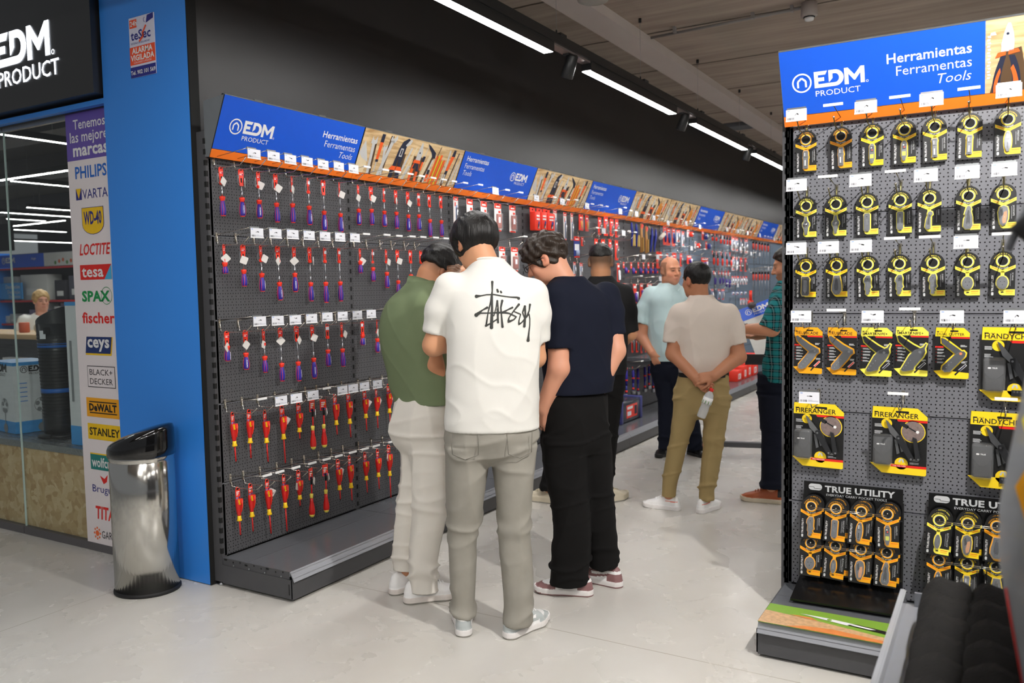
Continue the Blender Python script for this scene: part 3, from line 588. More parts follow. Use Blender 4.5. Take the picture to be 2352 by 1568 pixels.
    bar(.91, .0, .95, .9, .005, .005, A_NAVY, 2); bar(.93, .02, .965, .6, .008, .006, A_STEEL, 2); bar(.975, .05, .985, .8, .006, .006, A_STEEL, 2)

SL_H = .296; SL_U = Vector((0, -.398, .917)); SL_N = Vector((0, -.917, -.398))
def header_matrix(): return basis((0, -.025, 2.047), (1, 0, 0), SL_U, SL_N)
def header(label, kind, w, M0, x0, left_first=True, photo_w=None):
    """one canted header board over the pegboard, orange strip at its foot"""
    t = thing('header_sign', label, 'sign', group='header signs over the gondola'); t.matrix_world = M0 @ T(x0, 0, 0)
    Mh = header_matrix(); g = .004
    b = MB(); face = SIGN_BLUE if kind == 'blue' else WOOD_ART
    b.box((g, .042, -.012), (w - g, SL_H, 0), face, Mh); b.box((g, SL_H, -.014), (w - g, SL_H + .004, .001), alu, Mh); b.box((0, .0, -.016), (g, SL_H, .001), SLOT, Mh)
    for x in (w*.18, w*.62): b.box((x, SL_H + .003, -.01), (x + .05, SL_H + .009, .004), alu, Mh)
    part('board', b, t)
    b = MB(); b.box((g*.3, 0, -.012), (w - g*.3, .040, .002), ORANGE, Mh); part('orange_strip', b, t)
    if kind == 'blue':
        b = MB()
        if left_first:
            edm_logo(b, .155, .135, .0008, .063, WHITE, M=Mh)
            b.text('Herramientas', .049, .948, .196, .0008, WHITE, .012, align='RIGHT', M=Mh); b.text('Ferramentas', .049, .946, .148, .0008, WHITE, -.004, align='RIGHT', M=Mh); b.text('Tools', .049, .94, .102, .0008, WHITE, -.006, .25, align='RIGHT', M=Mh)
        else:
            b.text('Herramientas', .049, .052, .235, .0008, WHITE, .012, M=Mh); b.text('Ferramentas', .049, .052, .185, .0008, WHITE, -.004, M=Mh); b.text('Tools', .049, .052, .137, .0008, WHITE, -.006, .25, M=Mh)
            edm_logo(b, .73, .168, .0008, .056, WHITE, M=Mh)
        part('lettering', b, t)
    elif kind == 'photo':
        b = MB(); tools_art(b, Mh @ T(g, .042, 0), w - 2*g, SL_H - .042); part('tool_picture', b, t)
    return t

_BAY = {}
def bay(label, w, M0, x0, peg, first=False, last=False, depth=.46, shelf_art=None):
    t = thing('gondola_bay', label, 'shelving', group='pegboard shelving bays'); t.matrix_world = M0 @ T(x0, 0, 0)
    kf = (w, peg.name)
    if kf not in _BAY:
        rows = [.145, .50, .885, 1.285, 1.685, 2.05]; pm = []
        for z0, z1 in zip(rows, rows[1:]):
            b = MB(); b.box((.016, 0, z0 + .002), (w - .016, .014, z1 - .002), peg)
            b.box((.016, -.0015, z1 - .005), (w - .016, .0, z1 - .002), MID_STEEL); pm.append(b.mesh('back_panel'))
        b = MB(); b.box((.002, -depth + .015, .118), (w - .002, -.002, .140), SHELF_STEEL); b.box((.002, -depth + .3, .1398), (w - .002, -depth + .302, .1406), DARK_STEEL); sh = b.mesh('base_shelf')
        b = MB(); Mr = basis((0, -depth + .012, .142), (1, 0, 0), (0, -.5, -.866), (0, -.866, .5)); b.box((.001, 0, -.004), (w - .001, .052, .001), CLEAR_RAIL, Mr)
        for v in (.004, .030, .047): b.box((.001, v, .001), (w - .001, v + .004, .004), CLEAR_RAIL, Mr)
        rl = b.mesh('price_rail')
        b = MB(); b.box((.001, -depth, .012), (w - .001, -depth + .018, .10), DARK_STEEL); kp = b.mesh('kick_plate')
        b = MB(); b.box((-.015, .0, .02), (.015, .07, 2.165), DARK_STEEL)
        k = 0
        while .16 + k*.05 < 2.12: b.box((-.006, -.0012, .16 + k*.05), (.006, .001, .185 + k*.05), SLOT); k += 1
        up = b.mesh('upright')
        b = MB(); b.lathe([(.026, 0), (.026, .004), (.02, .012), (.008, .016), (.008, .03)], LIFT, 14); ft = b.mesh('levelling_foot')
        _BAY[kf] = (pm, sh, rl, kp, up, ft)
    pm, sh, rl, kp, up, ft = _BAY[kf]
    for m in pm: part('back_panel', m, t)
    part('base_shelf', sh, t); part('price_rail', rl, t); part('kick_plate', kp, t)
    if not first: part('upright', up, t)
    part('levelling_foot', ft, t, (.05, -depth + .05, 0)); part('levelling_foot', ft, t, (w - .05, -depth + .05, 0))
    return t
def end_parts(t, left_x=0.0, depth=.46):
    """closed end of a run: wide upright, plinth end panel, shelf flange, header end plate"""
    b = MB(); x = left_x
    b.box((x - .002, .0, .02), (x + .028, .072, 2.168), DARK_STEEL)
    k = 0
    while .16 + k*.05 < 2.12: b.box((x - .0035, -.0012, .16 + k*.05), (x + .009, .012, .185 + k*.05), SLOT); k += 1
    part('end_upright', b, t)
    b = MB(); b.box((x - .004, -depth + .004, .016), (x + .002, .0, .106), DARK_STEEL); b.box((x - .0055, -depth + .004, .016), (x + .001, -depth + .022, .106), DARK_STEEL); b.box((x - .006, -depth + .013, .035), (x - .003, -depth + .018, .085), SLOT)
    for k in range(4): b.lathe([(.004, 0), (.004, .002)], alu, 8, T(x - .004, -.08 - k*.105, .115) @ Ry(-PI/2))
    part('end_panel', b, t)
    b = MB(); b.box((x + .0, -depth + .02, .106), (x + .004, -.002, .1405), DARK_STEEL)
    for k in range(9): b.box((x - .001, -.03 - k*.047, .130 - .006*(k % 2)), (x + .001, -.024 - k*.047 + (.012 if k % 3 == 0 else 0), .138 - .006*(k % 2)), SLOT)
    part('shelf_flange', b, t)
    b = MB(); b.prism([(.0, 2.05), (-.025, 2.047), (-.142, 2.318), (.0, 2.305)], x - .001, x + .001, alu, basis((0, 0, 0), (0, 1, 0), (0, 0, 1), (1, 0, 0))); part('header_bracket', b, t)
    b = MB(); b.lathe([(.022, 0), (.022, .004), (.008, .01), (.006, .03)], STEEL, 12); part('levelling_foot', b, t, (x + .02, .036, 0))

ML = Matrix.Translation((-3.215, 2.665, 0)) @ Rz(PI/2)          # screwdriver wall: local x = world +y
MRt = Matrix.Translation((-.775, 3.565, 0))                      # pocket tool stand
def bay_edge(k): return 0 if k == 0 else .98 + (k - 1)*1.0
NB = 14
BAYW = [.98] + [1.0]*(NB - 1)
HK = ['blue','photo','blue','photo','blue','photo','photo','blue','photo','photo','blue','photo','photo','blue']
HLAB = {0: 'blue header board nearest the blue pillar, logo on the left', 1: 'header board printed with hand tools, nearest the blue pillar', 2: 'second blue header board along the screwdriver wall', 3: 'second header board printed with hand tools along the wall', 4: 'third blue header board, above the wire brushes', 5: 'third printed header board, right of the third blue one', 6: 'fourth printed header board, left of the fourth blue one', 7: 'fourth blue header board, far along the wall above the pliers', 8: 'fifth printed header board, right of the fourth blue one', 9: 'sixth printed header board, left of the farthest blue one in view', 10: 'farthest blue header board in view, by the tool stand', 11: 'printed header board just left of the pocket tool stand', 12: 'printed header board far down the aisle behind the stand', 13: 'blue header board at the far end behind the stand'}
for k in range(NB):
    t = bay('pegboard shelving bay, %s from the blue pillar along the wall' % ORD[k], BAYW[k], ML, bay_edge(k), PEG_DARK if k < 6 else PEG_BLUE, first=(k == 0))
    if k == 0: end_parts(t)
    header(HLAB[k], HK[k], BAYW[k], ML, bay_edge(k), left_first=(k == 0))
# the stand with pocket tools at the right
RW = 1.33
tR = bay('grey pegboard gondola end filled with pocket tools at the right', RW, MRt, 0, PEG_MID); end_parts(tR)
tH = header('large blue header board over the pocket tools at the right', 'blank', .71, MRt, 0); 
b = MB(); Mh = header_matrix()
b.box((0, .042, -.012), (.71, SL_H, 0), SIGN_BLUE, Mh); b.box((0, SL_H, -.014), (RW, SL_H + .005, .001), alu, Mh)
old = [o for o in tH.children if o.name.startswith('board')][0]; old.data = b.mesh('board')
edm = MB(); edm_logo(edm, .126, .14, .0008, .0625, WHITE, M=Mh)
edm.text('Herramientas', .0505, .668, .195, .0008, WHITE, .013, align='RIGHT', M=Mh); edm.text('Ferramentas', .0505, .668, .147, .0008, WHITE, -.003, align='RIGHT', M=Mh); edm.text('Tools', .0505, .667, .1, .0008, WHITE, -.006, .25, align='RIGHT', M=Mh)
part('lettering', edm, tH)
old = [o for o in tH.children if o.name.startswith('orange_strip')][0]
b = MB(); b.box((.0, .0, -.012), (RW, .040, .002), ORANGE, Mh); old.data = b.mesh('orange_strip')
b = MB(); b.box((.71, .042, -.012), (RW, SL_H, 0), WOOD_ART, Mh); Mq = Mh @ T(.71, .042, 0)
def pq(pts, m, k): b.flat(pts, .0006*k, m, Mq)
def cv(p0, p1, p2, n=8): return [((1-t)**2*p0[0] + 2*t*(1-t)*p1[0] + t*t*p2[0], (1-t)**2*p0[1] + 2*t*(1-t)*p1[1] + t*t*p2[1]) for t in [k/n for k in range(n + 1)]]
for ox, sc in ((.06, 1.0), (.26, 1.0), (.46, 1.0)):
    pq([(ox - .045, .0), (ox - .01, .14), (ox + .05, .15), (ox + .075, .0)], A_DARK, 1)
    pq(cv((ox - .038, -.0), (ox - .042, .05), (ox - .012, .125)) + cv((ox + .004, .125), (ox - .018, .05), (ox - .012, .0)), A_NAVY, 2); pq(cv((ox - .034, 0), (ox - .036, .045), (ox - .014, .085)) + cv((ox - .012, .07), (ox - .026, .03), (ox - .022, .0)), A_OR, 3)
    pq(cv((ox + .05, .03), (ox + .048, .08), (ox + .03, .125)) + cv((ox + .012, .125), (ox + .03, .06), (ox + .02, .02)), A_NAVY, 2); pq(cv((ox + .044, .025), (ox + .04, .06), (ox + .026, .092)) + cv((ox + .018, .08), (ox + .03, .05), (ox + .026, .02)), A_OR, 3)
    pq([(ox - .03, .12), (ox + .002, .128), (ox + .004, .143), (ox - .022, .138)], A_OR, 4); pq([(ox + .01, .128), (ox + .046, .134), (ox + .04, .146), (ox + .012, .143)], A_OR, 4)
    pq(cv((ox - .012, .14), (ox - .012, .19), (ox + .008, .236)) + cv((ox + .016, .236), (ox + .034, .19), (ox + .026, .14)), A_STEEL, 4); b.disc(ox + .008, .20, .0045, .003, A_NAVY, 10, Mq); b.disc(ox + .006, .165, .018, .0028, mat('printed_steel_light', (216, 216, 216), .5), 14, Mq)
for k in range(14): pq([(.004 + (k % 2)*.004, .05 + k*.011), (.014 + (k % 2)*.004, .05 + k*.011), (.016, .058 + k*.011), (.006, .058 + k*.011)], A_STEEL, 2)
pq([(.014, .2), (.034, .2), (.03, .212), (.016, .21)], A_STEEL, 2)
part('plier_picture', b, tH)
# backs of the stand
b = MB(); b.box((0, .07, .02), (RW, .08, 2.04), MID_STEEL); part('rear_panel', b, tR)
# leaflet on the base shelf and its price label
LG = mat('leaflet_green', (126, 166, 60), .35); LB = mat('leaflet_bark', (196, 158, 118), .4, var=.5, scale=60); LO = mat('leaflet_orange', (214, 130, 70), .4, var=.25, scale=30)
b = MB(); b.box((0, 0, 0), (.9, .2, .0015), LG)
b.flat([(0, 0), (.9, 0), (.9, .04), (.44, .055), (.2, .1), (0, .125)], .0022, LB); b.flat([(.1, 0), (.9, 0), (.9, .018), (.43, .025), (.26, .045), (.16, .03)], .0028, LO); b.flat([(.09, .118), (.2, .098), (.17, .122)], .0028, LO)
pts = [(.125, .142), (.3, .105), (.33, .118), (.345, .112), (.44, .098), (.44, .115), (.30, .132), (.22, .142)]
b.flat(pts, .0032, mat('leaflet_blade', (226, 226, 230), .3)); b.flat([(.30, .11), (.44, .085), (.5, .06), (.52, .07), (.44, .112), (.33, .13)], .0038, BLACK); b.flat([(.31, .112), (.38, .10), (.4, .108), (.33, .122)], .0044, WHITE); b.disc(.235, .128, .009, .0038, LG, 12)
o = part('knife_leaflet', b, None, (-.772, 3.096, .1412)); tag(o, 'printed leaflet with a knife on bark lying on the base shelf', 'leaflet')
def tag_art(b, w, h, seed=0, M=None, z=.0004):
    """printing on a shelf price ticket: brand dash, small tool drawing, barcode, grey text lines"""
    rnd = random.Random(seed)
    b.rect(w*.06, h*.86, w*.18, h*.91, z, TAG_BLUE, M)
    x = w*.06
    while x < w*.40: q = rnd.choice((.006, .010, .016))*w; b.rect(x, h*.07, x + q, h*.27, z, BLACK, M); x += q + rnd.choice((.006, .012, .02))*w
    for k in range(3): b.rect(w*.45, h*(.10 + .07*k), w*(.95 - .3*(k == 2)), h*(.135 + .07*k), z, mat('ticket_grey', (186, 188, 196), .5), M)
    a = rnd.uniform(-.5, 1.0); cx, cy, l = w*.52, h*.62, w*.13
    b.stroke([(cx - l*math.cos(a), cy - l*math.sin(a)), (cx, cy)], h*.07, z, GREY, M); b.stroke([(cx, cy), (cx + l*math.cos(a), cy + l*math.sin(a)*rnd.choice((1, -.6)))], h*.10, z, BLACK, M)
b = MB(); b.box((0, 0, -.0008), (.078, .04, 0), PAPER); tag_art(b, .078, .04, 5); o = part('base_price_ticket', b, None, (-.525, 3.096, .0945), (PI/2 - .5, 0, 0)); tag(o, 'white price ticket on the rail below the knife leaflet', 'price tag')

# ---------------------------------------------------------------- peg hooks
_HK = {}
def hook(label, cat_group, M0, x, z, ticket, seed=0, length=.22, centre=False, ball=True, tone=CHROME):
    """double wire hook on the pegboard at local (x, z); ticket: price ticket in its holder, else a bare holder bar"""
    kf = (length, centre, ticket, tone.name)
    if kf not in _HK:
        L_ = length
        b = MB(); b.tube([(0, .004, .02), (0, -.006, .02), (0, -.008, .0), (0, -.014, -.03), (0, -L_ + .04, -.028), (0, -L_, .0)], .0022, tone, 6)
        b.lathe([(.0035, 0), (.0045, .003), (.0035, .006), (.001, .007)], CHROME, 10, T(0, -L_ + .002, -.003)); pr = b.mesh('prong')
        b = MB(); b.box((-.006, -.005, -.012), (.006, -.0005, .032), CHROME); bp_ = b.mesh('back_plate')
        b = MB(); b.tube([(0, -.006, .022), (0, -L_ - .012, .044)], .0017, tone, 6)
        x0 = -.035 if centre else -.002
        b.box((x0 if centre else -.004, -L_ - .016, .039), ((.035 if centre else .05), -L_ - .010, .049), alu if ticket else WHITE); ar = b.mesh('ticket_arm')
        _HK[kf] = (pr, bp_, ar, x0)
    pr, bp_, ar, x0 = _HK[kf]
    t = thing('peg_hook', label, 'hook', group=cat_group); t.matrix_world = M0 @ T(x, 0, z)
    part('back_plate', bp_, t); part('prong', pr, t); part('ticket_arm', ar, t)
    if ticket:
        k2 = ('tk', seed % 6, centre)
        if k2 not in _HK:
            b = MB(); w, h = .076, .042; b.box((-.001, -.001, -.0012), (w + .001, h + .001, -.0002), CLEAR_RAIL); b.rect(0, 0, w, h, 0, PAPER); b.box((-.001, -.003, -.002), (w + .001, .001, .003), WHITE); tag_art(b, w, h, seed % 6)
            _HK[k2] = b.mesh('price_ticket')
        part('price_ticket', _HK[k2], t, (-.038 if centre else -.002, -length - .017, .0), (PI/2, 0, 0), 'white price ticket with barcode')
    return t
# ================================================================ screwdrivers on the wall
TAGW = mat('security_tag', (216, 212, 208), .45); METAL_CLIP = mat('clip_metal', (150, 152, 156), .35, .8)
def rounded_card(w, h, r=.006, n=4):
    return arc(w/2 - r, h - r, r, 0, PI/2, n) + arc(-w/2 + r, h - r, r, PI/2, PI, n) + arc(-w/2 + r, r, r, PI, 1.5*PI, n) + arc(w/2 - r, r, r, 1.5*PI, 2*PI, n)
_SD = {}
FR = basis((0, 0, 0), (1, 0, 0), (0, 0, 1), (0, -1, 0))          # 2-D art facing the viewer of a board
def security_tag(parent, loc, ang, seed):
    if 'tag' not in _SD:
        b = MB(); b.prism(rounded_card(.034, .036, .005), -.0015, .0015, TAGW, FR @ T(0, -.018, 0)); _SD['tag'] = b.mesh('security_tag')
    part('security_tag', _SD['tag'], parent, loc, (0, ang, seed), 'white diamond security tag')
def purple_driver(label, M0, x, ztop, zcol, zbot, rnd, group):
    hl = round(max(.052, zcol - zbot), 3); sl = round(ztop - zcol, 3)
    t = thing('screwdriver', label, 'screwdriver', group=group); t.matrix_world = M0 @ T(x, -.05, ztop) @ Ry(rnd.uniform(-.035, .0))
    if 'hc' not in _SD:
        b = MB(); c = [(-.013, -.030), (-.010, -.052), (-.009, -.078), (-.002, -.080), (.002, -.080), (.009, -.078), (.010, -.052), (.013, -.030)] + arc(0, -.013, .0135, 0.15, PI - .15, 8)
        b.prism(c, -.001, .001, TOOL_RED, FR); b.flat([(-.007, -.008), (.007, -.008), (.004, -.003), (-.004, -.003)], .0013, SLOT, FR)
        b.text('WORKPRO', .0036, 0, -.022, .0013, WHITE, .02, align='CENTER', M=FR); b.rect(-.008, -.030, .003, -.026, .0013, WHITE, FR); b.rect(.005, -.031, .0095, -.026, .0013, NAVY_PRINT, FR)
        b.flat([(-.004, -.044), (.004, -.044), (.003, -.066), (-.003, -.066)], .0013, SLOT, FR); b.box((-.0085, -.006, -.082), (.0085, .006, -.068), TOOL_RED)
        _SD['hc'] = b.mesh('hang_card')
        b = MB(); b.box((-.02, .0, -.045), (-.013, .004, -.03), METAL_CLIP); b.box((-.021, .001, -.07), (-.017, .005, -.04), METAL_CLIP); b.tube([(-.018, .003, -.07), (-.01, .002, -.08)], .002, METAL_CLIP, 5); _SD['clip'] = b.mesh('wire_clip')
        b = MB(); b.rect(-.0125, -.034, .0125, -.017, .0016, PAPER, FR); _SD['lab'] = b.mesh('barcode_label')
    part('hang_card', _SD['hc'], t, rot=(0, 0, rnd.uniform(-.5, .5))); part('wire_clip', _SD['clip'], t)
    k = ('sh', sl)
    if k not in _SD:
        b = MB(); top = -.068 if sl > .075 else -sl + .01; b.tube([(0, 0, top), (0, 0, -sl - .002)], [.0028, .0028], STEEL, 8)
        if sl > .13: b.tube([(0, 0, -sl - .0), (0, 0, -sl + .03)], .0042, STEEL, 6)
        _SD[k] = b.mesh('shaft')
    part('shaft', _SD[k], t)
    k = ('h', hl)
    if k not in _SD:
        b = MB(); b.lathe([(.004, 0), (.0125, -.001), (.0135, -.006), (.0125, -.011), (.0095, -.019), (.0088, -.022)][::-1], TOOL_RED, 18); _SD[('col', hl)] = b.mesh('collar')
        q = hl - .02; b = MB(); prof = [(.0085, -.02), (.0115, -.02 - q*.22), (.0145, -.02 - q*.5), (.0140, -.02 - q*.8), (.0115, -.02 - q*.95), (.006, -.02 - q*.955)]
        b.lathe(prof[::-1], TOOL_PURPLE, 18); _SD[k] = b.mesh('handle')
        b = MB(); b.lathe([(.0112, -.02 - q*.94), (.0115, -.02 - q*.985), (.007, -.02 - q)][::-1], TOOL_RED, 16)
        for s in (.35, PI - .35, PI + .5, -.5):
            for s2 in (0,):
                pts = [((r + .0003)*math.cos(s + e_), -(r + .0003)*math.sin(s + e_), z) for (r, z), e_ in zip(prof[:-1], (.25, .12, 0, .1, .25))]; b.tube(pts, .0009, TOOL_RED, 5)
        b.text('WORKPRO', .0075, 0, 0, 0, WHITE, .02, align='CENTER', M=basis((.0, -.0150, -.02 - q*.52), (0, 0, -1), (1, 0, 0), (0, -1, 0))); _SD[('pp', hl)] = b.mesh('piping')
    a = rnd.uniform(-1.0, 1.0)
    h = part('handle', _SD[k], t, (0, 0, -sl), (0, 0, a)); part('piping', _SD[('pp', hl)], h, label='red piping and white maker name'); part('collar', _SD[('col', hl)], t, (0, 0, -sl))
    q = rnd.random()
    if q < .72: security_tag(t, (rnd.uniform(-.012, .018), -.008 - .004*rnd.random(), -.066 - .012*rnd.random()), rnd.uniform(.35, .9), rnd.uniform(-.9, .9))
    else: part('barcode_label', _SD['lab'], t)
    return t
def insulated_driver(label, M0, x, ztop, zh, zfl, ztip, rnd, group):
    t = thing('insulated_screwdriver', label, 'screwdriver', group=group); t.matrix_world = M0 @ T(x, -.05, ztop) @ Ry(rnd.uniform(-.06, -.01))
    zh = ztop - zh; zf = ztop - zfl; zt = ztop - ztip; kk = ('ins', round(zf - zh, 2), round(zt - zf, 2))
    if kk not in _SD:
        b = MB(); c = [(-.012, -.062), (.012, -.062), (.013, -.02), (.009, -.004), (.004, 0), (-.004, 0), (-.009, -.004), (-.013, -.02)]
        b.prism(c, -.001, .001, TOOL_RED, FR); b.flat([(-.008, -.014), (.008, -.014), (.005, -.005), (-.005, -.005)], .0013, SLOT, FR)
        for j in range(3): b.rect(-.009, -.026 - j*.007, .009 - .004*j, -.022 - j*.007, .0013, WHITE, FR)
        b.rect(-.010, -.058, -.003, -.048, .0013, TAG_BLUE, FR); b.rect(.003, -.058, .010, -.048, .0013, NAVY_PRINT, FR); b.rect(-.002, -.056, .002, -.05, .0013, ORANGE, FR); m1 = b.mesh('hang_card')
        h0, h1 = .058, zf; q = h1 - h0
        b = MB(); b.lathe([(.006, -h0), (.0135, -h0 - .003), (.015, -h0 - q*.2), (.013, -h0 - q*.45), (.010, -h0 - q*.7), (.0085, -h0 - q*.78)][::-1], DEEP_RED, 16); b.box((-.004, -.018, -h0 - q*.2), (.014, -.008, -h0 - .0), TOOL_RED); b.tube([(.009, -.018, -h0 - .006), (.011, -.014, -h0 - q*.35), (.006, -.01, -h0 - q*.6)], .0035, TOOL_RED, 6); m2 = b.mesh('handle')
        b = MB(); b.lathe([(.0085, -h0 - q*.72), (.0095, -h0 - q*.9), (.0125, -h0 - q*.97), (.012, -h0 - q), (.004, -h0 - q*1.005)][::-1], TOOL_YELLOW, 16); m3 = b.mesh('collar')
        b = MB(); b.box((-.0085, -.0165, -h0 - q*.24), (.001, -.008, -h0 - q*.02), TOOL_YELLOW); m4 = b.mesh('grip_inlay')
        b = MB(); b.tube([(0, 0, -zf), (0, 0, -zt + .008)], [.0036, .0034], DEEP_RED, 8); b.tube([(0, 0, -zt + .01), (0, 0, -zt)], [.0024, .0016], SLOT, 6); m5 = b.mesh('shaft'); _SD[kk] = (m1, m2, m3, m4, m5)
    m1, m2, m3, m4, m5 = _SD[kk]
    part('hang_card', m1, t, rot=(0, 0, rnd.uniform(-.3, .3))); h = part('handle', m2, t); part('grip_inlay', m4, h, label='yellow inlay'); part('collar', m3, t, label='yellow flared collar'); part('shaft', m5, t)
    q = rnd.random()
    if q < .6: security_tag(t, (rnd.choice((-.018, .02)), -.006, -.07 - .015*rnd.random()), rnd.uniform(.3, .9), rnd.uniform(-.8, .8))
    return t
def bulb_driver(label, M0, x, ztop, zy, zbot, rnd, group):
    t = thing('bulb_screwdriver', label, 'screwdriver', group=group); t.matrix_world = M0 @ T(x, -.05, ztop)
    if 'bulb' not in _SD:
        b = MB(); b.prism(rounded_card(.038, .062, .003), -.001, .001, TOOL_RED, FR @ T(0, -.064, 0))
        for j in range(3): b.rect(-.012, -.024 - j*.01, .012 - .005*j, -.018 - j*.01, .0013, WHITE, FR)
        b.rect(.006, -.034, .014, -.026, .0013, AMBER, FR); b.rect(-.013, -.06, -.005, -.05, .0013, NAVY_PRINT, FR); b.rect(.005, -.06, .013, -.05, .0013, TAG_BLUE, FR); m1 = b.mesh('hang_card')
        b = MB(); b.tube([(0, -.003, -.05), (0, -.003, -.09)], .005, SLOT, 8); b.tube([(0, -.003, -.085), (0, -.003, -.15)], .0042, DEEP_RED, 8); m2 = b.mesh('shaft')
        b = MB(); b.lathe([(.005, -.138), (.0095, -.142), (.010, -.150), (.0085, -.158), (.0085, -.165)][::-1], mat('pale_yellow_grip', (236, 214, 90), .4), 16); m3 = b.mesh('collar')
        b = MB(); b.lathe([(.0085, -.163), (.009, -.185), (.0145, -.215), (.0165, -.235), (.0155, -.25), (.0125, -.256)][::-1], DEEP_RED, 18); m4 = b.mesh('handle')
        b = MB(); b.lathe([(.0150, -.248), (.0135, -.258), (.009, -.266), (.003, -.268)][::-1], MATS['pale_yellow_grip'], 18); m5 = b.mesh('end_cap'); _SD['bulb'] = (m1, m2, m3, m4, m5)
    m = _SD['bulb']; part('hang_card', m[0], t, rot=(0, 0, rnd.uniform(-.3, .3))); part('shaft', m[1], t); part('collar', m[2], t); h = part('handle', m[3], t); part('end_cap', m[4], h)
    security_tag(t, (.02, -.004, -.075), .5, rnd.uniform(.4, 1)); return t
R1a = [(2.707,2.003,1.867,1.774),(2.827,2.007,1.871,1.779),(2.934,2.006,1.868,1.777),(3.047,2.008,1.863,1.764),(3.16,2.007,1.868,1.767),(3.276,2.01,1.864,1.763),(3.39,2.011,1.845,1.736),(3.517,2.011,1.841,1.736)]
R1b = [(3.674,2.012,1.876,1.784),(3.784,2.013,1.883,1.79),(3.902,2.014,1.88,1.787),(4.013,2.013,1.882,1.781),(4.131,2.014,1.873,1.771),(4.243,2.015,1.881,1.78),(4.354,2.015,1.857,1.747),(4.481,2.018,1.858,1.753)]
R2 = [(2.706,1.642,1.559,1.504),(2.82,1.644,1.525,1.443),(2.932,1.645,1.508,1.416),(3.043,1.645,1.463,1.37),(3.157,1.645,1.51,1.411),(3.269,1.646,1.461,1.36),(3.384,1.647,1.462,1.349),(3.496,1.648,1.464,1.354),(3.672,1.651,1.58,1.511),(3.783,1.65,1.546,1.464),(3.907,1.652,1.518,1.424),(4.013,1.653,1.468,1.361),(4.142,1.655,1.505,1.398),(4.249,1.654,1.505,1.397)]
R3 = [(2.702,1.233,1.164,1.09),(2.814,1.231,1.122,1.039),(2.929,1.23,1.096,1.013),(3.041,1.231,1.051,.957),(3.154,1.235,1.048,.945),(3.269,1.234,1.058,.947),(3.384,1.235,1.094,1.002),(3.499,1.237,1.091,.989),(3.674,1.239,1.16,1.098),(3.804,1.239,1.129,1.046)]
R4A = [(2.715,.845,.786,.678,.595),(2.817,.844,.784,.67,.587),(2.917,.827,.786,.66,.555),(3.032,.835,.785,.659,.526),(3.149,.835,.786,.678,.635),(3.425,.845,.79,.672,.609),(3.534,.845,.79,.662,.576),(3.673,.841,.793,.681,.601),(3.778,.841,.794,.673,.591),(3.891,.849,.793,.662,.528)]
R4B = [(3.249,.835,.695,.576),(3.333,.831,.669,.549)]
R5A = [(2.728,.478,.416,.311,.232),(2.807,.479,.421,.302,.221),(2.914,.478,.417,.293,.187),(3.027,.479,.421,.292,.165),(3.131,.48,.419,.313,.271),(3.432,.48,.42,.305,.243),(3.527,.483,.423,.295,.215),(3.66,.479,.427,.321,.239),(3.774,.477,.425,.306,.226),(3.877,.482,.42,.293,.149)]
R5B = [(3.222,.473,.332,.215),(3.332,.471,.303,.185)]
rnd = random.Random(11)
HG = 'wire hooks on the screwdriver wall'
def wall_x(y): return y - 2.665
def bayname(y): return 'first bay' if y < 3.64 else 'second bay'
def put_row(items, rowname, maker, kind, ticket):
    idx = {}
    for it in sorted(items):
        bn = bayname(it[0]); i = idx.get(bn, 0); idx[bn] = i + 1
        maker('%s, %s from the left, %s row, %s' % (kind, ORD[i], rowname, bn), ML, wall_x(it[0]), *it[1:], rnd, 'screwdrivers on the pegboard wall')
def put_hooks(items, rowname, ticket):
    idx = {}
    for it in sorted(items):
        bn = bayname(it[0]); i = idx.get(bn, 0); idx[bn] = i + 1; tk = ticket(bn, i)
        hook('%s, %s from the left, %s row, %s' % ('wire hook with white price ticket' if tk else 'bare wire hook with a white bar', ORD[i], rowname, bn), HG, ML, wall_x(it[0]), it[1] + .026, tk, seed=int(it[0]*100))
PK = 'purple screwdriver with red collar'
put_row(R1a + R1b, 'top', purple_driver, PK, 1); put_hooks(R1a + R1b, 'top', lambda b, i: b == 'first bay' and i < 7)
put_row(R2, 'second', purple_driver, PK, 1); put_hooks(R2, 'second', lambda b, i: b == 'first bay' and i < 7)
put_row(R3, 'third', purple_driver, PK, 1); put_hooks(R3, 'third', lambda b, i: True)
put_row(R4A, 'fourth', insulated_driver, 'red insulated screwdriver with yellow collar', 1); put_row(R4B, 'fourth', bulb_driver, 'red screwdriver with bulb handle hanging down', 1)
put_hooks([(a[0], .845) for a in R4A + R4B], 'fourth', lambda b, i: (i not in (0, 4)) if b == 'first bay' else i < 2)
put_row(R5A, 'bottom', insulated_driver, 'red insulated screwdriver with yellow collar', 1); put_row(R5B, 'bottom', bulb_driver, 'red screwdriver with bulb handle hanging down', 1)
put_hooks([(a[0], .479) for a in R5A + R5B], 'bottom', lambda b, i: False)

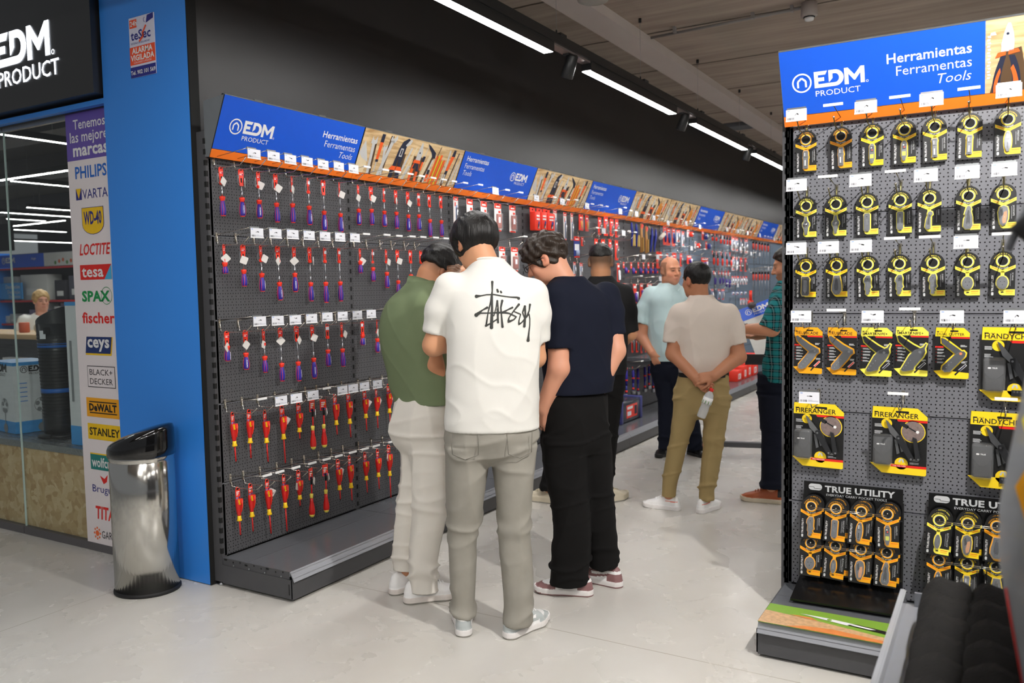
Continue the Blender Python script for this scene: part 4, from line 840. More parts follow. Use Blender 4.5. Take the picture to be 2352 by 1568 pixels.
# ---------------------------------------------------------------- packs farther along the wall
BLIS = mat('blister_film', (236, 240, 244), .06, alpha=.10, var=0, spec=.9)
BR = mat('pack_brown_red', (150, 78, 66), .5); PK_BLUE = mat('pack_blue', (46, 62, 140), .5); PK_LB = mat('pack_pale_blue', (150, 164, 196), .5)
WOODH = mat('brush_wood', (206, 150, 92), .5, var=.12); BRIS = mat('brass_bristle', (206, 176, 96), .5, bump=.6, bscale=400); CLAMP_P = mat('clamp_purple', (70, 50, 140), .4)
PINK = mat('pack_coral', (242, 84, 70), .45)
_PK = {}
def pack_mesh(kind, w, h):
    """{part name: mesh} for a hanging pack whose top centre is the origin"""
    k = (kind, round(w, 2), round(h, 2))
    if k in _PK: return _PK[k]
    w, h = k[1], k[2]; out = {}
    def card(base, band=None, bandh=.2, th=.003):
        b = MB(); b.prism(rounded_card(w, h, min(w, h)*.1), 0, th, base, FR @ T(0, -h, 0))
        if band: b.prism(rounded_card(w*.99, h*bandh, min(w, h)*.08), th, th + .0008, band, FR @ T(0, -h*bandh, 0)); b.rect(-w*.3, -h*bandh*.75, w*.3, -h*bandh*.5, th + .0012, WHITE, FR)
        b.flat([(-w*.15, -.012), (w*.15, -.012), (w*.1, -.006), (-w*.1, -.006)], th + .0013, SLOT, FR); return b, th + .0013
    if kind == 'long':
        b, z = card(mat('pack_white', (228, 222, 220), .45), TOOL_RED, .13); b.rect(-w*.25, -h*.35, -w*.05, -h*.2, z, TOOL_RED, FR)
        b.rect(-w*.1, -h*.97, w*.35, -h*.3, z, PK_LB, FR); b.rect(-w*.4, -h, w*.4, -h*.96, z, TOOL_RED, FR); out['card'] = b
        t_ = MB(); t_.tube([(w*.08, -.012, -h*.4), (w*.08, -.012, -h*.93)], .006, STEEL, 8); out['tool'] = t_
    elif kind == 'clear':
        b, z = card(MATS.get('pack_white') or mat('pack_white', (228, 222, 220), .45), TOOL_RED, .18); b.rect(w*.05, -h*.34, w*.4, -h*.26, z, TOOL_RED, FR); b.rect(-w*.45, -h, w*.45, -h*.95, z, TOOL_RED, FR); out['card'] = b
        t_ = MB(); t_.cbox((-w*.3, -.022, -h*.9), (w*.3, -.006, -h*.38), BR, .004); t_.rect(-w*.2, -h*.7, w*.1, -h*.5, .0225, PAPER, FR); out['tool'] = t_
        c = MB(); c.cbox((-w*.38, -.028, -h*.95), (w*.42, -.004, -h*.34), BLIS, .006); out['blister'] = c
    elif kind == 'redbox':
        b = MB(); b.cbox((-w/2, -.05, -h), (w/2, 0, -h*.2), TOOL_RED, .003); b.prism(rounded_card(w, h*.24, .008), 0, .003, TOOL_RED, FR @ T(0, -h*.24, 0)); b.flat([(-w*.15, -h*.12), (w*.15, -h*.12), (w*.1, -h*.07), (-w*.1, -h*.07)], .0036, SLOT, FR)
        for j in (.34, .48): b.rect(-w*.28, -h*(j + .07), w*.32, -h*j, .0506, WHITE, FR)
        out['carton'] = b
        t_ = MB(); t_.flat([(-w*.1, -h*.93), (w*.16, -h*.93), (w*.32, -h*.62), (w*.1, -h*.6), (-w*.05, -h*.78)], .0508, A_NAVY, FR); t_.disc(w*.18, -h*.66, w*.14, .0512, PK_BLUE, 12, FR); t_.flat([(w*.0, -h*.9), (w*.18, -h*.92), (w*.22, -h*.78)], .0516, A_STEEL, FR); out['picture'] = t_
    elif kind in ('red', 'redtool', 'red2', 'red2b', 'pkr'):
        b, z = card(TOOL_RED, None); b.rect(-w*.28, -h*.24, w*.28, -h*.17, z, WHITE, FR); b.rect(-w*.3, -h*.9, w*.3, -h*.32, z, PINK if kind != 'pkr' else MID_STEEL, FR); b.rect(-w*.3, -h*.36, w*.05, -h*.3, z + .0004, NAVY_PRINT, FR); out['card'] = b
        t_ = MB()
        if kind == 'red': t_.tube([(0, -.01, -h*.42), (0, -.01, -h*.85)], w*.12, mat('tool_amber', (220, 150, 40), .4), 8)
        else: t_.tube([(w*.12, -.014, -h*.40), (0, -.016, -h*.62), (w*.08, -.012, -h*.88)], [w*.1, w*.16, w*.1], mat('tool_dark', (44, 44, 50), .35), 8); t_.lathe([(w*.12, 0), (w*.16, .008), (w*.05, .012)], STEEL, 10, T(w*.1, -.014, -h*.5) @ Rx(PI/2))
        out['tool'] = t_; c = MB(); c.cbox((-w*.32, -.024, -h*.92), (w*.34, -.004, -h*.3), BLIS, .006); out['blister'] = c
    elif kind == 'wirebrush':
        b = MB(); b.tube([(-w*.1, -.02, -.005), (-w*.1, -.022, -h*.22), (0, -.026, -h*.45), (w*.12, -.022, -h*.7), (w*.05, -.02, -h*.98)], [.008, .013, .010, .013, .008], mat('brush_blue', (40, 52, 150), .4), 8); out['handle'] = b
        b = MB(); b.cbox((.0, -.05, -h*.98), (.03, -.02, -h*.5), BRIS, .006); out['bristles'] = b
    elif kind == 'wood':
        b = MB(); b.tube([(0, -.02, 0), (0, -.022, -h*.25), (0, -.024, -h*.5), (0, -.022, -h*.98)], [.009, .013, .016, .016], WOODH, 10); out['handle'] = b
        b = MB(); b.cbox((-.013, -.05, -h*.95), (.013, -.03, -h*.48), mat('brush_fibre', (176, 130, 60), .6, bump=.6, bscale=400), .005); out['bristles'] = b
        b = MB(); b.prism([(-.03, -.045), (.01, -.06), (.035, -.02), (-.005, 0)], .03, .032, PINK, FR); out['hang_card'] = b
    elif kind == 'blue':
        b = MB(); b.tube([(.02, -.02, 0), (.0, -.03, -h*.35), (-.02, -.024, -h*.7), (-.03, -.02, -h)], [.009, .015, .012, .008], mat('brush_blue', (40, 52, 150), .4), 8); out['handle'] = b
        b = MB(); b.box((-.03, -.018, -h*.98), (-.0, -.014, -h*.3), SLOT); out['blade'] = b
    elif kind == 'roller':
        b = MB(); b.lathe([(.018, -.07), (.022, -.066), (.022, .066), (.018, .07)], mat('roller_fleece', (222, 214, 204), .8, bump=.5, bscale=300), 14, T(0, -.04, -h*.6) @ Ry(1.2)); out['sleeve'] = b
        b = MB(); b.tube([(0, -.03, 0), (0, -.03, -h*.35)], .004, STEEL, 6); out['handle'] = b
    elif kind in ('rb', 'bw', 'pk', 'pkw', 'wr', 'bl', 'small'):
        base = {'rb': PINK, 'bw': PAPER, 'pk': PAPER, 'pkw': PK_LB, 'wr': PAPER, 'bl': PK_LB, 'small': PAPER}[kind]
        b, z = card(base, TOOL_RED if kind != 'bl' else PK_BLUE, .2 if kind != 'small' else .34); b.rect(-w*.3, -h*.55, w*.34, -h*.24, z, PK_LB if kind != 'bl' else PAPER, FR); b.rect(-w*.36, -h*.95, w*.36, -h*.86, z, PINK, FR); out['card'] = b
        t_ = MB(); t_.tube([(0, -.012, -h*.3), (0, -.014, -h*.6), (0, -.012, -h*.85)], [w*.08, w*.18, w*.1], STEEL if kind != 'rb' else PK_BLUE, 8); out['tool'] = t_
    elif kind == 'bluepack':
        b, z = card(PK_BLUE, TOOL_RED, .2); b.rect(-w*.4, -h*.66, w*.4, -h*.36, z, PAPER, FR); b.rect(-w*.45, -h, w*.45, -h*.93, z, TOOL_RED, FR); out['card'] = b
        t_ = MB(); t_.tube([(0, -.012, -h*.66), (0, -.012, -h*.92)], w*.2, PK_LB, 8); out['tool'] = t_
    elif kind == 'clamp':
        b = MB(); b.prism(rounded_card(w*.5, h*.55, .008), 0, .003, PINK, FR @ T(-w*.1, -h*.55, 0)); b.rect(-w*.25, -h*.3, w*.05, -h*.2, .0036, WHITE, FR); out['hang_card'] = b
        b = MB(); b.tube([(-w*.1, -.02, -h*.5), (-w*.15, -.03, -h*.75), (-w*.05, -.02, -h)], [.010, .017, .010], CLAMP_P, 8); b.tube([(w*.1, -.02, -h*.55), (w*.26, -.025, -h*.7), (w*.3, -.02, -h)], [.008, .012, .008], CLAMP_P, 8); b.lathe([(.014, -.004), (.014, .004)], TOOL_RED, 10, T(w*.24, -.04, -h*.85) @ Rx(PI/2)); out['clamp'] = b
    elif kind in ('frame', 'bigred'):
        b, z = card(TOOL_RED, None); b.rect(-w*.4, -h*.22, w*.4, -h*.1, z, WHITE, FR); b.rect(-w*.36, -h*.92, w*.36, -h*.34, z, DARK_STEEL if kind == 'frame' else PINK, FR); out['card'] = b
        t_ = MB()
        if kind == 'frame': t_.tube([(-w*.25, -.014, -h*.4), (-w*.25, -.014, -h*.88), (w*.25, -.014, -h*.88), (w*.25, -.014, -h*.4), (-w*.25, -.014, -h*.4)], .006, PAPER, 6)
        else: t_.tube([(-w*.15, -.02, -h*.45), (-w*.1, -.024, -h*.9)], .016, CLAMP_P, 8); t_.tube([(w*.2, -.02, -h*.4), (w*.15, -.02, -h*.9)], .012, PAPER, 8)
        out['tool'] = t_
    elif kind in ('tape', 'tape2'):
        b = MB(); b.prism(rounded_card(w*.55, h, .01), 0, .003, PAPER if kind == 'tape' else PINK, FR @ T(-w*.1, -h, 0)); b.rect(-w*.3, -h*.3, w*.1, -h*.15, .0036, TOOL_RED if kind == 'tape' else WHITE, FR); out['card'] = b
        b = MB(); b.lathe([(h*.2, -.05), (h*.34, -.046), (h*.34, -.014), (h*.2, -.010)], TOOL_RED if kind == 'tape' else PK_BLUE, 18, T(w*.12, -.0, -h*.6) @ Rx(PI/2) @ T(0, 0, .06)); b.lathe([(h*.1, 0), (h*.12, .054)], STEEL, 12, T(w*.12, -.005, -h*.6) @ Rx(PI/2)); out['tape_case'] = b
    elif kind in ('plier', 'purp'):
        hm = TOOL_RED if kind == 'plier' else CLAMP_P
        b = MB(); 
        for s in (-1, 1): b.tube([(s*.004, -.02, -h*.45), (s*.018, -.022, -h*.65), (s*.016, -.02, -h)], [.006, .009, .007], hm, 8)
        out['handles'] = b
        b = MB()
        for s in (-1, 1): b.tube([(s*.002, -.02, -h*.5), (s*.012, -.02, -h*.36), (s*.004, -.02, -h*.1)], [.007, .011, .004], RUBBER if kind == 'plier' else STEEL, 8)
        b.lathe([(.008, -.008), (.008, .008)], STEEL, 10, T(0, -.02, -h*.46) @ Rx(PI/2)); out['jaws'] = b
        b = MB(); b.prism(rounded_card(.04, h*.3, .004), 0, .002, TOOL_RED, FR @ T(0, -h*.26, 0)); b.rect(-.012, -h*.2, .012, -h*.12, .0026, WHITE, FR); out['hang_card'] = b
    elif kind == 'longscrew':
        b = MB(); b.tube([(0, -.02, -h*.1), (.004, -.022, -h*.2), (0, -.02, -h*.36)], [.012, .016, .010], PINK, 10); out['handle'] = b
        b = MB(); b.tube([(0, -.02, -h*.34), (0, -.02, -h)], .004, STEEL, 6); out['shaft'] = b
        b = MB(); b.lathe([(.014, -h*.1), (.016, -h*.04), (.01, 0)][::-1], RUBBER, 10, T(0, -.02, 0)); out['collar'] = b
    elif kind == 'blk':
        b, z = card(TOOL_RED, None); b.rect(-w*.2, -h*.9, w*.25, -h*.08, z, CARD_BLACK, FR); b.rect(-w*.4, -h*.5, -w*.25, -h*.1, z, WHITE, FR); out['card'] = b
        t_ = MB(); t_.tube([(0, -.012, -h*.1), (0, -.012, -h*.9)], .010, STEEL, 8); out['tool'] = t_
    elif kind == 'hammer':
        b = MB(); b.tube([(0, -.03, -.01), (0, -.032, -h*.3), (0, -.03, -h*.6)], [.011, .015, .012], TOOL_PURPLE, 10); b.lathe([(.013, 0), (.013, .02)], TOOL_RED, 10, T(0, -.03, -.02)); b.lathe([(.0155, 0), (.0155, .015)], TOOL_RED, 10, T(0, -.031, -h*.45)); out['handle'] = b
        b = MB(); b.tube([(0, -.03, -h*.6), (0, -.03, -h*.88)], .010, NAVY_PRINT, 8); b.lathe([(.012, 0), (.012, .02)], TOOL_RED, 10, T(0, -.03, -h*.84)); out['shaft'] = b
        b = MB(); b.cbox((-.03, -.045, -h), (.03, -.015, -h*.88), STEEL, .006); out['head'] = b
    out = {n: v.mesh(n) for n, v in out.items()}; _PK[k] = out; return out
KN = {'long': 'tall white pack with a red top', 'clear': 'clear blister pack on white and red card', 'redbox': 'red carton with a tool picture', 'red': 'narrow red pack', 'redtool': 'red pack with a dark tool', 'wirebrush': 'blue wire brush with brass bristles', 'wood': 'wooden handled brush', 'blue': 'dark blue scraper', 'roller': 'white fleece paint roller', 'rb': 'coral and pale blue blister pack', 'bw': 'white pack with red top', 'bluepack': 'blue pack with a red top', 'red2': 'red tool pack', 'red2b': 'red blister pack', 'clamp': 'small purple and red clamp', 'wr': 'white and red pack', 'frame': 'red card with a framed tool', 'bigred': 'wide red card', 'tape': 'red tape measure on white card', 'tape2': 'purple tape measure on red card', 'plier': 'red handled pliers', 'purp': 'purple handled pliers', 'pk': 'long white and red pack', 'pkr': 'red and grey pack', 'pkw': 'pale blue pack', 'longscrew': 'long screwdriver with coral handle', 'small': 'small white and red pack', 'bl': 'small blue pack', 'blk': 'black and red tool pack', 'hammer': 'purple hammer hanging head down'}
CATS = {'wirebrush': 'brush', 'wood': 'brush', 'roller': 'roller', 'blue': 'scraper', 'plier': 'pliers', 'purp': 'pliers', 'longscrew': 'screwdriver', 'hammer': 'hammer', 'clamp': 'clamp', 'tape': 'tape measure', 'tape2': 'tape measure'}
NMS = {'wirebrush': 'wire_brush', 'wood': 'wooden_brush', 'roller': 'paint_roller', 'blue': 'scraper', 'plier': 'pliers', 'purp': 'pliers', 'longscrew': 'long_screwdriver', 'hammer': 'hammer', 'clamp': 'hand_clamp', 'tape': 'tape_measure', 'tape2': 'tape_measure'}
FAR = [
 ('top', 1, [('long',4.66,2.025,1.84,.05),('clear',4.83,2.024,1.80,.09),('clear',5.01,2.022,1.80,.09),('clear',5.2,2.021,1.825,.08),('clear',5.41,2.022,1.822,.08)]),
 ('top', 1, [('redbox',5.72,2.03,1.85,.085),('redbox',5.83,2.03,1.864,.08),('redbox',5.95,2.03,1.862,.10),('long',6.1,2.04,1.82,.07),('long',6.28,2.029,1.794,.05),('long',6.41,2.03,1.796,.05),('red',6.59,2.033,1.891,.07)]),
 ('top', 1, [('red',6.71,2.032,1.891,.06),('redtool',6.98,2.031,1.868,.07),('redtool',7.12,2.05,1.869,.07),('redtool',7.25,2.033,1.868,.07),('redtool',7.37,2.034,1.867,.08)]),
 ('top', 1, [('wirebrush',7.7,2.027,1.79,.08),('wirebrush',7.82,2.024,1.782,.08),('wood',7.95,2.03,1.726,.06),('wood',8.08,2.007,1.726,.07),('blue',8.23,1.998,1.747,.08),('blue',8.34,1.992,1.75,.07),('roller',8.5,1.972,1.895,.12)]),
 ('top', 1, [('rb',8.68,2.038,1.839,.08),('rb',8.80,2.025,1.83,.09),('rb',8.96,2.033,1.832,.08),('bw',9.12,2.021,1.878,.09),('bw',9.28,2.011,1.837,.08),('tape',9.48,2.04,1.947,.15)]),
 ('top', 1, [('tape2',10.04,2.05,1.936,.17),('plier',10.36,2.037,1.946,.1),('plier',10.52,2.037,1.946,.1)]), ('top', 1, [('plier',10.72,2.033,1.918,.1),('plier',10.87,2.039,1.923,.09),('plier',11.01,2.038,1.921,.09),('plier',11.14,2.036,1.918,.09),('pk',11.35,2.036,1.849,.1),('pk',11.53,2.033,1.846,.1)]),
 ('top', 1, [('pk',11.76,2.026,1.821,.11),('pk',12.02,2.034,1.828,.16),('longscrew',12.35,2.014,1.69,.1),('longscrew',12.52,2.013,1.685,.1)]), ('top', 1, [('longscrew',12.72,2.012,1.679,.1),('longscrew',12.88,2.011,1.673,.1),('longscrew',13.06,2.01,1.666,.1),('longscrew',13.25,2.009,1.66,.1)]),
 ('upper middle', 2, [('bluepack',6.5,1.837,1.66,.09),('red2',6.61,1.839,1.758,.05)]), ('upper middle', 2, [('red2',6.9,1.834,1.664,.08),('red2',7.05,1.84,1.667,.07),('red2',7.21,1.841,1.664,.06),('red2',7.36,1.838,1.653,.08)]),
 ('middle', 2, [('clear',5.25,1.71,1.53,.08),('clear',5.43,1.711,1.53,.09)]), ('middle', 2, [('red2b',8.5,1.761,1.585,.13)]), ('middle', 2, [('red2b',8.76,1.748,1.621,.05),('red2b',8.98,1.76,1.603,.1),('red2b',9.21,1.759,1.606,.1),('bigred',9.5,1.741,1.637,.2)]), ('middle', 2, [('tape',9.75,1.918,1.827,.15),('tape2',10.17,1.927,1.831,.17),('bigred',10.09,1.726,1.603,.3),('plier',10.41,1.817,1.649,.12),('plier',10.58,1.816,1.641,.12)]),
 ('middle', 2, [('plier',10.79,1.815,1.633,.12),('plier',10.99,1.814,1.625,.12),('plier',11.2,1.814,1.617,.12),('pk',11.35,1.766,1.577,.1),('pk',11.53,1.762,1.579,.1)]), ('middle', 2, [('pkr',11.76,1.759,1.565,.13),('pkr',12.0,1.764,1.566,.13)]),
 ('third', 3, [('wr',6.45,1.617,1.493,.05),('wr',6.58,1.611,1.482,.05)]), ('third', 3, [('frame',7.4,1.621,1.441,.07),('clamp',7.54,1.635,1.523,.09)]), ('third', 3, [('clamp',7.73,1.638,1.52,.09),('clamp',7.92,1.641,1.521,.09),('clamp',8.06,1.64,1.521,.09),('clamp',8.2,1.642,1.519,.09),('clamp',8.33,1.641,1.519,.09)]),
 ('third', 3, [('purp',10.47,1.564,1.395,.1)]), ('third', 3, [('purp',10.68,1.565,1.394,.1),('purp',10.82,1.566,1.392,.1),('purp',10.97,1.567,1.354,.1),('purp',11.12,1.568,1.352,.1),('small',11.32,1.502,1.385,.08),('small',11.45,1.502,1.383,.08),('small',11.59,1.502,1.382,.08)]), ('third', 3, [('small',11.74,1.502,1.381,.08),('small',11.88,1.502,1.38,.08),('small',12.03,1.502,1.379,.08),('longscrew',12.35,1.568,1.217,.1),('longscrew',12.52,1.569,1.213,.1)]), ('third', 3, [('longscrew',12.72,1.57,1.21,.1),('longscrew',12.88,1.571,1.206,.1),('longscrew',13.07,1.572,1.203,.1),('longscrew',13.26,1.573,1.199,.1)]),
 ('fourth', 4, [('bigred',7.5,1.428,1.272,.16)]), ('fourth', 4, [('bigred',7.81,1.42,1.224,.1),('bigred',7.99,1.425,1.263,.11),('bigred',8.21,1.423,1.296,.11)]), ('fourth', 4, [('pkw',10.4,1.339,1.198,.11)]), ('fourth', 4, [('pkw',10.68,1.336,1.193,.11),('pkw',10.86,1.334,1.187,.11),('bl',11.34,1.297,1.248,.1),('bl',11.54,1.294,1.244,.1)]), ('fourth', 4, [('bl',11.76,1.291,1.24,.1),('bl',11.98,1.288,1.236,.1)]),
 ('lowest', 5, [('small',11.76,1.19,1.103,.07),('small',11.91,1.186,1.099,.07),('small',12.06,1.183,1.095,.07),('small',12.21,1.18,1.09,.07)]),
 ('low', 5, [('blk',7.52,.941,.743,.06)]), ('low', 5, [('blk',7.74,.935,.734,.06),('blk',7.86,.928,.724,.06),('blk',7.98,.921,.715,.06),('blk',8.1,.921,.715,.06)]),
 ('bottom', 6, [('hammer',7.5,.608,.319,.06)]), ('bottom', 6, [('hammer',7.68,.601,.33,.06),('hammer',7.80,.596,.307,.06),('hammer',7.99,.602,.311,.06),('hammer',8.11,.591,.327,.06),('hammer',8.22,.581,.283,.06),('hammer',8.36,.59,.3,.06)]),
]
cnt = {}; hcnt = {}
for row, ri, items in FAR:
    for kind, y, zt, zb, w in items:
        kb = int(y - 2.645) + 1 if y > 3.645 else 1
        key = (kind, row, kb); i = cnt.get(key, 0); cnt[key] = i + 1
        t = thing(NMS.get(kind, 'hanging_pack'), '%s, %s alike, %s row, %s bay' % (KN[kind], ORD[i], row, ORD[kb - 1]), CATS.get(kind, 'tool pack'), group='tools hanging on the far bays')
        t.matrix_world = ML @ T(wall_x(y), -.045, zt) @ Rz(rnd.uniform(-.12, .12))
        for n, me in pack_mesh(kind, w, zt - zb).items(): part(n, me, t)
        if kind not in ('small', 'bl', 'roller'):
            j = hcnt.get((row, kb), 0); hcnt[(row, kb)] = j + 1
            hook('wire hook, %s on the %s row, %s bay of the wall' % (ORD[j], row, ORD[kb - 1]), HG, ML, wall_x(y), zt + .024, (j % 3 == 1) or row == 'lowest', seed=int(y*37))
# clear tool case on the base shelf, shelf above it, red cartons farther off
t = thing('tool_case', 'clear black and blue tool case with red label on the base shelf', 'tool case', (-3.02, 7.2, .1412), (0, 0, PI/2))
b = MB(); b.cbox((-.25, -.06, 0), (.25, .14, .20), mat('case_dark', (60, 62, 72), .2), .02); part('body', b, t)
b = MB(); b.cbox((-.256, -.066, .0), (-.21, .145, .21), mat('case_blue', (62, 66, 130), .4), .008); b.cbox((.21, -.066, 0), (.256, .145, .21), MATS['case_blue'], .008); part('corner_bracket', b, t)
b = MB(); b.rect(-.13, .04, .13, .16, .061, TOOL_RED, FR); b.rect(-.11, .12, .02, .145, .0616, WHITE, FR); b.rect(-.11, .06, -.02, .1, .0616, PAPER, FR); b.rect(.06, .06, .12, .14, .0616, A_NAVY, FR); part('label', b, t)
t = thing('wall_shelf', 'grey steel shelf with price rail above the hanging hammers', 'shelf', group='steel shelves'); t.matrix_world = ML @ T(4.98, 0, .66)
b = MB(); b.box((.01, -.36, 0), (.99, -.002, .03), SHELF_STEEL); part('shelf_board', b, t); b = MB(); b.box((.01, -.375, -.012), (.99, -.36, .036), CLEAR_RAIL); part('price_rail', b, t)
for s in (.02, .96): b = MB(); b.prism([(0, 0), (-.34, 0), (0, -.12)], s, s + .004, DARK_STEEL, basis((0, 0, 0), (0, 1, 0), (0, 0, 1), (1, 0, 0))); part('bracket', b, t)
for i, (y, w, h) in enumerate(((10.7, .22, .14), (10.98, .16, .17), (11.2, .16, .19), (11.5, .26, .16), (11.55, .22, .13))):
    b = MB(); z = .1412 if i < 4 else .3022; b.cbox((-w/2, -.12, 0), (w/2, .12, h), TOOL_RED, .004); b.rect(-w*.3, h*.2, w*.2, h*.7, .1206, WHITE, FR); b.rect(-w*.2, h*.3, 0, h*.6, .121, TOOL_RED, FR)
    o = part('red_carton', b, None, (-3.02, y, z), (0, 0, PI/2)); tag(o, ('red carton %s from the left on the far base shelf' % ORD[i]) if i < 4 else 'red carton stacked on the widest carton of the far base shelf', 'carton', 'red cartons on the far base shelf')
t = thing('hand_plane', 'black plane with a red knob on the far base shelf', 'tool', (-2.95, 10.0, .1412), (0, 0, PI/2 + .3))
b = MB(); b.prism([(-.16, 0), (.16, 0), (.16, .03), (.05, .09), (-.12, .13), (-.16, .05)], -.04, .04, RUBBER, FR); part('body', b, t); b = MB(); b.lathe([(.01, 0), (.02, .02), (.016, .035)], TOOL_RED, 10, T(.09, 0, .065)); part('knob', b, t)

# price tickets on the far base rail
for i, y in enumerate((6.2, 7.62, 8.4, 9.3)):
    b = MB(); b.box((0, 0, -.001), (.076, .038, 0), PAPER); tag_art(b, .076, .038, i); o = part('base_price_ticket', b, None); o.matrix_world = ML @ T(wall_x(y), -.468, .094) @ Rx(PI/2 - .5); tag(o, 'price ticket on the wall base rail, %s from the pillar' % ORD[i], 'price tag', 'tickets on the base rail')
# ================================================================ pocket tool cards on the right-hand stand
def circ_text(b, s, r, z, size, m, mid=PI/2, M=None, cx=0, cy=0, bold=.02, inward=False):
    """lettering bent round a circle"""
    ws = [(glyphs(c, bold, 0.0, 0.0)[2] + .14 if c != ' ' else .34) for c in s]; tot = sum(ws)*size; a = (mid + tot/(2*r)) if not inward else (mid - tot/(2*r))
    for c, w in zip(s, ws):
        h = w*size/(2*r)
        a = a - h if not inward else a + h
        if c != ' ':
            rr = r if not inward else r + size*.7
            rot = a - PI/2 if not inward else a + PI/2
            ox, oy = cx + rr*math.cos(a), cy + rr*math.sin(a); q = w*size*.45
            b.text(c, size, ox - q*math.cos(rot), oy - q*math.sin(rot), z, m, bold, rot=rot, M=M)
        a = a - h if not inward else a + h
T_GREY = mat('multitool_grey', (128, 130, 134), .3, .7); T_DARK = mat('multitool_dark', (52, 53, 56), .3, .4); T_WOOD = mat('knife_scale_wood', (196, 138, 92), .5); T_LIME = mat('tool_lime', (206, 206, 60), .4)
def oval(rx, ry, n=18, cx=0, cy=0): return [(cx + rx*math.cos(2*PI*k/n), cy + ry*math.sin(2*PI*k/n)) for k in range(n)]
SHAPES = {   # outline of the tool in the blister, centre of the card body as origin (m)
 'stash': [(-.007,.033),(.007,.033),(.009,.026),(.009,.012),(.0105,.010),(.0105,.004),(.009,.002),(.009,-.036),(-.009,-.036),(-.009,.002),(-.0105,.004),(-.0105,.010),(-.009,.012),(-.009,.026)],
 'laser': [(-.004,.036),(.004,.036),(.009,.026),(.0095,-.018),(.006,-.030),(.004,-.037),(-.004,-.037),(-.006,-.030),(-.0095,-.018),(-.009,.026)],
 'torch': [(-.008,.034),(.008,.034),(.0095,.026),(.008,.018),(.008,-.026),(.0095,-.034),(-.0095,-.034),(-.008,-.026),(-.008,.018),(-.0095,.026)],
 'lighter': oval(.0105, .036), 'keytool': [(-.004,.034),(.004,.034),(.006,.018),(.012,.010),(.013,.0),(.009,-.008),(.008,-.02),(.004,-.036),(-.003,-.036),(-.007,-.012),(-.012,-.002),(-.012,.008),(-.006,.016)],
 'clip': [(-.0105,.030),(-.007,.034),(.007,.034),(.0105,.030),(.0105,-.028),(.006,-.034),(-.006,-.034),(-.0105,-.028)],
 'blade': [(.003,.030),(.010,.027),(.012,.018),(.006,.012),(.006,-.03),(.002,-.036),(-.008,-.036),(-.012,-.028),(-.009,-.002),(-.004,.014),(-.004,.024)],
 'smart': [(-.002,.042),(.006,.040),(.010,.028),(.008,.022),(.013,.0),(.014,-.03),(.008,-.042),(-.008,-.042),(-.015,-.032),(-.013,-.006),(-.008,.008),(-.012,.012),(-.006,.034)],
 'jack': [(-.012,.030),(0,.036),(.012,.030),(.015,.014),(.014,-.012),(.008,-.03),(-.002,-.037),(-.010,-.030),(-.014,-.010),(-.016,.012)],
 'grip': [(-.014,.036),(.010,.036),(.016,.026),(.014,.018),(.014,-.034),(.010,-.040),(-.012,-.040),(-.015,-.030)],
 'multi': [(-.009,.038),(.012,.038),(.014,.024),(.018,.0),(.019,-.02),(.011,-.036),(-.008,-.036),(-.017,-.020),(-.016,.0),(-.011,.022)],
 'sharkey': [(-.004,.036),(.008,.036),(.011,.024),(.010,.0),(.013,-.010),(.009,-.014),(.006,-.018),(.010,-.024),(.005,-.028),(.002,-.038),(-.008,-.036),(-.006,-.024),(-.010,-.018),(-.009,.004),(-.014,.012),(-.012,.024)],
 'scarab': oval(.0175, .0235), 'button': oval(.0095, .026)}
def tool_mesh(kind):
    b = MB(); p = SHAPES[kind]; base = {'laser': T_GREY, 'grip': T_DARK, 'multi': T_GREY, 'blade': STEEL, 'jack': T_GREY}.get(kind, T_GREY)
    b.prism(p, .003, .010, base, FR); q = [(x*.82, y*.9) for x, y in p]; b.prism(q, .009, .0125, base, FR)
    z = .013
    if kind == 'laser': b.rect(-.006, .016, .006, .026, z, BLACK, FR); b.rect(-.006, .004, .006, .016, z, T_DARK, FR); b.disc(.001, .012, .003, z + .0005, RED, 10, FR); b.rect(-.0065, -.020, .0065, -.004, z, T_LIME, FR); b.rect(-.004, .018, .001, .023, z + .0005, WHITE, FR)
    elif kind in ('stash', 'torch', 'lighter'):
        for y in (.028, .008, -.03): b.rect(-.006, y - .001, .006, y + .001, z, T_DARK, FR)
        b.rect(-.004, .012, -.0015, .026, z, WHITE, FR); b.rect(-.003, -.026, .001, -.004, z, WHITE if kind != 'lighter' else T_DARK, FR)
    elif kind == 'jack': b.prism([(.001, .012), (.010, .016), (.011, .0), (.007, -.026), (-.002, -.03), (-.004, -.016)], .0125, .014, T_WOOD, FR); b.disc(.003, -.006, .0012, .0146, STEEL, 8, FR); b.prism([(-.010, .02), (-.004, .028), (.0, .004), (-.007, -.004)], .0125, .0135, T_DARK, FR)
    elif kind in ('grip', 'smart', 'multi', 'blade'):
        b.prism([(x*.45, y*.62) for x, y in p], .0125, .0145, T_DARK if kind != 'grip' else T_GREY, FR)
        for y in (-.6, -.75): b.disc(0, y*.038, .0022, .015, STEEL, 10, FR)
        if kind == 'multi': b.rect(-.0015, -.03, .0015, .03, .015, A_NAVY, FR)
    elif kind == 'scarab':
        for x, y in ((-.006, .004), (.006, .004), (0, -.008)): b.disc(x, y, .0016, z, SLOT, 8, FR)
    elif kind == 'keytool': b.lathe([(.008, 0), (.0085, .004), (.004, .006)], STEEL, 14, FR @ T(0, .002, .012))
    else: b.rect(-.004, -.01, .004, .012, z, STEEL, FR); b.disc(.0, .022, .002, z, T_DARK, 8, FR)
    return b.mesh('pocket_tool')
_CD = {}
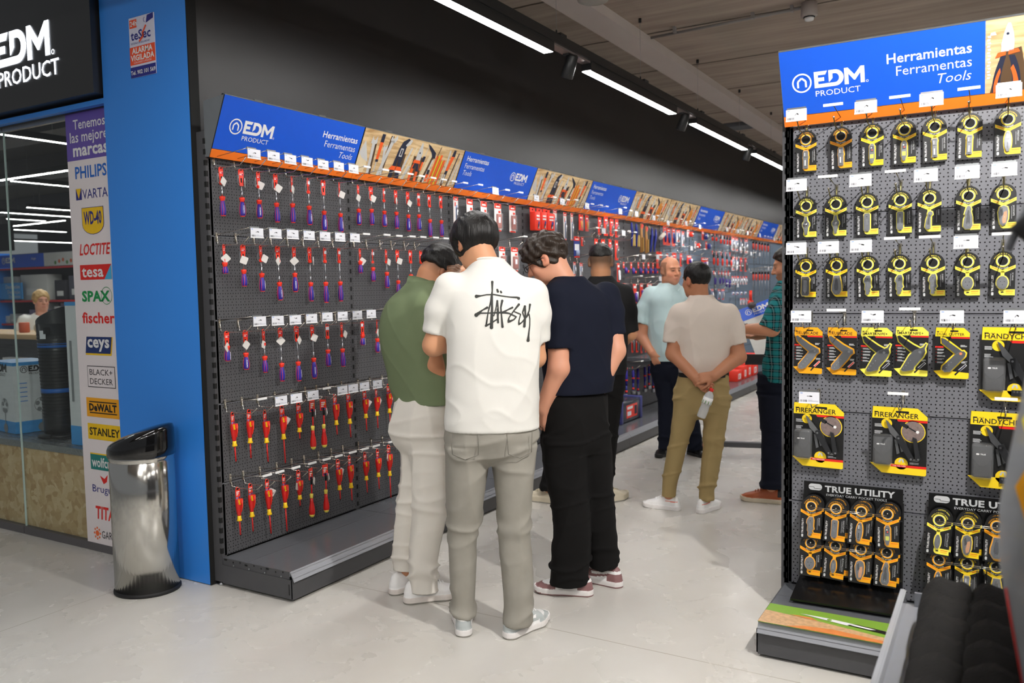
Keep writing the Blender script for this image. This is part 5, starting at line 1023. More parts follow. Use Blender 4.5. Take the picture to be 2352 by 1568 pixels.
def card_meshes(kind, name, top, col, small=False):
    k = (kind, name, top, col.name)
    if k in _CD: return _CD[k]
    b = MB(); W = .0405
    out = [(W, -.132), (W, -.004)] + arc(0, -.004, W, 0, PI, 16)[1:-1] + [(-W, -.004), (-W, -.132)]
    b.prism(out, -.0008, .0004, CARD_BLACK, FR)
    z = .0008
    b.ring(0, 0, .0175, .0225, z, col, 32, FR); b.disc(0, 0, .0162, z, SLOT, 24, FR); b.ring(0, 0, .0160, .0178, z + .0003, A_STEEL, 28, FR)
    circ_text(b, top, .0255, z, .0058, col, PI/2, FR, bold=.02); circ_text(b, 'FREE KEYRING', .0255, z, .0046, WHITE, -PI/2, FR, bold=.02, inward=True)
    b.flat([(-W, -.014), (-W, -.026), (-.004, -.0435), (.004, -.0435), (W, -.026), (W, -.014), (0, -.033)], z, col, FR)
    for s in (-1, 1): b.flat([(s*.034, -.0205), (s*.034, -.0235), (s*.016, -.032), (s*.016, -.029)], z + .0003, ORANGE, FR)
    cy = -.079; p = SHAPES[kind]; ctr = (0, 0)
    big = []
    n = len(p); a_ = sum(p[i][0]*p[(i+1) % n][1] - p[(i+1) % n][0]*p[i][1] for i in range(n)); sg = 1 if a_ > 0 else -1
    for i in range(n):
        t0 = Vector((p[i][0] - p[i-1][0], p[i][1] - p[i-1][1])).normalized(); t1 = Vector((p[(i+1) % n][0] - p[i][0], p[(i+1) % n][1] - p[i][1])).normalized(); nn = Vector((t0.y + t1.y, -t0.x - t1.x))*sg
        if nn.length < .3: nn = Vector(p[i])
        nn.normalize(); big.append((p[i][0] + nn.x*.0042, p[i][1] + nn.y*.0042 + cy))
    b.flat(big, z + .0002, col, FR); b.flat([(-.006, -.036), (.006, -.036), (.006, -.06), (-.006, -.06)], z, col, FR)
    b.flat([(-.010, -.104), (.010, -.104), (W, -.104), (W, -.1255), (.0, -.1255), (-.007, -.1225), (-.011, -.116)], z, col, FR)
    b.flat([(-.004, -.1125), (.004, -.111), (.006, -.1155), (-.003, -.117)], z + .0004, T_DARK, FR); b.rect(.012, -.1115, .036, -.109, z + .0004, ORANGE, FR); b.rect(.012, -.118, .034, -.1155, z + .0004, AMBER, FR)
    b.text('TRUEUTILITY', .0098, -.0275, -.111, z, WHITE, .015, M=FR, rot=PI/2); b.prism(rounded_card(.0075, .012, .003), z, z + .0003, SILVER_PRINT, FR @ T(-.0305, -.126, 0))
    b.text(name, .0078, .0295, -.043, z, SILVER_PRINT, .0, M=FR, rot=-PI/2); b.rect(.0245, -.092, .0262, -.046, z, GREY, FR)
    cm_ = b.mesh('card'); tm = tool_mesh(kind)
    c = MB(); c.prism([(x*1.16, y*1.08) for x, y in p], .0012, .0155, BLIS, FR); bl = c.mesh('blister')
    _CD[k] = (cm_, tm, bl); return _CD[k]
def tool_card(label, M0, kind, name, top, col, group='pocket tool cards on the stand'):
    t = thing('pocket_tool_card', label, 'pocket tool', group=group); t.matrix_world = M0
    c, tm, bl = card_meshes(kind, name, top, col)
    part('card', c, t); part('pocket_tool', tm, t, (0, 0, -.079)); part('blister', bl, t, (0, 0, -.079)); return t
Y_, P_ = YELLOW, PALE_YELLOW
CARDS = [
 ('top', 1.989, [(-.693,'stash','CASHSTASH','KEYRING CASH STASH',AMBER),(-.56,'stash','CASHSTASH+','KEYRING CASH STASH',AMBER),(-.445,'laser','LASERLITE','POCKET LASER + LIGHT',Y_),(-.331,'laser','LASERLITE','POCKET LASER + LIGHT',Y_),(-.228,'torch','NANO AAA','MINI AAA FLASHLIGHT',Y_),(-.111,'torch','NANO AAA','MINI AAA FLASHLIGHT',Y_),(.009,'lighter','FIRESTASH','KEYRING FIRE LIGHTER',Y_)]),
 ('second', 1.723, [(-.691,'keytool','KEYTOOL','KEYRING MULTI TOOL',P_),(-.577,'keytool','KEYTOOL','KEYRING MULTI TOOL',P_),(-.461,'clip','NAILCLIP KIT','KEYRING NAILCARE KIT',P_),(-.343,'clip','NAILCLIP KIT','KEYRING NAILCARE KIT',P_),(-.242,'blade','SABRE','POCKET KNIFE',P_),(-.112,'smart','SMARTKNIFE','POCKET KNIFE + TOOLS',P_),(.0,'jack','JACKKNIFE','SMALL POCKET KNIFE',P_)]),
 ('third', 1.479, [(-.691,'grip','GRIPPER','POCKET MULTI TOOL',Y_),(-.573,'multi','MINIMULTI','POCKET MULTI TOOL',Y_),(-.457,'sharkey','SHARKEY','POCKET MULTI TOOL',P_),(-.343,'sharkey','SHARKEY','POCKET MULTI TOOL',P_),(-.227,'sharkey','SHARKEY','POCKET MULTI TOOL',P_),(-.112,'scarab','SCARAB','POCKET MULTI TOOL',P_),(.002,'scarab','SCARAB','POCKET MULTI TOOL',P_)])]
DESC = {'stash': 'steel capsule', 'laser': 'black laser pen', 'torch': 'slim steel torch', 'lighter': 'oval key lighter', 'keytool': 'winged key tool', 'clip': 'flat nail clipper', 'blade': 'slim steel blade', 'smart': 'large folding knife', 'jack': 'wooden scaled knife', 'grip': 'dark square multitool', 'multi': 'waisted pocket tool', 'sharkey': 'fish-tailed tool', 'scarab': 'round tool', 'button': 'small folding knife'}
TICK = {'top': (0, 2, 4, 6), 'second': (0, 2, 4, 5, 6), 'third': (0, 1, 2, 5)}
HR = 'wire hooks on the pocket tool stand'
OL = mat('olive_wire', (120, 112, 70), .3, .9)
for row, z, items in CARDS:
    for i, (x, kind, nm, top, col) in enumerate(items):
        tool_card('black keyring card with a %s, %s from the left in the %s row' % (DESC[kind], ORD[i], row), T(x, 3.545, z) @ Ry(rnd.uniform(-.02, .02)) @ Rz(.03), kind, nm, top, col)
        tk = i in TICK[row]
        hook('wire hook %s, %s from the left in the %s row of the stand' % ('with price ticket' if tk else 'with bare bar', ORD[i], row), HR, T(0, 3.565, 0), x, z + .047, tk, seed=i*3 + len(row), length=.19, centre=True, tone=OL)

def blister_pack(label, x0, z1, w, h, title, col, kind, cat='knife'):
    """boxed card with cut corners, coloured head and foot"""
    t = thing('knife_pack', label, cat, group='knife and multitool packs on the stand'); t.matrix_world = T(x0, 3.535, z1) @ Ry(.012)
    b = MB(); c = w*.18
    b.prism([(0, 0), (w - c, 0), (w, -c*.9), (w, -h + .004), (w - .004, -h), (c*1.1, -h), (-.004, -h*.865), (0, -h*.85)], -.001, .0008, CARD_BLACK, FR)
    z = .0012; hh = .175*h
    b.flat([(0.002, 0), (w - c, 0), (w, -c*.9), (w, -hh), (0, -hh)], z, col, FR); b.flat([(-.004, -h*.86), (w*.18, -h*.845), (w, -h*.88), (w, -h + .004), (w - .004, -h), (c*1.1, -h)], z, col, FR)
    b.flat([(w*.45, -hh - .001), (w, -hh - .001), (w, -hh - h*.035), (w*.48, -hh - h*.035)], z, RED, FR)
    v, f, tw = glyphs(title, .012, 0, 0); sz = w*.80/tw
    b.text(title, sz, w*.045, -hh*.88, z + .0005, BLACK, .012, M=FR); b.prism(rounded_card(w*.07, h*.018, .001), z, z + .0005, BLACK, FR @ T(w*.075, -hh*.52, 0)); b.text('TRUE', h*.022, w*.14, -hh*.53, z + .0005, A_DARK, .02, M=FR)
    b.prism(rounded_card(w*.24, h*.03, h*.012), z, z + .0008, SLOT, FR @ T(w*.55, -hh*.46, 0))
    rn = random.Random(len(title) + int(x0*100))
    if kind != 'ranger':
        b.rect(0, -h*.40, w*.25, -h*.37, z, RED, FR)
        for k in range(5):
            for q in range(2): b.rect(w*.07, -h*(.435 + .063*k + .017*q), w*rn.uniform(.2, .32), -h*(.425 + .063*k + .017*q), z, SILVER_PRINT, FR)
            b.rect(w*.03, -h*(.437 + .063*k), w*.05, -h*(.425 + .063*k), z, RED, FR)
        for q in range(3): b.rect(w*.74, -h*(.345 + .014*q), w*rn.uniform(.85, .93), -h*(.336 + .014*q), z, SILVER_PRINT, FR); b.rect(w*.78, -h*(.665 + .014*q), w*rn.uniform(.88, .95), -h*(.656 + .014*q), z, SILVER_PRINT, FR)
        b.stroke([(w*.6, -h*.93), (w*.74, -h*.83)], w*.05, z + .0008, T_DARK, FR); b.stroke([(w*.72, -h*.84), (w*.92, -h*.72)], w*.07, z + .0007, WHITE, FR); b.stroke([(w*.73, -h*.84), (w*.91, -h*.725)], w*.045, z + .0009, PINK if kind == 'blade' else A_NAVY, FR)
    else:
        b.disc(w*.27, -h*.25, w*.10, z, col, 20, FR); b.disc(w*.55, -h*.84, w*.12, z, col, 20, FR)
        if title.startswith('FIRE'): b.disc(w*.75, -h*.35, w*.22, z, col, 28, FR); b.disc(w*.75, -h*.35, w*.205, z + .0004, mat('spark_photo', (128, 112, 108), .5, var=.5, scale=120), 28, FR); b.stroke([(w*.52, -h*.23), (w*.66, -h*.29)], w*.075, z + .001, T_DARK, FR); b.stroke([(w*.64, -h*.28), (w*.80, -h*.345)], w*.025, z + .001, T_DARK, FR); b.disc(w*.83, -h*.35, w*.03, z + .001, WHITE, 10, FR); b.rect(w*.36, -h*.895, w, -h*.86, z + .0006, RED, FR); b.text('FULL SIZE PLIERS', h*.024, w*.4, -h*.885, z + .001, WHITE, .01, M=FR)
        else: b.disc(w*.85, -h*.32, w*.10, z, col, 20, FR); b.box((w*.50, -.012, -h*.92), (w, -.002, -h*.84), T_DARK); [b.box((w*(.53 + .05*k), -.013, -h*.875), (w*(.56 + .05*k), -.012, -h*.85), STEEL) for k in range(9)]
        b.stroke([(w*.51, -h*.82), (w*.545, -h*.77)], w*.03, z + .0006, SILVER_PRINT, FR); b.stroke([(w*.59, -h*.82), (w*.57, -h*.77)], w*.03, z + .0006, SILVER_PRINT, FR)
        for k in range(2):
            for q in range(3): b.rect(w*.05, -h*(.27 + .105*k + .017*q), w*rn.uniform(.15, .2), -h*(.261 + .105*k + .017*q), z, SILVER_PRINT, FR)
            for q in range(2): b.rect(w*.7, -h*(.77 + .05*k + .017*q), w*rn.uniform(.8, .9), -h*(.761 + .05*k + .017*q), z, SILVER_PRINT, FR)
    part('card', b, t)
    if kind != 'ranger':
        B1 = [(.06,-.19),(.13,-.18),(.55,-.36),(.80,-.44),(.86,-.50),(.80,-.56),(.68,-.56),(.50,-.50),(.30,-.40),(.12,-.30)]; H1 = [(.80,-.44),(.88,-.46),(.90,-.53),(.80,-.57),(.72,-.66),(.42,-.87),(.28,-.90),(.17,-.87),(.18,-.80),(.50,-.56),(.60,-.48)]
        if kind == 'cutter': B1 = [(.18,-.20),(.28,-.22),(.80,-.46),(.72,-.52),(.62,-.52),(.20,-.30)]; H1 = [(.84,-.45),(.90,-.49),(.88,-.55),(.46,-.86),(.30,-.87),(.22,-.82),(.24,-.76),(.58,-.53),(.74,-.47)]
        if kind == 'smart': H1 = [(.86,-.40),(.93,-.33),(.955,-.34),(.90,-.43),(.92,-.50),(.85,-.60),(.60,-.80),(.58,-.86),(.34,-.90),(.24,-.90),(.20,-.86),(.44,-.58),(.58,-.48)]
        o = MB(); S = lambda P_: [(x*w, y*h) for x, y in P_]
        def grow(P_, e):
            n = len(P_); a = sum(P_[i][0]*P_[(i+1) % n][1] - P_[(i+1) % n][0]*P_[i][1] for i in range(n)); sg = 1 if a > 0 else -1; r_ = []
            for i in range(n):
                t0 = Vector((P_[i][0] - P_[i-1][0], P_[i][1] - P_[i-1][1])).normalized(); t1 = Vector((P_[(i+1) % n][0] - P_[i][0], P_[(i+1) % n][1] - P_[i][1])).normalized(); nn = Vector((t0.y + t1.y, -t0.x - t1.x))*sg
                nn = nn.normalized() if nn.length > .2 else t0; r_.append((P_[i][0] + nn.x*e, P_[i][1] + nn.y*e))
            return r_
        o.prism(grow(S(B1), .005), .001, .004, col, FR); o.prism(grow(S(H1), .005), .001, .0041, col, FR); part('moulded_outline', o, t)
        k_ = MB(); k_.prism(S(B1), .004, .009, T_GREY if kind == 'blade' else (STEEL if kind == 'cutter' else T_DARK), FR); part('blade', k_, t)
        k_ = MB(); k_.prism(S(H1), .004, .014, T_GREY if kind == 'blade' else T_DARK, FR)
        for q in range(4): k_.disc(w*(.28 + .07*q), -h*(.84 - .055*q), .0018, .0146, STEEL, 8, FR)
        k_.disc(w*.76, -h*.50, .005, .0148, ORANGE if kind == 'cutter' else STEEL, 12, FR); part('handle', k_, t)
        k_ = MB(); k_.prism(grow(S(H1), .002), .004, .0165, BLIS, FR); part('blister', k_, t)
    else:
        k_ = MB(); k_.cbox((w*.05, -.032, -h*.86), (w*.38, -.002, -h*.42), mat('pouch_black', (40, 40, 42), .6, bump=.2, bscale=500), .01)
        k_.prism([(w*.06, -h*.44)] + [(w*.06 + w*.31*q/8, -h*(.60 + .10*math.sin(PI*q/8))) for q in range(9)] + [(w*.37, -h*.44)], .032, .036, MATS['pouch_black'], FR); k_.prism(rounded_card(w*.05, h*.02, .002), .036, .0366, WHITE, FR @ T(w*.14, -h*.555, 0)); k_.text('TRUE', h*.026, w*.18, -h*.553, .0366, WHITE, .02, M=FR); part('pouch', k_, t)
        k_ = MB(); k_.cbox((w*.035, -.040, -h*.88), (w*.40, -.002, -h*.40), BLIS, .012); part('blister', k_, t)
        k_ = MB(); k_.prism([(w*.25, -h*.19), (w*.30, -h*.21), (w*.52, -h*.42), (w*.46, -h*.47), (w*.34, -h*.38)], .008, .013, STEEL, FR)
        for q in range(3): k_.prism([(w*(.42 + .07*q), -h*.48), (w*(.47 + .07*q), -h*.48), (w*(.52 + .08*q), -h*.68 + .01*q), (w*(.47 + .08*q), -h*.70 + .01*q)], .006, .009, T_GREY, FR)
        part('blade', k_, t)
        k_ = MB(); k_.prism([(w*.46, -h*.42), (w*.55, -h*.40), (w*.78, -h*.74), (w*.76, -h*.77), (w*.70, -h*.77), (w*.46, -h*.48)], .009, .02, T_DARK, FR); k_.prism([(w*.75, -h*.42), (w*.82, -h*.44), (w*.90, -h*.74), (w*.87, -h*.77), (w*.81, -h*.76)], .009, .02, T_DARK, FR)
        for x, y in ((.50, .45), (.73, .75), (.86, .745)): k_.disc(w*x, -h*y, .004, .0206, STEEL, 10, FR)
        part('handle', k_, t)
    return t
KP = [(-.732,1.231,.110,.190,'TRUEBLADE',AMBER,'blade'),(-.603,1.231,.111,.190,'TRUEBLADE',AMBER,'blade'),(-.477,1.232,.114,.192,'SMARTKNIFE+',PALE_YELLOW,'smart'),(-.352,1.236,.115,.190,'SMARTKNIFE+',PALE_YELLOW,'smart'),(-.214,1.234,.115,.192,'DUAL CUTTER',YELLOW,'cutter'),(-.060,1.237,.20,.272,'HANDYCHEF',YELLOW,'ranger'),(-.734,.920,.196,.262,'FIRERANGER',YELLOW,'ranger'),(-.433,.921,.197,.262,'FIRERANGER',YELLOW,'ranger'),(-.092,.922,.20,.285,'HANDYCHEF',YELLOW,'ranger')]
KL = ['orange-headed folding knife pack, leftmost in the fourth row','orange-headed folding knife pack, second in the fourth row','pale yellow black-knife pack, third in the fourth row','pale yellow black-knife pack, fourth in the fourth row','bright yellow cutter pack, fifth in the fourth row','large yellow multitool pack with pouch at the right of the fourth row','large yellow multitool pack with spark picture, left of the fifth row','large yellow multitool pack with spark picture, middle of the fifth row','large yellow multitool pack with bits, right of the fifth row']
for i, a in enumerate(KP): blister_pack(KL[i], *a, cat='multitool' if a[-1] == 'ranger' else 'knife')
for i, (x, z, tk) in enumerate(((-.672,1.262,1),(-.543,1.262,0),(-.414,1.262,1),(-.289,1.266,0),(-.152,1.262,1),(.045,1.262,1),(-.640,.945,1),(-.325,.952,0),(.02,.95,0))):
    hook('%s of the %s knife pack row' % ('hook with price ticket, ' + ORD[i % 6] if tk else 'hook with bare bar, ' + ORD[i % 6], 'upper' if i < 6 else 'lower'), HR, T(0, 3.565, 0), x, z, bool(tk), seed=20 + i, length=.19, centre=True)

# ---------------------------------------------------------------- two counter displays on the base shelf
def display(label, x0, y0, w, cards, where):
    t = thing('card_display', label, 'display stand', (x0, y0, .1412), (-.06, 0, .03))
    gb = mat('display_black', (14, 14, 15), .18, var=.05, spec=.6)
    b = MB(); b.box((0, 0, .09), (w, .006, .455), gb); b.box((-.004, .004, .0), (w + .004, .01, .40), RUBBER)
    for z in (.2, .33): b.tube([(0, -.002, z), (w, -.002, z)], .003, RUBBER, 6)
    part('back_board', b, t)
    b = MB(); b.box((-.02, -.16, .0), (w + .012, .006, .008), gb); b.add([(-.02, -.16, .008), (w + .012, -.16, .008), (w, .0, .09), (0, .0, .09)], [(0, 1, 2, 3)], gb); b.add([(-.02, -.16, 0), (-.02, -.16, .008), (0, 0, .09), (0, 0, 0)], [(0, 1, 2, 3)], gb); part('foot_tray', b, t)
    b = MB(); Mx = FR @ T(0, 0, .001); k = w/.372
    b.prism(rounded_card(.052*k, .026, .012), 0, .0005, SILVER_PRINT, Mx @ T(.045, .421, 0)); b.stroke([(.02, .434), (.04, .434), (.04, .428), (.07, .428)], .0015, .001, BLACK, Mx)
    b.text('TRUE UTILITY', .034, .082, .419, .0005, SILVER_PRINT, .035, sx=1.18*k, M=Mx); b.text('EVERYDAY CARRY POCKET TOOLS', .0125, .088, .402, .0005, SILVER_PRINT, .0, sx=1.15*k, M=Mx); part('lettering', b, t)
    for r, (zz, row) in enumerate(zip((.365, .215), cards)):
        for c, (kind, nm, top, col) in enumerate(row):
            x = .040 + c*.094
            b = MB(); b.tube([(x, .0, zz), (x, -.07, zz + .002)], .003, CHROME, 6); part('peg', b, t)
            for q in range(2):
                o = tool_card('%s card with %s, %s in %s row of %s display%s' % ('yellow' if col is not AMBER else 'orange', DESC[kind], ORD[c], ('upper', 'lower')[r], where, '' if q == 0 else ', behind'), t.matrix_world if False else T(x0, y0, .1412) @ Rz(.03) @ Rx(-.06) @ T(x + .005*q, -.062 + .032*q, zz + .006*q) @ Ry(rnd.uniform(-.03, .07)) @ Rx(-.10), kind, nm, top, col, 'pocket tool cards on the counter displays')
        b = MB()
        for dz in (.0, -.006): b.tube([(.03, -.082, zz + dz), (.04 + .094*(len(row) - 1), -.082, zz + dz - .002)], .0013, CHROME, 5)
        part('security_bar', b, t)
    return t
A_ = AMBER
D1 = [[('sharkey','SHARKEY','POCKET MULTI TOOL',A_),('clip','NAILCLIP KIT','KEYRING NAILCARE KIT',A_),('lighter','FIRESTASH','KEYRING FIRE LIGHTER',A_),('laser','LASERLITE','POCKET LASER + LIGHT',A_)], [('scarab','SCARAB','POCKET MULTI TOOL',A_),('button','BUTTONLOCK','SMALL POCKET KNIFE',A_),('jack','JACKKNIFE','SMALL POCKET KNIFE',A_),('smart','SMARTKNIFE','POCKET KNIFE + TOOLS',A_)]]
D2 = [[('button','BUTTONLOCK','SMALL POCKET KNIFE',P_),('jack','JACKKNIFE','SMALL POCKET KNIFE',Y_),('multi','MINIMULTI','POCKET MULTI TOOL',A_),('button','BUTTONLOCK','SMALL POCKET KNIFE',P_)], [('lighter','FIRESTASH','KEYRING FIRE LIGHTER',A_),('torch','NANO AAA','MINI AAA FLASHLIGHT',Y_),('multi','MINIMULTI','POCKET MULTI TOOL',Y_),('scarab','SCARAB','POCKET MULTI TOOL',A_)]]
display('black counter display of orange keyring cards on the base shelf, left one', -.690, 3.50, .372, D1, 'left')
display('black counter display of keyring cards on the base shelf, right one behind the grey shelf', -.228, 3.505, .39, D2, 'right')

# ---------------------------------------------------------------- grey shelf in the foreground with black pouches
t = thing('grey_shelf', 'blurred grey shelf with a plastic price rail in the right foreground', 'shelf', (-.2, 1.0, .0))
FG = mat('foreground_steel', (120, 122, 128), .35)
b = MB(); b.box((.0, -.6, .55), (.4, 1.34, .575), FG); part('shelf_board', b, t)
b = MB(); b.box((-.006, -.6, .50), (.0, 1.34, .61), CLEAR_RAIL); b.box((-.014, -.6, .598), (-.004, 1.34, .612), CLEAR_RAIL); b.box((-.016, -.6, .50), (-.004, 1.34, .508), CLEAR_RAIL); part('price_rail', b, t)
b = MB(); b.box((.02, 1.325, .575), (.36, 1.332, .612), FG); part('end_plate', b, t)
b = MB(); b.box((.02, -.6, .02), (.06, 1.3, .55), DARK_STEEL); part('front_panel', b, t)
b = MB(); b.box((.36, -.6, .0), (.4, 1.34, 1.7), DARK_STEEL); part('rear_panel', b, t)
BK = mat('black_cloth', (26, 25, 24), .85, var=.2, bump=.35, bscale=180, spec=.2)
def pouch(label, x, y, z, w, l, h, tilt):
    bm = bmesh.new(); bmesh.ops.create_cube(bm, size=1); bmesh.ops.subdivide_edges(bm, edges=bm.edges, cuts=5, use_grid_fill=True)
    for v in bm.verts:
        p = v.co; s = 1 - .16*(2*abs(p.x))**4; q = 1 - .12*(2*abs(p.y))**4
        v.co = Vector((p.x*w*q, p.y*l*s, p.z*h*(1 - .55*(2*abs(p.x))**3*.7)*(1 - .45*(2*abs(p.y))**3) + .006*math.sin(p.x*9 + p.y*5 + z*50)))
    me = bpy.data.meshes.new('pouch'); bm.to_mesh(me); bm.free(); me.materials.append(BK); me.polygons.foreach_set('use_smooth', [True]*len(me.polygons))
    o = part('pouch_cloth', me, None, (x, y, z), (tilt[0], tilt[1], tilt[2])); tag(o, label, 'pouch', 'black folded pouches in the right foreground')
    e_ = MB(); e_.tube([(-w*.42, -l*.46, h*.05), (0, -l*.49, h*.1), (w*.42, -l*.46, h*.05)], .0035, BK, 6); part('hem', e_, o)
for c in range(2):
    for k in range(6): pouch('black folded cloth pouch, %s from the front, %s foreground stack' % (ORD[k], ('left', 'right')[c]), -.100 + c*.098, 1.66 + k*.095, .606 + k*.009, .104, .20, .05, (.30, .0, .03*(-1)**k))
for i, x in enumerate((-.060, .004)):
    t = thing('clear_clamshell', 'clear plastic clamshell pack standing behind the black pouches, %s one' % ('left', 'right')[i], 'pack', (x, 2.27, .5755))
    b = MB(); b.cbox((-.017, -.02, 0), (.017, .03, .105), BLIS, .008); part('shell', b, t)
    b = MB(); b.box((-.010, -.002, .02), (.010, .0, .08), CARD_BLACK); b.box((-.002, -.003, .02), (.002, -.002, .08), AMBER); part('insert', b, t)
t = thing('strap_bundle', 'bundle of black straps between the clear clamshell packs', 'straps', (-.028, 2.27, .5755))
for k in range(5): b = MB(); b.box((-.013 + k*.005, -.01, 0), (-.010 + k*.005, .02, .13 + .008*(k % 3)), RUBBER); part('strap', b, t)
t = thing('hanging_plastic_bag', 'blurred clear plastic bag with yellow print at the right edge', 'pack', (0, 1.3, 0))
b = MB(); b.prism([(.034, .87), (.10, .87), (.10, 1.30), (.031, 1.30), (.002, 1.11), (.004, 1.03)], 0, .015, mat('cloudy_film', (176, 178, 182), .15, alpha=.8, var=.3, scale=14), FR); part('film', b, t)
b = MB(); b.flat([(.020, 1.14), (.034, 1.17), (.046, 1.12), (.034, 1.09)], .016, AMBER, FR); b.flat([(.026, 1.23), (.04, 1.26), (.046, 1.22), (.034, 1.20)], .016, PALE_YELLOW, FR); part('print', b, t)
b = MB(); b.tube([(.034, -.016, .87), (.020, -.016, .95), (.012, -.016, 1.0)], .0014, RED, 5); part('seam', b, t)
t = thing('black_grip', 'blurred black handle with a grey bar at the right edge', 'handle', (0, 1.3, 0))
b = MB(); b.tube([(.022, 0, 1.47), (.05, 0, 1.50), (.12, 0, 1.51)], .022, RUBBER, 10); part('grip', b, t)
b = MB(); b.tube([(.006, 0, 1.455), (.022, 0, 1.50), (.036, 0, 1.535)], .005, FG, 8); part('bar', b, t)
# ================================================================ people: volumes blended as signed distances, then meshed as one surface
class Field:
    def __init__(s, lo, hi, h):
        s.lo = np.array(lo, float); s.h = h; s.n = np.ceil((np.array(hi) - s.lo) / h).astype(int) + 1
        s.ax = [s.lo[i] + h*np.arange(s.n[i]) for i in range(3)]
        s.V = np.full(tuple(s.n), .3, np.float32)
    def sub(s, lo, hi):
        i0 = [max(0, int((lo[i] - s.lo[i]) / s.h)) for i in range(3)]; i1 = [min(s.n[i], int((hi[i] - s.lo[i]) / s.h) + 2) for i in range(3)]
        sl = tuple(slice(a, max(a, b)) for a, b in zip(i0, i1))
        X, Y, Z = [s.ax[i][sl[i]].astype(np.float32) for i in range(3)]
        return sl, X[:, None, None], Y[None, :, None], Z[None, None, :]
    def put(s, sl, d, k, mode='add'):
        v = s.V[sl]
        if v.size == 0: return
        if mode == 'add':
            if k > 0: h = np.clip(.5 + .5*(v - d)/k, 0, 1); s.V[sl] = v + (d - v)*h - k*h*(1 - h)
            else: s.V[sl] = np.minimum(v, d)
        else:
            d = -d
            if k > 0: h = np.clip(.5 - .5*(v - d)/k, 0, 1); s.V[sl] = v + (d - v)*h + k*h*(1 - h)
            else: s.V[sl] = np.maximum(v, d)
    def cone(s, a, b, ra, rb, k=.02, mode='add', flat=False, sq=(1, 1, 1)):
        a = np.array(a, float); b = np.array(b, float); m = max(ra, rb) + k + 2*s.h
        sl, X, Y, Z = s.sub(np.minimum(a, b) - m, np.maximum(a, b) + m)
        u = b - a; L2 = float(u @ u) + 1e-12
        t = ((X - a[0])*u[0] + (Y - a[1])*u[1] + (Z - a[2])*u[2]) / L2
        tc = np.clip(t, 0, 1)
        d = np.sqrt((X - a[0] - tc*u[0])**2 + (Y - a[1] - tc*u[1])**2 + (Z - a[2] - tc*u[2])**2) - (ra + (rb - ra)*tc)
        if flat: d = np.maximum(d, (t - 1)*math.sqrt(L2))
        s.put(sl, d, k, mode); return s
    def ell(s, c, r, k=.015, R=None, mode='add'):
        c = np.array(c, float); r = np.array(r, float); m = max(r) + k + 2*s.h
        sl, X, Y, Z = s.sub(c - m, c + m); dx, dy, dz = X - c[0], Y - c[1], Z - c[2]
        if R is not None: dx, dy, dz = [R[0][i]*dx + R[1][i]*dy + R[2][i]*dz for i in range(3)]
        k0 = np.sqrt((dx/r[0])**2 + (dy/r[1])**2 + (dz/r[2])**2); k1 = np.sqrt((dx/r[0]**2)**2 + (dy/r[1]**2)**2 + (dz/r[2]**2)**2) + 1e-9
        s.put(sl, k0*(k0 - 1)/k1, k, mode); return s
    def prof(s, rows, k=.02, yaw=0.0, grow=0.0, mode='add', zr=None, n=2.3):
        rows = sorted(rows); q = np.array(rows, float); z = q[:, 0]
        z0, z1 = (z[0], z[-1]) if zr is None else zr
        zz = np.linspace(z[0], z[-1], 160); cols = []
        for j in range(1, 5):
            m_ = np.gradient(q[:, j], z); i = np.clip(np.searchsorted(z, zz) - 1, 0, len(z) - 2); hh = z[i+1] - z[i]; t = (zz - z[i])/hh
            cols.append((2*t**3 - 3*t**2 + 1)*q[i, j] + (t**3 - 2*t**2 + t)*hh*m_[i] + (-2*t**3 + 3*t**2)*q[i+1, j] + (t**3 - t**2)*hh*m_[i+1])
        R_ = float(max(cols[2].max(), cols[3].max())) + grow + k + 2*s.h
        sl, X, Y, Z = s.sub((cols[0].min() - R_, cols[1].min() - R_, z0 - .02), (cols[0].max() + R_, cols[1].max() + R_, z1 + .02))
        zf = Z[0, 0]; cx, cy, a, b = [np.interp(zf, zz, c_)[None, None, :].astype(np.float32) for c_ in cols]; a = a + grow; b = b + grow
        dx, dy = X - cx, Y - cy
        if yaw: c_, s_ = math.cos(yaw), math.sin(yaw); dx, dy = dx*c_ - dy*s_, dx*s_ + dy*c_
        e = (np.abs(dx/a)**n + np.abs(dy/b)**n)**(1/n); d = (e - 1)*np.minimum(a, b)
        d = np.maximum(d, np.maximum(Z - z1, z0 - Z)); s.put(sl, d, k, mode); return s
    def mesh(s):
        V = s.V; V[0] = V[-1] = .1; V[:, 0] = V[:, -1] = .1; V[:, :, 0] = V[:, :, -1] = .1
        n = np.array(V.shape) - 1; S = V < 0
        cnt = np.zeros(n, np.int8); C8 = [(i, j, k) for i in (0, 1) for j in (0, 1) for k in (0, 1)]
        for i, j, k in C8: cnt += S[i:i+n[0], j:j+n[1], k:k+n[2]]
        I = np.argwhere((cnt > 0) & (cnt < 8)); idx = np.full(n, -1, np.int32); idx[tuple(I.T)] = np.arange(len(I))
        vals = {c: V[I[:, 0] + c[0], I[:, 1] + c[1], I[:, 2] + c[2]] for c in C8}
        P = np.zeros((len(I), 3)); w = np.zeros(len(I))
        for a in C8:
            for ax in range(3):
                if a[ax] == 0:
                    b = list(a); b[ax] = 1; b = tuple(b); va, vb = vals[a], vals[b]; m = (va < 0) != (vb < 0)
                    t = va[m]/(va[m] - vb[m]); q = np.tile(np.array(a, float), (m.sum(), 1)); q[:, ax] = t; P[m] += q; w[m] += 1
        P = s.lo + (I + P / w[:, None])*s.h
        F = []
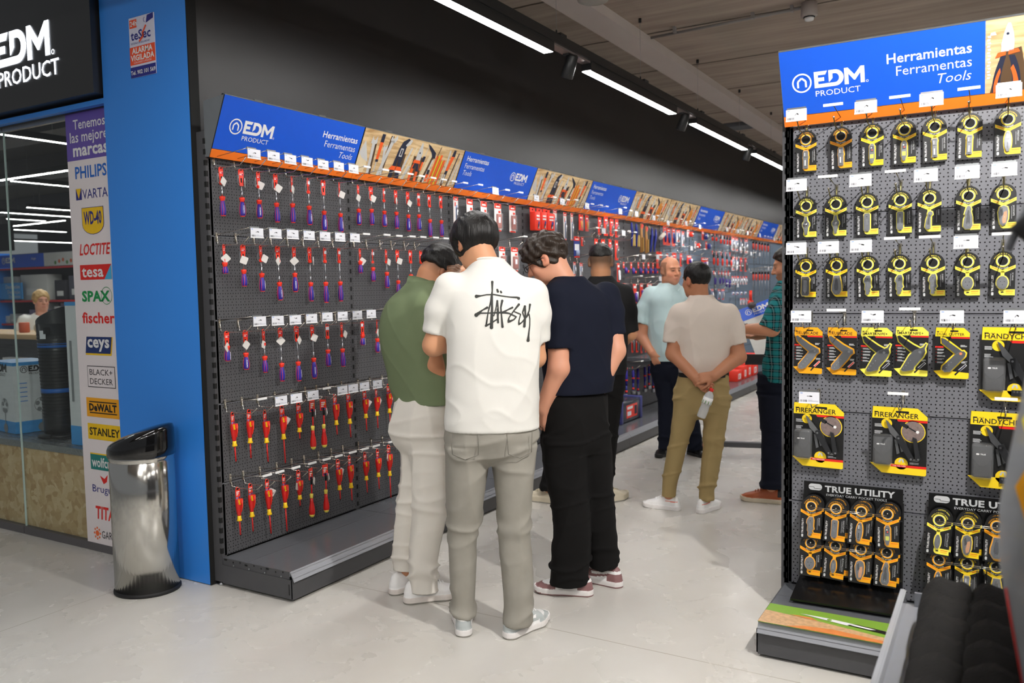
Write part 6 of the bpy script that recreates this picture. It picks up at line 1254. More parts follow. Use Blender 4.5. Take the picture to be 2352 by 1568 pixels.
        for ax in range(3):
            b_, c_ = [(1, 2), (2, 0), (0, 1)][ax]
            sA = [slice(None)]*3; sB = [slice(None)]*3; sA[ax] = slice(0, -1); sB[ax] = slice(1, None)
            A, B = S[tuple(sA)], S[tuple(sB)]; E = np.argwhere(A != B)
            E = E[(E[:, b_] > 0) & (E[:, c_] > 0)]
            inside = A[tuple(E.T)]
            q = []
            for db, dc in ((1, 1), (0, 1), (0, 0), (1, 0)):
                e = E.copy(); e[:, b_] -= db; e[:, c_] -= dc; q.append(idx[tuple(e.T)])
            q = np.stack(q, 1); q[~inside] = q[~inside][:, ::-1]; F.append(q)
        F = np.concatenate(F); F = F[(F >= 0).all(1)]
        return P, F
def noise3(P, f, seed=0, n=7):
    r = np.random.RandomState(seed); o = np.zeros(len(P))
    for i in range(n):
        k = r.normal(size=3); k *= f*(.6 + .8*r.rand())/np.linalg.norm(k); o += np.sin(P @ k + r.rand()*6.28)
    return o/math.sqrt(n)
def ridge(P, f, seed=0, p=2.5):
    return 2*np.clip(1 - np.abs(noise3(P, f, seed, 5)), 0, 1)**p - .6
def vnormals(P, F):
    q = np.cross(P[F[:, 2]] - P[F[:, 0]], P[F[:, 3]] - P[F[:, 1]]); N_ = np.zeros_like(P)
    for i in range(4): np.add.at(N_, F[:, i], q)
    return N_/(np.linalg.norm(N_, axis=1, keepdims=True) + 1e-12)
def np_mesh(name, P, F, mats, mi=None, col=None):
    me = bpy.data.meshes.new(name); me.vertices.add(len(P)); me.vertices.foreach_set('co', P.astype(np.float32).ravel())
    me.loops.add(F.size); me.polygons.add(len(F)); me.loops.foreach_set('vertex_index', F.astype(np.int32).ravel())
    me.polygons.foreach_set('loop_start', (np.arange(len(F))*4).astype(np.int32)); me.update(calc_edges=True)
    for m in mats: me.materials.append(m)
    me.polygons.foreach_set('use_smooth', np.ones(len(F), bool))
    if mi is not None: me.polygons.foreach_set('material_index', mi.astype(np.int32))
    if col is not None:
        a = me.color_attributes.new('Col', 'FLOAT_COLOR', 'POINT'); a.data.foreach_set('color', np.concatenate([col, np.ones((len(col), 1))], 1).astype(np.float32).ravel())
    me.update(); return me
def smooth(P, F, it=2, lam=.5):
    for _ in range(it):
        A = np.zeros_like(P); w = np.zeros(len(P))
        for i in range(4):
            for j in (1, 3): np.add.at(A, F[:, i], P[F[:, (i + j) % 4]]); np.add.at(w, F[:, i], 1)
        P = P + lam*(A/np.maximum(w, 1)[:, None] - P)
    return P
def head_R(yaw, pitch, roll=0.0):
    """columns right, forward, up; yaw from +Y toward +X, pitch down positive"""
    f = np.array([math.sin(yaw)*math.cos(pitch), math.cos(yaw)*math.cos(pitch), -math.sin(pitch)]); r = np.array([math.cos(yaw), -math.sin(yaw), 0.0]); u = np.cross(r, f)
    r2 = r*math.cos(roll) + u*math.sin(roll); u2 = -r*math.sin(roll) + u*math.cos(roll); return np.stack([r2, f, u2], 1)
SKIN = mat('skin', (255, 255, 255), .5, var=.03, scale=40, attr='Col', spec=.35)
SKIN.node_tree.nodes['Principled BSDF'].inputs['Subsurface Weight'].default_value = .08; SKIN.node_tree.nodes['Principled BSDF'].inputs['Subsurface Radius'].default_value = (.01, .004, .002)
def lrgb(c): return np.array([lin(v) for v in c])

def add_head(F, c, R, s=.95, neck=None):
    c = np.array(c, float)
    W = lambda p: c + R @ (np.array(p)*s)
    E = lambda p, r, k=.02, mode='add': F.ell(W(p), np.array(r)*s, k*s, R, mode)
    E((0, -.012, .038), (.076, .096, .084)); E((0, .03, -.035), (.060, .064, .078), .03); E((0, .062, -.088), (.030, .026, .026), .03)
    for q in (-1, 1):
        E((q*.042, .058, -.025), (.022, .022, .022), .02); E((q*.045, .02, -.068), (.020, .035, .028), .025)
    E((0, .080, .026), (.050, .018, .013), .018)
    for q in (-1, 1): E((q*.031, .100, .004), (.017, .014, .011), .012, 'sub'); E((q*.031, .080, .002), (.013, .013, .011), .004)
    F.cone(W((0, .090, .014)), W((0, .114, -.026)), .009*s, .0125*s, .012*s)
    for q in (-1, 1): E((q*.013, .100, -.030), (.009, .011, .008), .008)
    E((0, .092, -.058), (.023, .010, .0055), .008); E((0, .090, -.068), (.020, .010, .006), .008); E((0, .104, -.0632), (.024, .006, .0018), .004, 'sub')
    for q in (-1, 1):
        E((q*.079, -.012, .0), (.010, .020, .033), .008); E((q*.088, -.004, .004), (.008, .010, .018), .006, 'sub'); E((q*.077, .004, -.022), (.008, .008, .010), .008)
    if neck is not None: F.cone(W((0, -.028, -.045)), neck, .058*s, .062*s, .03)
    return W
def head_local(P, c, R, s): return ((P - np.array(c)) @ R)/s
def add_hand(F, w, d, n, side=1, curl=.5, s=.95, thumb=.5):
    """w wrist, d along the hand, n where the palm faces; five fingers bent toward n"""
    w = np.array(w, float); d = np.array(d, float); d /= np.linalg.norm(d); n = np.array(n, float); n -= d*(n @ d); n /= np.linalg.norm(n); a = np.cross(d, n)*side
    for o in (-.027, -.009, .009, .027): F.cone(w + d*.012*s + a*o*.7*s, w + d*.082*s + a*o*s, .0155*s, .0125*s, .010)
    for o, L_, r in ((.030, .070, .0088), (.010, .080, .0092), (-.010, .074, .0088), (-.029, .058, .0078)):
        p = w + d*.086*s + a*o*s; v = d.copy(); ang = 0
        for f, q in ((.44, curl*.9), (.32, curl*1.1), (.24, curl*.7)):
            ang += q; v = d*math.cos(ang) + n*math.sin(ang); p2 = p + v*L_*f*s; F.cone(p, p2, r*s, r*.92*s, .003); p = p2
    p = w + d*.022*s + a*.026*s; v = d*.62 + a*.70 + n*.35*thumb; v /= np.linalg.norm(v); p2 = p + v*.042*s; F.cone(p, p2, .0135*s, .0105*s, .010)
    v2 = d*.92 + a*.25 + n*.5*thumb; v2 /= np.linalg.norm(v2); p3 = p2 + v2*.030*s; F.cone(p2, p3, .0102*s, .0092*s, .003); F.cone(p3, p3 + (v2 + n*.25*thumb)*.022*s, .0092*s, .0075*s, .003)
def body_mesh(P, F, tint, head, name='body', extra=None):
    hc, R, s = head; q = head_local(P, hc, R, s); col = np.tile(lrgb(tint), (len(P), 1)); near = np.linalg.norm(q, axis=1) < .16
    def mixc(mask, c, a): m = np.clip(mask, 0, 1)[:, None]*a; col[:] = col*(1 - m) + lrgb(c)*m
    g = lambda p, r: np.exp(-(((q - np.array(p))/np.array(r))**2).sum(1))*near
    for e in (-1, 1):
        mixc(g((e*.045, .075, -.03), (.02, .03, .018)), (222, 128, 104), .35); mixc(g((e*.084, -.012, 0), (.012, .025, .035)), (226, 124, 96), .35)
        mixc(g((e*.031, .09, .004), (.013, .02, .0055))*1.6, (60, 44, 38), .9); mixc(g((e*.031, .088, .026), (.02, .03, .0045))*1.5, (54, 40, 32), .85)
    mixc(g((0, .1, -.062), (.022, .02, .008))*1.3, (190, 96, 86), .6); mixc(g((0, .112, -.024), (.014, .02, .014)), (222, 130, 104), .3)
    if extra: extra(q, mixc, near)
    return np_mesh(name, P, F, [SKIN], None, col)

def hair_mat(name, rgb, rough=.42):
    m = mat(name, rgb, rough, var=.25, scale=60, spec=.35); N, L, B = nodes(m)
    tc = N.new('ShaderNodeTexCoord'); mp = N.new('ShaderNodeMapping'); mp.inputs['Scale'].default_value = (160, 160, 14); nz = N.new('ShaderNodeTexNoise'); nz.inputs['Scale'].default_value = 1; nz.inputs['Detail'].default_value = 4
    L.new(tc.outputs['Object'], mp.inputs[0]); L.new(mp.outputs[0], nz.inputs['Vector']); bp = N.new('ShaderNodeBump'); bp.inputs['Strength'].default_value = .7; bp.inputs['Distance'].default_value = .006
    L.new(nz.outputs['Fac'], bp.inputs['Height']); L.new(bp.outputs['Normal'], B.inputs['Normal']); return m
HAIR_BLACK = hair_mat('hair_black', (22, 20, 19)); HAIR_BROWN = hair_mat('hair_dark_brown', (46, 36, 29)); HAIR_BLOND = hair_mat('hair_blond', (196, 162, 112)); HAIR_FADE = hair_mat('hair_cropped', (92, 76, 62), .6)
def hair(parent, c, R, s, r, keep, m, h=.0045, amp=.0, f=120, seed=0, off=(0, -.012, .038), stretch=None, m2=None, m2f=None, name='hair'):
    c = np.array(c, float); ctr = c + R @ (np.array(off)*s); r = np.array(r)*s; mm = r.max() + .03
    F = Field(ctr - mm, ctr + mm, h); F.ell(ctr, r, 0, R)
    sl, X, Y, Z = F.sub(ctr - mm, ctr + mm); dx, dy, dz = X - c[0], Y - c[1], Z - c[2]
    l = [(R[0][i]*dx + R[1][i]*dy + R[2][i]*dz)/s for i in range(3)]
    F.V[sl] = np.maximum(F.V[sl], keep(*l)*s)
    P, Q = F.mesh(); P = smooth(P, Q, 2)
    if amp:
        N_ = vnormals(P, Q); lp = (P - c) @ R; st = lp*np.array(stretch or (1, 1, 1)); P = P + N_*(amp*noise3(st, f, seed, 10))[:, None]
    mi = None
    if m2 is not None:
        cen = P[Q].mean(1); mi = m2f(((cen - c) @ R)/s).astype(int)
    return part(name, np_mesh(name, P, Q, [m] if m2 is None else [m, m2], mi), parent)

def cloth(name, rgb, rough=.8, scale=700, bump=.12, var=.05):
    return mat(name, rgb, rough, var=var, scale=14, bump=bump, bscale=scale, spec=.2)
def garment(name, parent, F, m, wrinkle=None, it=1, label=None, mi=None, mats=None):
    P, Q = F.mesh(); P = smooth(P, Q, it)
    if wrinkle is not None: N_ = vnormals(P, Q); P = P + N_*wrinkle(P)[:, None]
    me = np_mesh(name, P, Q, mats or [m], mi(P[Q].mean(1)) if mi else None); o = part(name, me, parent, label=label); return o, P, Q
def tee(parent, rows, yaw, sleeves, neck, m, hem, h=.0065, bounds=None, name='t_shirt', wr=.004, seed=1, thick=.013):
    """loose top: torso loft, two sleeves with open cuffs, neck hole, hanging hem"""
    F = Field(*bounds, h); F.prof(rows, .02, yaw)
    for a, e, b, ra, rb in sleeves:
        F.cone(a, e, ra, (ra + rb)/2, .035); F.cone(e, b, (ra + rb)/2, rb, .02, flat=True)
    for a, e, b, ra, rb in sleeves:
        u = np.array(b) - np.array(e); u = u/np.linalg.norm(u); F.cone(np.array(b) - u*.035, np.array(b) + u*.03, rb - thick, rb - thick, 0, 'sub')
    F.prof(rows, .0, yaw, -thick, 'sub', (rows[0][0] - .01, hem + .03)); n0, n1, nr = neck; F.cone(n0, n1, nr, nr*1.04, .004, 'sub')
    def w(P):
        g = ridge(P*np.array([1, 1, .30]), 20, seed)*.75 + ridge(P*np.array([1.1, 1.1, .8]), 34, seed + 1)*.40 + noise3(P*np.array([.5, .5, 1.4]), 34, seed + 2)*.3
        hm = np.clip((P[:, 2] - hem)/.05, .15, 1)
        return wr*g*np.clip(.30 + 1.6*(1.42 - P[:, 2]), .2, 1.0)*hm
    return garment(name, parent, F, m, w)
def neckband(o, c, r, m, tilt=0.0, ry=None, t_=.006):
    b = MB(); n = 28; b.tube([(c[0] + r*math.cos(2*PI*k/n), c[1] + (ry or r)*math.sin(2*PI*k/n), c[2] + tilt*math.sin(2*PI*k/n)) for k in range(n + 1)], t_, m, 6, caps=False); part('neckband', b, o)
def trousers(parent, pelvis, yaw, legs, m, bounds, h=.0068, wr=.004, seed=3, name='trousers', knee=.45, cuffs=.10, label=None):
    z_, x_, y_, a_, b_ = sorted(pelvis)[0]; pelvis = [(z_ - .085, x_, y_, a_*.30, b_*.30), (z_ - .06, x_, y_, a_*.62, b_*.66), (z_ - .03, x_, y_, a_*.88, b_*.90)] + list(pelvis)
    F = Field(*bounds, h); F.prof(pelvis, .035, yaw)
    for rows in legs: F.prof(rows, .018, 0)
    for rows in legs: F.prof(sorted(rows), 0, 0, -.013, 'sub', (rows[0][0] - .02, rows[0][0] + .025))
    def w(P):
        z = P[:, 2]; kn = np.exp(-((z - knee)/.07)**2); an = np.exp(-((z - cuffs - .05)/.09)**2); cr = np.exp(-((z - .74)/.09)**2)
        g = ridge(P*np.array([1, 1, .22]), 26, seed)*.55 + ridge(P*np.array([.5, .5, 1.5]), 34, seed + 1)*(.12 + .75*kn + 1.25*an + .8*cr)
        return wr*1.35*g*np.clip((z - cuffs + .08)/.05, .2, 1)
    return garment(name, parent, F, m, w, label=label)

SHOE_SHAPES = {}
def shoe(parent, loc, yaw, mats, style='plain', L_=.27, h=.0042, w=1.0, name='shoe', label=None):
    """yaw from +Y toward +X is where the toe points; heel-ankle at loc"""
    k = (style, round(L_, 3), tuple(m.name for m in mats))
    if k not in SHOE_SHAPES:
        F = Field((-.075, -.11, -.012), (.075, .22, .16), h); sl, X, Y, Z = F.sub((-.075, -.11, -.012), (.075, .22, .16))
        def d2(e=0.0):
            o = None
            for (ax_, ay, ra), (bx, by, rb) in (((0, -.05, .034), (.003, .045, .036)), ((.003, .045, .036), (.006, .105, .046)), ((.006, .105, .046), (.0, .155, .036))):
                u, v = bx - ax_, by - ay; t = np.clip(((X - ax_)*u + (Y - ay)*v)/(u*u + v*v), 0, 1); d = np.sqrt((X - ax_ - t*u)**2 + (Y - ay - t*v)**2) - (ra + (rb - ra)*t) - e; o = d if o is None else np.minimum(o, d)
            return o
        spring = .010*np.clip((Y - .12)/.07, 0, 1)**2
        sole_h = .030 if style != 'chunky' else .042
        sole = np.maximum(d2(.002), np.maximum(Z - sole_h - spring, spring - Z))
        top = np.interp(Y[0, :, 0], [-.09, -.06, .0, .03, .07, .11, .16, .19], [.102, .10, .104, .100, .080, .064, .050, .040])[None, :, None]
        if style == 'dress': top = top*.92
        inset = -.002 - .012*np.clip((Z - .045)/.05, 0, 1)
        a, b = d2(0) - inset, Z - top; kk = .030; hh = np.clip(.5 - .5*(a - b)/kk, 0, 1); up = a + (b - a)*hh + kk*hh*(1 - hh); up = np.maximum(up, .012 - Z)
        F.V[sl] = np.minimum(sole, up); P, Q = F.mesh(); P = smooth(P, Q, 1); c = P[Q].mean(1); mi = np.zeros(len(Q), int)
        x, y, z = c.T; z = z - .010*np.clip((y - .12)/.07, 0, 1)**2
        SW = [(.072,.078),(.088,.066),(.090,.052),(.080,.041),(.06,.039),(0,.050),(-.05,.066),(0,.0595),(.05,.052),(.066,.054),(.072,.062)]
        def inpoly(py, pz):
            ins = np.zeros(len(py), bool)
            for (y0, z0), (y1, z1) in zip(SW, SW[1:] + SW[:1]):
                cr_ = ((z0 > pz) != (z1 > pz)) & (py < (y1 - y0)*(pz - z0)/(z1 - z0 + 1e-9) + y0); ins ^= cr_
            return ins
        if style == 'dunk':     # 0 upper white, 1 overlay colour, 2 sole, 3 outsole
            mi[(y > .10) & (z < .054 - .35*np.clip(.150 - y, 0, 1)*0 + .0) & (np.abs(x) > .0)] = 1
            mi[(y > .105) & (z > .050)] = 0; mi[(y < -.015) & (z < .066 + .4*np.clip(-.03 - y, 0, 1)*0)] = 1; mi[(y < -.02) & (z > .080)] = 1
            mi[(y > .035) & (y < .105) & (z > .064) & (np.abs(x) > .010)] = 1; mi[(y > .085) & (y < .112) & (z < .066)] = 1; mi[inpoly(y, z) & (np.abs(x) > .012)] = 1
        elif style == 'white_trim': mi[(z > .060) & (z < .067) & (y < .02)] = 1; mi[(y < -.07) & (z > .06) & (np.abs(x) < .02)] = 0
        elif style == 'tan': mi[(y < -.045) & (z > .045)] = 1
        mi[z < sole_h] = 2; mi[z < .007] = 3
        SHOE_SHAPES[k] = np_mesh('shoe', P, Q, mats, mi)
        b = MB()
        for i in range(4): yy = .045 + i*.016; zz = float(np.interp(yy, [-.0, .03, .07, .11], [.106, .102, .083, .067])); b.tube([(-.020, yy, zz - .008), (-.008, yy + .003, zz + .001), (.010, yy + .003, zz + .001), (.022, yy, zz - .008)], .0028, mats[0] if style != 'tan' else mats[0], 6)
        SHOE_SHAPES[k + ('l',)] = b.mesh('laces')
    o = part(name, SHOE_SHAPES[k], parent, loc, (0, 0, -yaw), label); s_ = L_/.28; o.scale = (s_*w, s_, s_)
    if style != 'dress': part('laces', SHOE_SHAPES[k + ('l',)], o)
    return o
def person(label, org, rz): return thing('person', label, 'person', (org[0], org[1], 0), (0, 0, rz), 'shoppers in the tool aisle')
SW_ = mat('sole_white', (226, 222, 220), .5); SOLE_DK = mat('outsole_grey', (150, 146, 138), .7)
LEA_W = mat('leather_white', (238, 237, 236), .42); LEA_G = mat('leather_light_grey', (176, 182, 182), .42); LEA_M = mat('leather_mauve', (136, 98, 98), .45); SUEDE = mat('shoe_beige', (206, 196, 174), .7); LEA_B = mat('leather_black', (24, 24, 26), .35); LEA_T = mat('leather_tan', (170, 86, 46), .42); SOLE_CR = mat('sole_cream', (206, 194, 172), .6); TRIM_R = mat('trim_red', (222, 110, 92), .5)
def limb(F, pts, rs, k=.02):
    for (a, b), (ra, rb) in zip(zip(pts, pts[1:]), zip(rs, rs[1:])): F.cone(a, b, ra, rb, k)
def inner(F, torso_rows, yaw, legs):
    """the covered part of the body: trunk and legs inside the clothes"""
    F.prof(torso_rows, .03, yaw, -.022)
    for l in legs: limb(F, l, [.055, .045, .036], .03)

# ---------------------------------------------------------------- white t-shirt, seen from behind
p2 = person('young man in white t-shirt with black script on the back and grey jeans', (-1.78, 2.83), .561)
hc, s = (-.045, .105, 1.592), .93; R = head_R(-.42, .50)
rows2 = [(.845,.008,.0,.192,.138),(.95,.008,.0,.189,.132),(1.05,.012,0,.188,.128),(1.16,.018,.0,.190,.128),(1.26,.021,.008,.190,.130),(1.34,.020,.018,.188,.128),(1.40,.018,.03,.176,.116),(1.45,.016,.042,.138,.094),(1.49,.012,.052,.098,.080),(1.525,.010,.056,.066,.066),(1.535,.010,.056,.058,.060)]
F = Field((-.34, -.16, .02), (.32, .42, 1.76), .0052)
inner(F, rows2[:9], 0, [[(-.09, .0, .85), (-.11, .01, .45), (-.12, .02, .09)], [(.10, 0, .85), (.10, -.01, .45), (.095, -.02, .09)]])
add_head(F, hc, R, s, (.010, .048, 1.47)); limb(F, [(-.15, .03, 1.41), (-.224, .05, 1.185), (-.10, .26, 1.18)], [.052, .043, .030]); limb(F, [(.18, .03, 1.38), (.192, .07, 1.125), (.07, .27, 1.17)], [.052, .042, .030])
add_hand(F, (-.10, .26, 1.18), (.8, .55, .2), (0, -.3, 1), -1, .7); add_hand(F, (.07, .27, 1.17), (-.8, .5, .25), (0, -.3, 1), 1, .7)
P, Q = F.mesh(); part('body', body_mesh(smooth(P, Q, 1), Q, (206, 150, 114), (hc, R, s)), p2)
WT = cloth('tee_white', (220, 218, 212), .85, 500, .06, .02)
sl2 = [((-.150, .03, 1.415), (-.192, .035, 1.33), (-.214, .045, 1.235), .068, .052), ((.182, .03, 1.385), (.196, .035, 1.31), (.198, .05, 1.195), .066, .052)]
o, P, Q = tee(p2, rows2, 0, sl2, ((.006, .075, 1.52), (-.02, .09, 1.60), .062), WT, .845, .006, ((-.33, -.17, .82), (.32, .22, 1.56)), wr=.0045, seed=4)
neckband(o, (.006, .062, 1.522), .064, WT, -.012)
BV = BVHTree.FromPolygons([tuple(v) for v in P], [tuple(f) for f in Q])
LOGO = [[(.02,1.438,.0049),(.019,1.403,.0026),(.017,1.387,.0043),(.013,1.362,.0036),(.001,1.32,.0023),(-.007,1.272,.0036)],[(.017,1.387,.0043),(.017,1.339,.0043),(.015,1.3,.0056),(.013,1.262,.0065)],[(-.043,1.383,.0065),(-.025,1.385,.0026),(-.003,1.389,.0026),(.026,1.389,.0029),(.055,1.383,.0026),(.087,1.378,.0026),(.116,1.376,.0036),(.122,1.372,.0056)],[(.039,1.407,.0039),(.041,1.4,.0043)],[(.052,1.401,.0029),(.054,1.397,.0039)],[(-.002,1.339,.0046),(-.02,1.33,.0026),(-.045,1.311,.0072)],[(-.045,1.311,.0059),(-.028,1.318,.0029),(.009,1.318,.0026),(.06,1.319,.0039),(.083,1.315,.0029),(.111,1.301,.0029),(.101,1.29,.0029),(.079,1.282,.0049),(.082,1.298,.0026),(.102,1.325,.0029),(.122,1.348,.0046)],[(.058,1.319,.0043),(.076,1.328,.0029),(.096,1.337,.0039)],[(-.008,1.269,.0043),(.011,1.278,.0026),(.037,1.294,.0029),(.042,1.316,.002),(.038,1.364,.0036)],[(.038,1.364,.0033),(.031,1.332,.0023),(.023,1.307,.0023)],[(.038,1.332,.0033),(.039,1.281,.0039)],[(.057,1.364,.0046),(.051,1.338,.0033),(.053,1.306,.0029),(.056,1.264,.0046)],[(.104,1.321,.0023),(.128,1.31,.0026),(.121,1.286,.0023),(.12,1.27,.0036),(.133,1.279,.0026),(.153,1.301,.0036),(.163,1.323,.0029),(.167,1.346,.0043)],[(.146,1.34,.0046),(.136,1.317,.0026),(.142,1.298,.0023)],[(.146,1.34,.0043),(.147,1.311,.0039),(.142,1.263,.0052)],[(.153,1.301,.0033),(.162,1.31,.0026),(.165,1.291,.0023),(.164,1.265,.0023),(.158,1.227,.0036),(.156,1.207,.0059)]]
INK = mat('ink_charcoal', (52, 53, 50), .8)
b = MB(); lay = 0
def on_shirt(x, z):
    hit = BV.ray_cast(Vector((x, -.6, z)), Vector((0, 1, 0))); return (hit[0].y if hit[0] is not None else -.12) - .0012 - .00004*lay
for st in LOGO:
    fine = []
    for (x0, z0, r0), (x1, z1, r1) in zip(st, st[1:]):
        n = max(2, int(math.hypot(x1 - x0, z1 - z0)/.004)); fine += [(x0 + (x1-x0)*i/n, z0 + (z1-z0)*i/n, r0 + (r1-r0)*i/n) for i in range(n)]
    fine.append(st[-1]); lay += 1; vs = []; fs = []
    for i, (x, z, r) in enumerate(fine):
        xa, za = fine[max(i-1, 0)][:2]; xb, zb = fine[min(i+1, len(fine)-1)][:2]; l = math.hypot(xb-xa, zb-za) + 1e-9; nx, nz = -(zb-za)/l, (xb-xa)/l
        for q in (-1, 0, 1): vs.append((x + nx*r*q, on_shirt(x + nx*r*q, z + nz*r*q), z + nz*r*q))
    for i in range(len(fine) - 1):
        for q in (0, 1): fs.append((3*i+q, 3*i+q+1, 3*i+q+4, 3*i+q+3))
    b.add(vs, fs, INK)
    for x, z, r in (st[0], st[-1]):
        n = 10; b.add([(x, on_shirt(x, z), z)] + [(x + r*1.1*math.cos(2*PI*k/n), on_shirt(x + r*1.1*math.cos(2*PI*k/n), z + r*1.1*math.sin(2*PI*k/n)), z + r*1.1*math.sin(2*PI*k/n)) for k in range(n)], [(0, 1 + k, 1 + (k+1) % n) for k in range(n)], INK)
part('script_print', b, o, label='black handwritten script print')
JEAN = cloth('jeans_grey', (150, 146, 137), .9, 900, .25, .13)
trousers(p2, [(.785,.002,.0,.178,.124),(.80,.004,.0,.186,.128),(.86,.006,.0,.186,.126),(.95,.008,0,.170,.11)], 0,
  [[(.068,-.126,.02,.054,.062),(.12,-.124,.02,.053,.061),(.28,-.122,.012,.056,.066),(.43,-.118,.008,.062,.072),(.51,-.110,.0,.072,.08),(.64,-.101,-.005,.082,.094),(.78,-.09,-.005,.094,.11)],[(.048,.092,-.03,.062,.068),(.10,.093,-.03,.060,.066),(.28,.096,-.02,.064,.070),(.40,.093,-.012,.066,.074),(.50,.092,-.005,.070,.082),(.63,.094,0,.080,.095),(.78,.098,0,.094,.11)]], JEAN, ((-.24, -.18, .03), (.24, .18, .97)), wr=.0045, seed=9, name='jeans', cuffs=.06)
b = MB()
for x0, x1 in ((-.155, -.045), (.065, .165)):
    pz = [(x0, .845), (x0 + .004, .765), ((x0+x1)/2, .745), (x1 - .004, .765), (x1, .845)]
    for (xa, za), (xb, zb) in zip(pz, pz[1:]): b.tube([(xa, -.136 + .32*(xa-.004)**2*4, za), (xb, -.136 + .32*(xb-.004)**2*4, zb)], .0014, mat('stitch_grey', (118, 114, 106), .9), 5)
part('pocket_seam', b, p2)
DU = [LEA_W, LEA_G, SW_, SOLE_DK]; shoe(p2, (-.130, .03, 0), -.10, DU, 'dunk', .275); shoe(p2, (.100, -.02, 0), .72, DU, 'dunk', .275)
hair(p2, hc, R, s, (.107, .122, .108), lambda x, y, z: np.maximum(-.092 - z + .25*np.clip(y, -.1, .0)*0, np.maximum(-(np.sqrt((y - .135)**2 + (z + .03)**2*.8 + (x*.85)**2) - .082), -(np.sqrt((np.abs(x) - .112)**2 + (y + .008)**2 + ((z + .02)*.9)**2) - .040))), HAIR_BLACK, amp=.0016, f=260, stretch=(1, 1, .25), seed=5)
t = thing('smartphone', 'dark smartphone held by the young man in the white t-shirt', 'phone', (0, 0, 0)); t.parent = None
ph = Matrix.Translation((-1.78, 2.83, 0)) @ Rz(.561) @ T(-.015, .315, 1.235) @ Rx(-.7); t.matrix_world = ph
b = MB(); b.cbox((-.036, -.004, -.075), (.036, .004, .075), RUBBER, .004); part('case', b, t); b = MB(); b.rect(-.033, -.07, .033, .07, .0045, mat('phone_screen', (40, 60, 90), .15), basis((0, 0, 0), (1, 0, 0), (0, 0, 1), (0, -1, 0))); part('screen', b, t)

# ---------------------------------------------------------------- green polo
p1 = person('young man in green polo and white trousers with a hand at his brow', (-2.30, 2.99), .656)
hc, s = (.140, .03, 1.492), .93; R = head_R(1.15, .80)
rows1 = [(.90,.070,.0,.165,.122),(.98,.055,.0,.168,.122),(1.07,.038,.0,.172,.122),(1.15,.024,.0,.178,.122),(1.24,.020,.0,.182,.122),(1.31,.028,.0,.178,.116),(1.36,.040,.0,.162,.106),(1.40,.052,.0,.120,.090),(1.43,.062,.0,.085,.078),(1.455,.068,.002,.066,.066)]
Y1 = .85
F = Field((-.22, -.24, .02), (.42, .30, 1.72), .0052); inner(F, rows1[:8], Y1, [[(.03, .07, .85), (-.0, .08, .45), (-.04, .09, .10)], [(.07, -.05, .85), (.055, -.05, .45), (.035, -.05, .08)]])
add_head(F, hc, R, s, (.066, .0, 1.38)); limb(F, [(.085, -.095, 1.335), (.100, -.115, 1.08), (.185, -.07, .875)], [.056, .045, .032]); add_hand(F, (.185, -.07, .875), (.5, .25, -.8), (.6, .6, .3), 1, .6)
limb(F, [(.12, .13, 1.34), (.30, .06, 1.26), (.285, -.06, 1.425)], [.052, .042, .030]); add_hand(F, (.285, -.06, 1.425), (-.60, .0, .75), (-.6, .5, -.2), -1, .45)
def fade1(q, mixc, near): mixc(((q[:, 1] < .03) & (q[:, 2] > -.05) & (np.abs(q[:, 0]) > .0) & near)*np.clip((q[:, 2] + .055)/.07, 0, 1), (74, 60, 50), .75)
P, Q = F.mesh(); part('body', body_mesh(smooth(P, Q, 1), Q, (202, 142, 106), (hc, R, s), extra=fade1), p1)
GP = cloth('polo_green', (112, 125, 94), .8, 800, .2, .04)
o, P, Q = tee(p1, rows1, Y1, [((.082, -.092, 1.345), (.088, -.112, 1.27), (.090, -.118, 1.185), .076, .060), ((.11, .12, 1.345), (.18, .10, 1.31), (.235, .085, 1.29), .07, .056)], ((.068, 0, 1.44), (.09, .01, 1.5), .060), GP, .90, .0062, ((-.2, -.22, .88), (.32, .26, 1.48)), name='polo_shirt', wr=.0045, seed=21)
b = MB(); n = 22; vs = []; fs = []
for k in range(n):
    a = 2*PI*k/n; vs += [(.066 + .070*math.cos(a), .004 + .070*math.sin(a), 1.418 - .012*math.cos(a - .6)), (.064 + .064*math.cos(a), .004 + .064*math.sin(a), 1.452 - .040*math.cos(a - .5)*.6), (.066 + .078*math.cos(a), .004 + .078*math.sin(a), 1.416 - .02*math.cos(a - .5))]
for k in range(n): j = (k + 1) % n; fs += [(3*k, 3*j, 3*j+1, 3*k+1), (3*k+1, 3*j+1, 3*j+2, 3*k+2)]
b.add(vs, fs, GP, None, True); part('collar', b, o)
trousers(p1, [(.74,.036,.0,.130,.118),(.80,.044,.0,.150,.128),(.86,.052,.0,.150,.124),(.94,.06,0,.14,.11)], Y1,
  [[(.10,-.046,.10,.062,.072),(.18,-.038,.10,.066,.076),(.33,-.022,.09,.072,.080),(.46,-.001,.08,.076,.084),(.57,.016,.07,.078,.090),(.78,.03,.05,.098,.108)],[(.045,.036,-.05,.070,.074),(.10,.033,-.05,.068,.074),(.25,.046,-.055,.070,.080),(.40,.070,-.055,.078,.086),(.55,.078,-.05,.084,.092),(.78,.075,-.03,.10,.108)]], cloth('chino_white', (222, 217, 208), .85, 700, .1, .03), ((-.17, -.19, .03), (.26, .24, .96)), wr=.005, seed=23, cuffs=.08)
WH = [LEA_W, LEA_W, mat('sole_offwhite', (222, 214, 208), .5), SOLE_DK]; shoe(p1, (-.055, .09, 0), .95, WH, 'plain', .275); shoe(p1, (.025, -.05, 0), 1.35, WH, 'plain', .285)
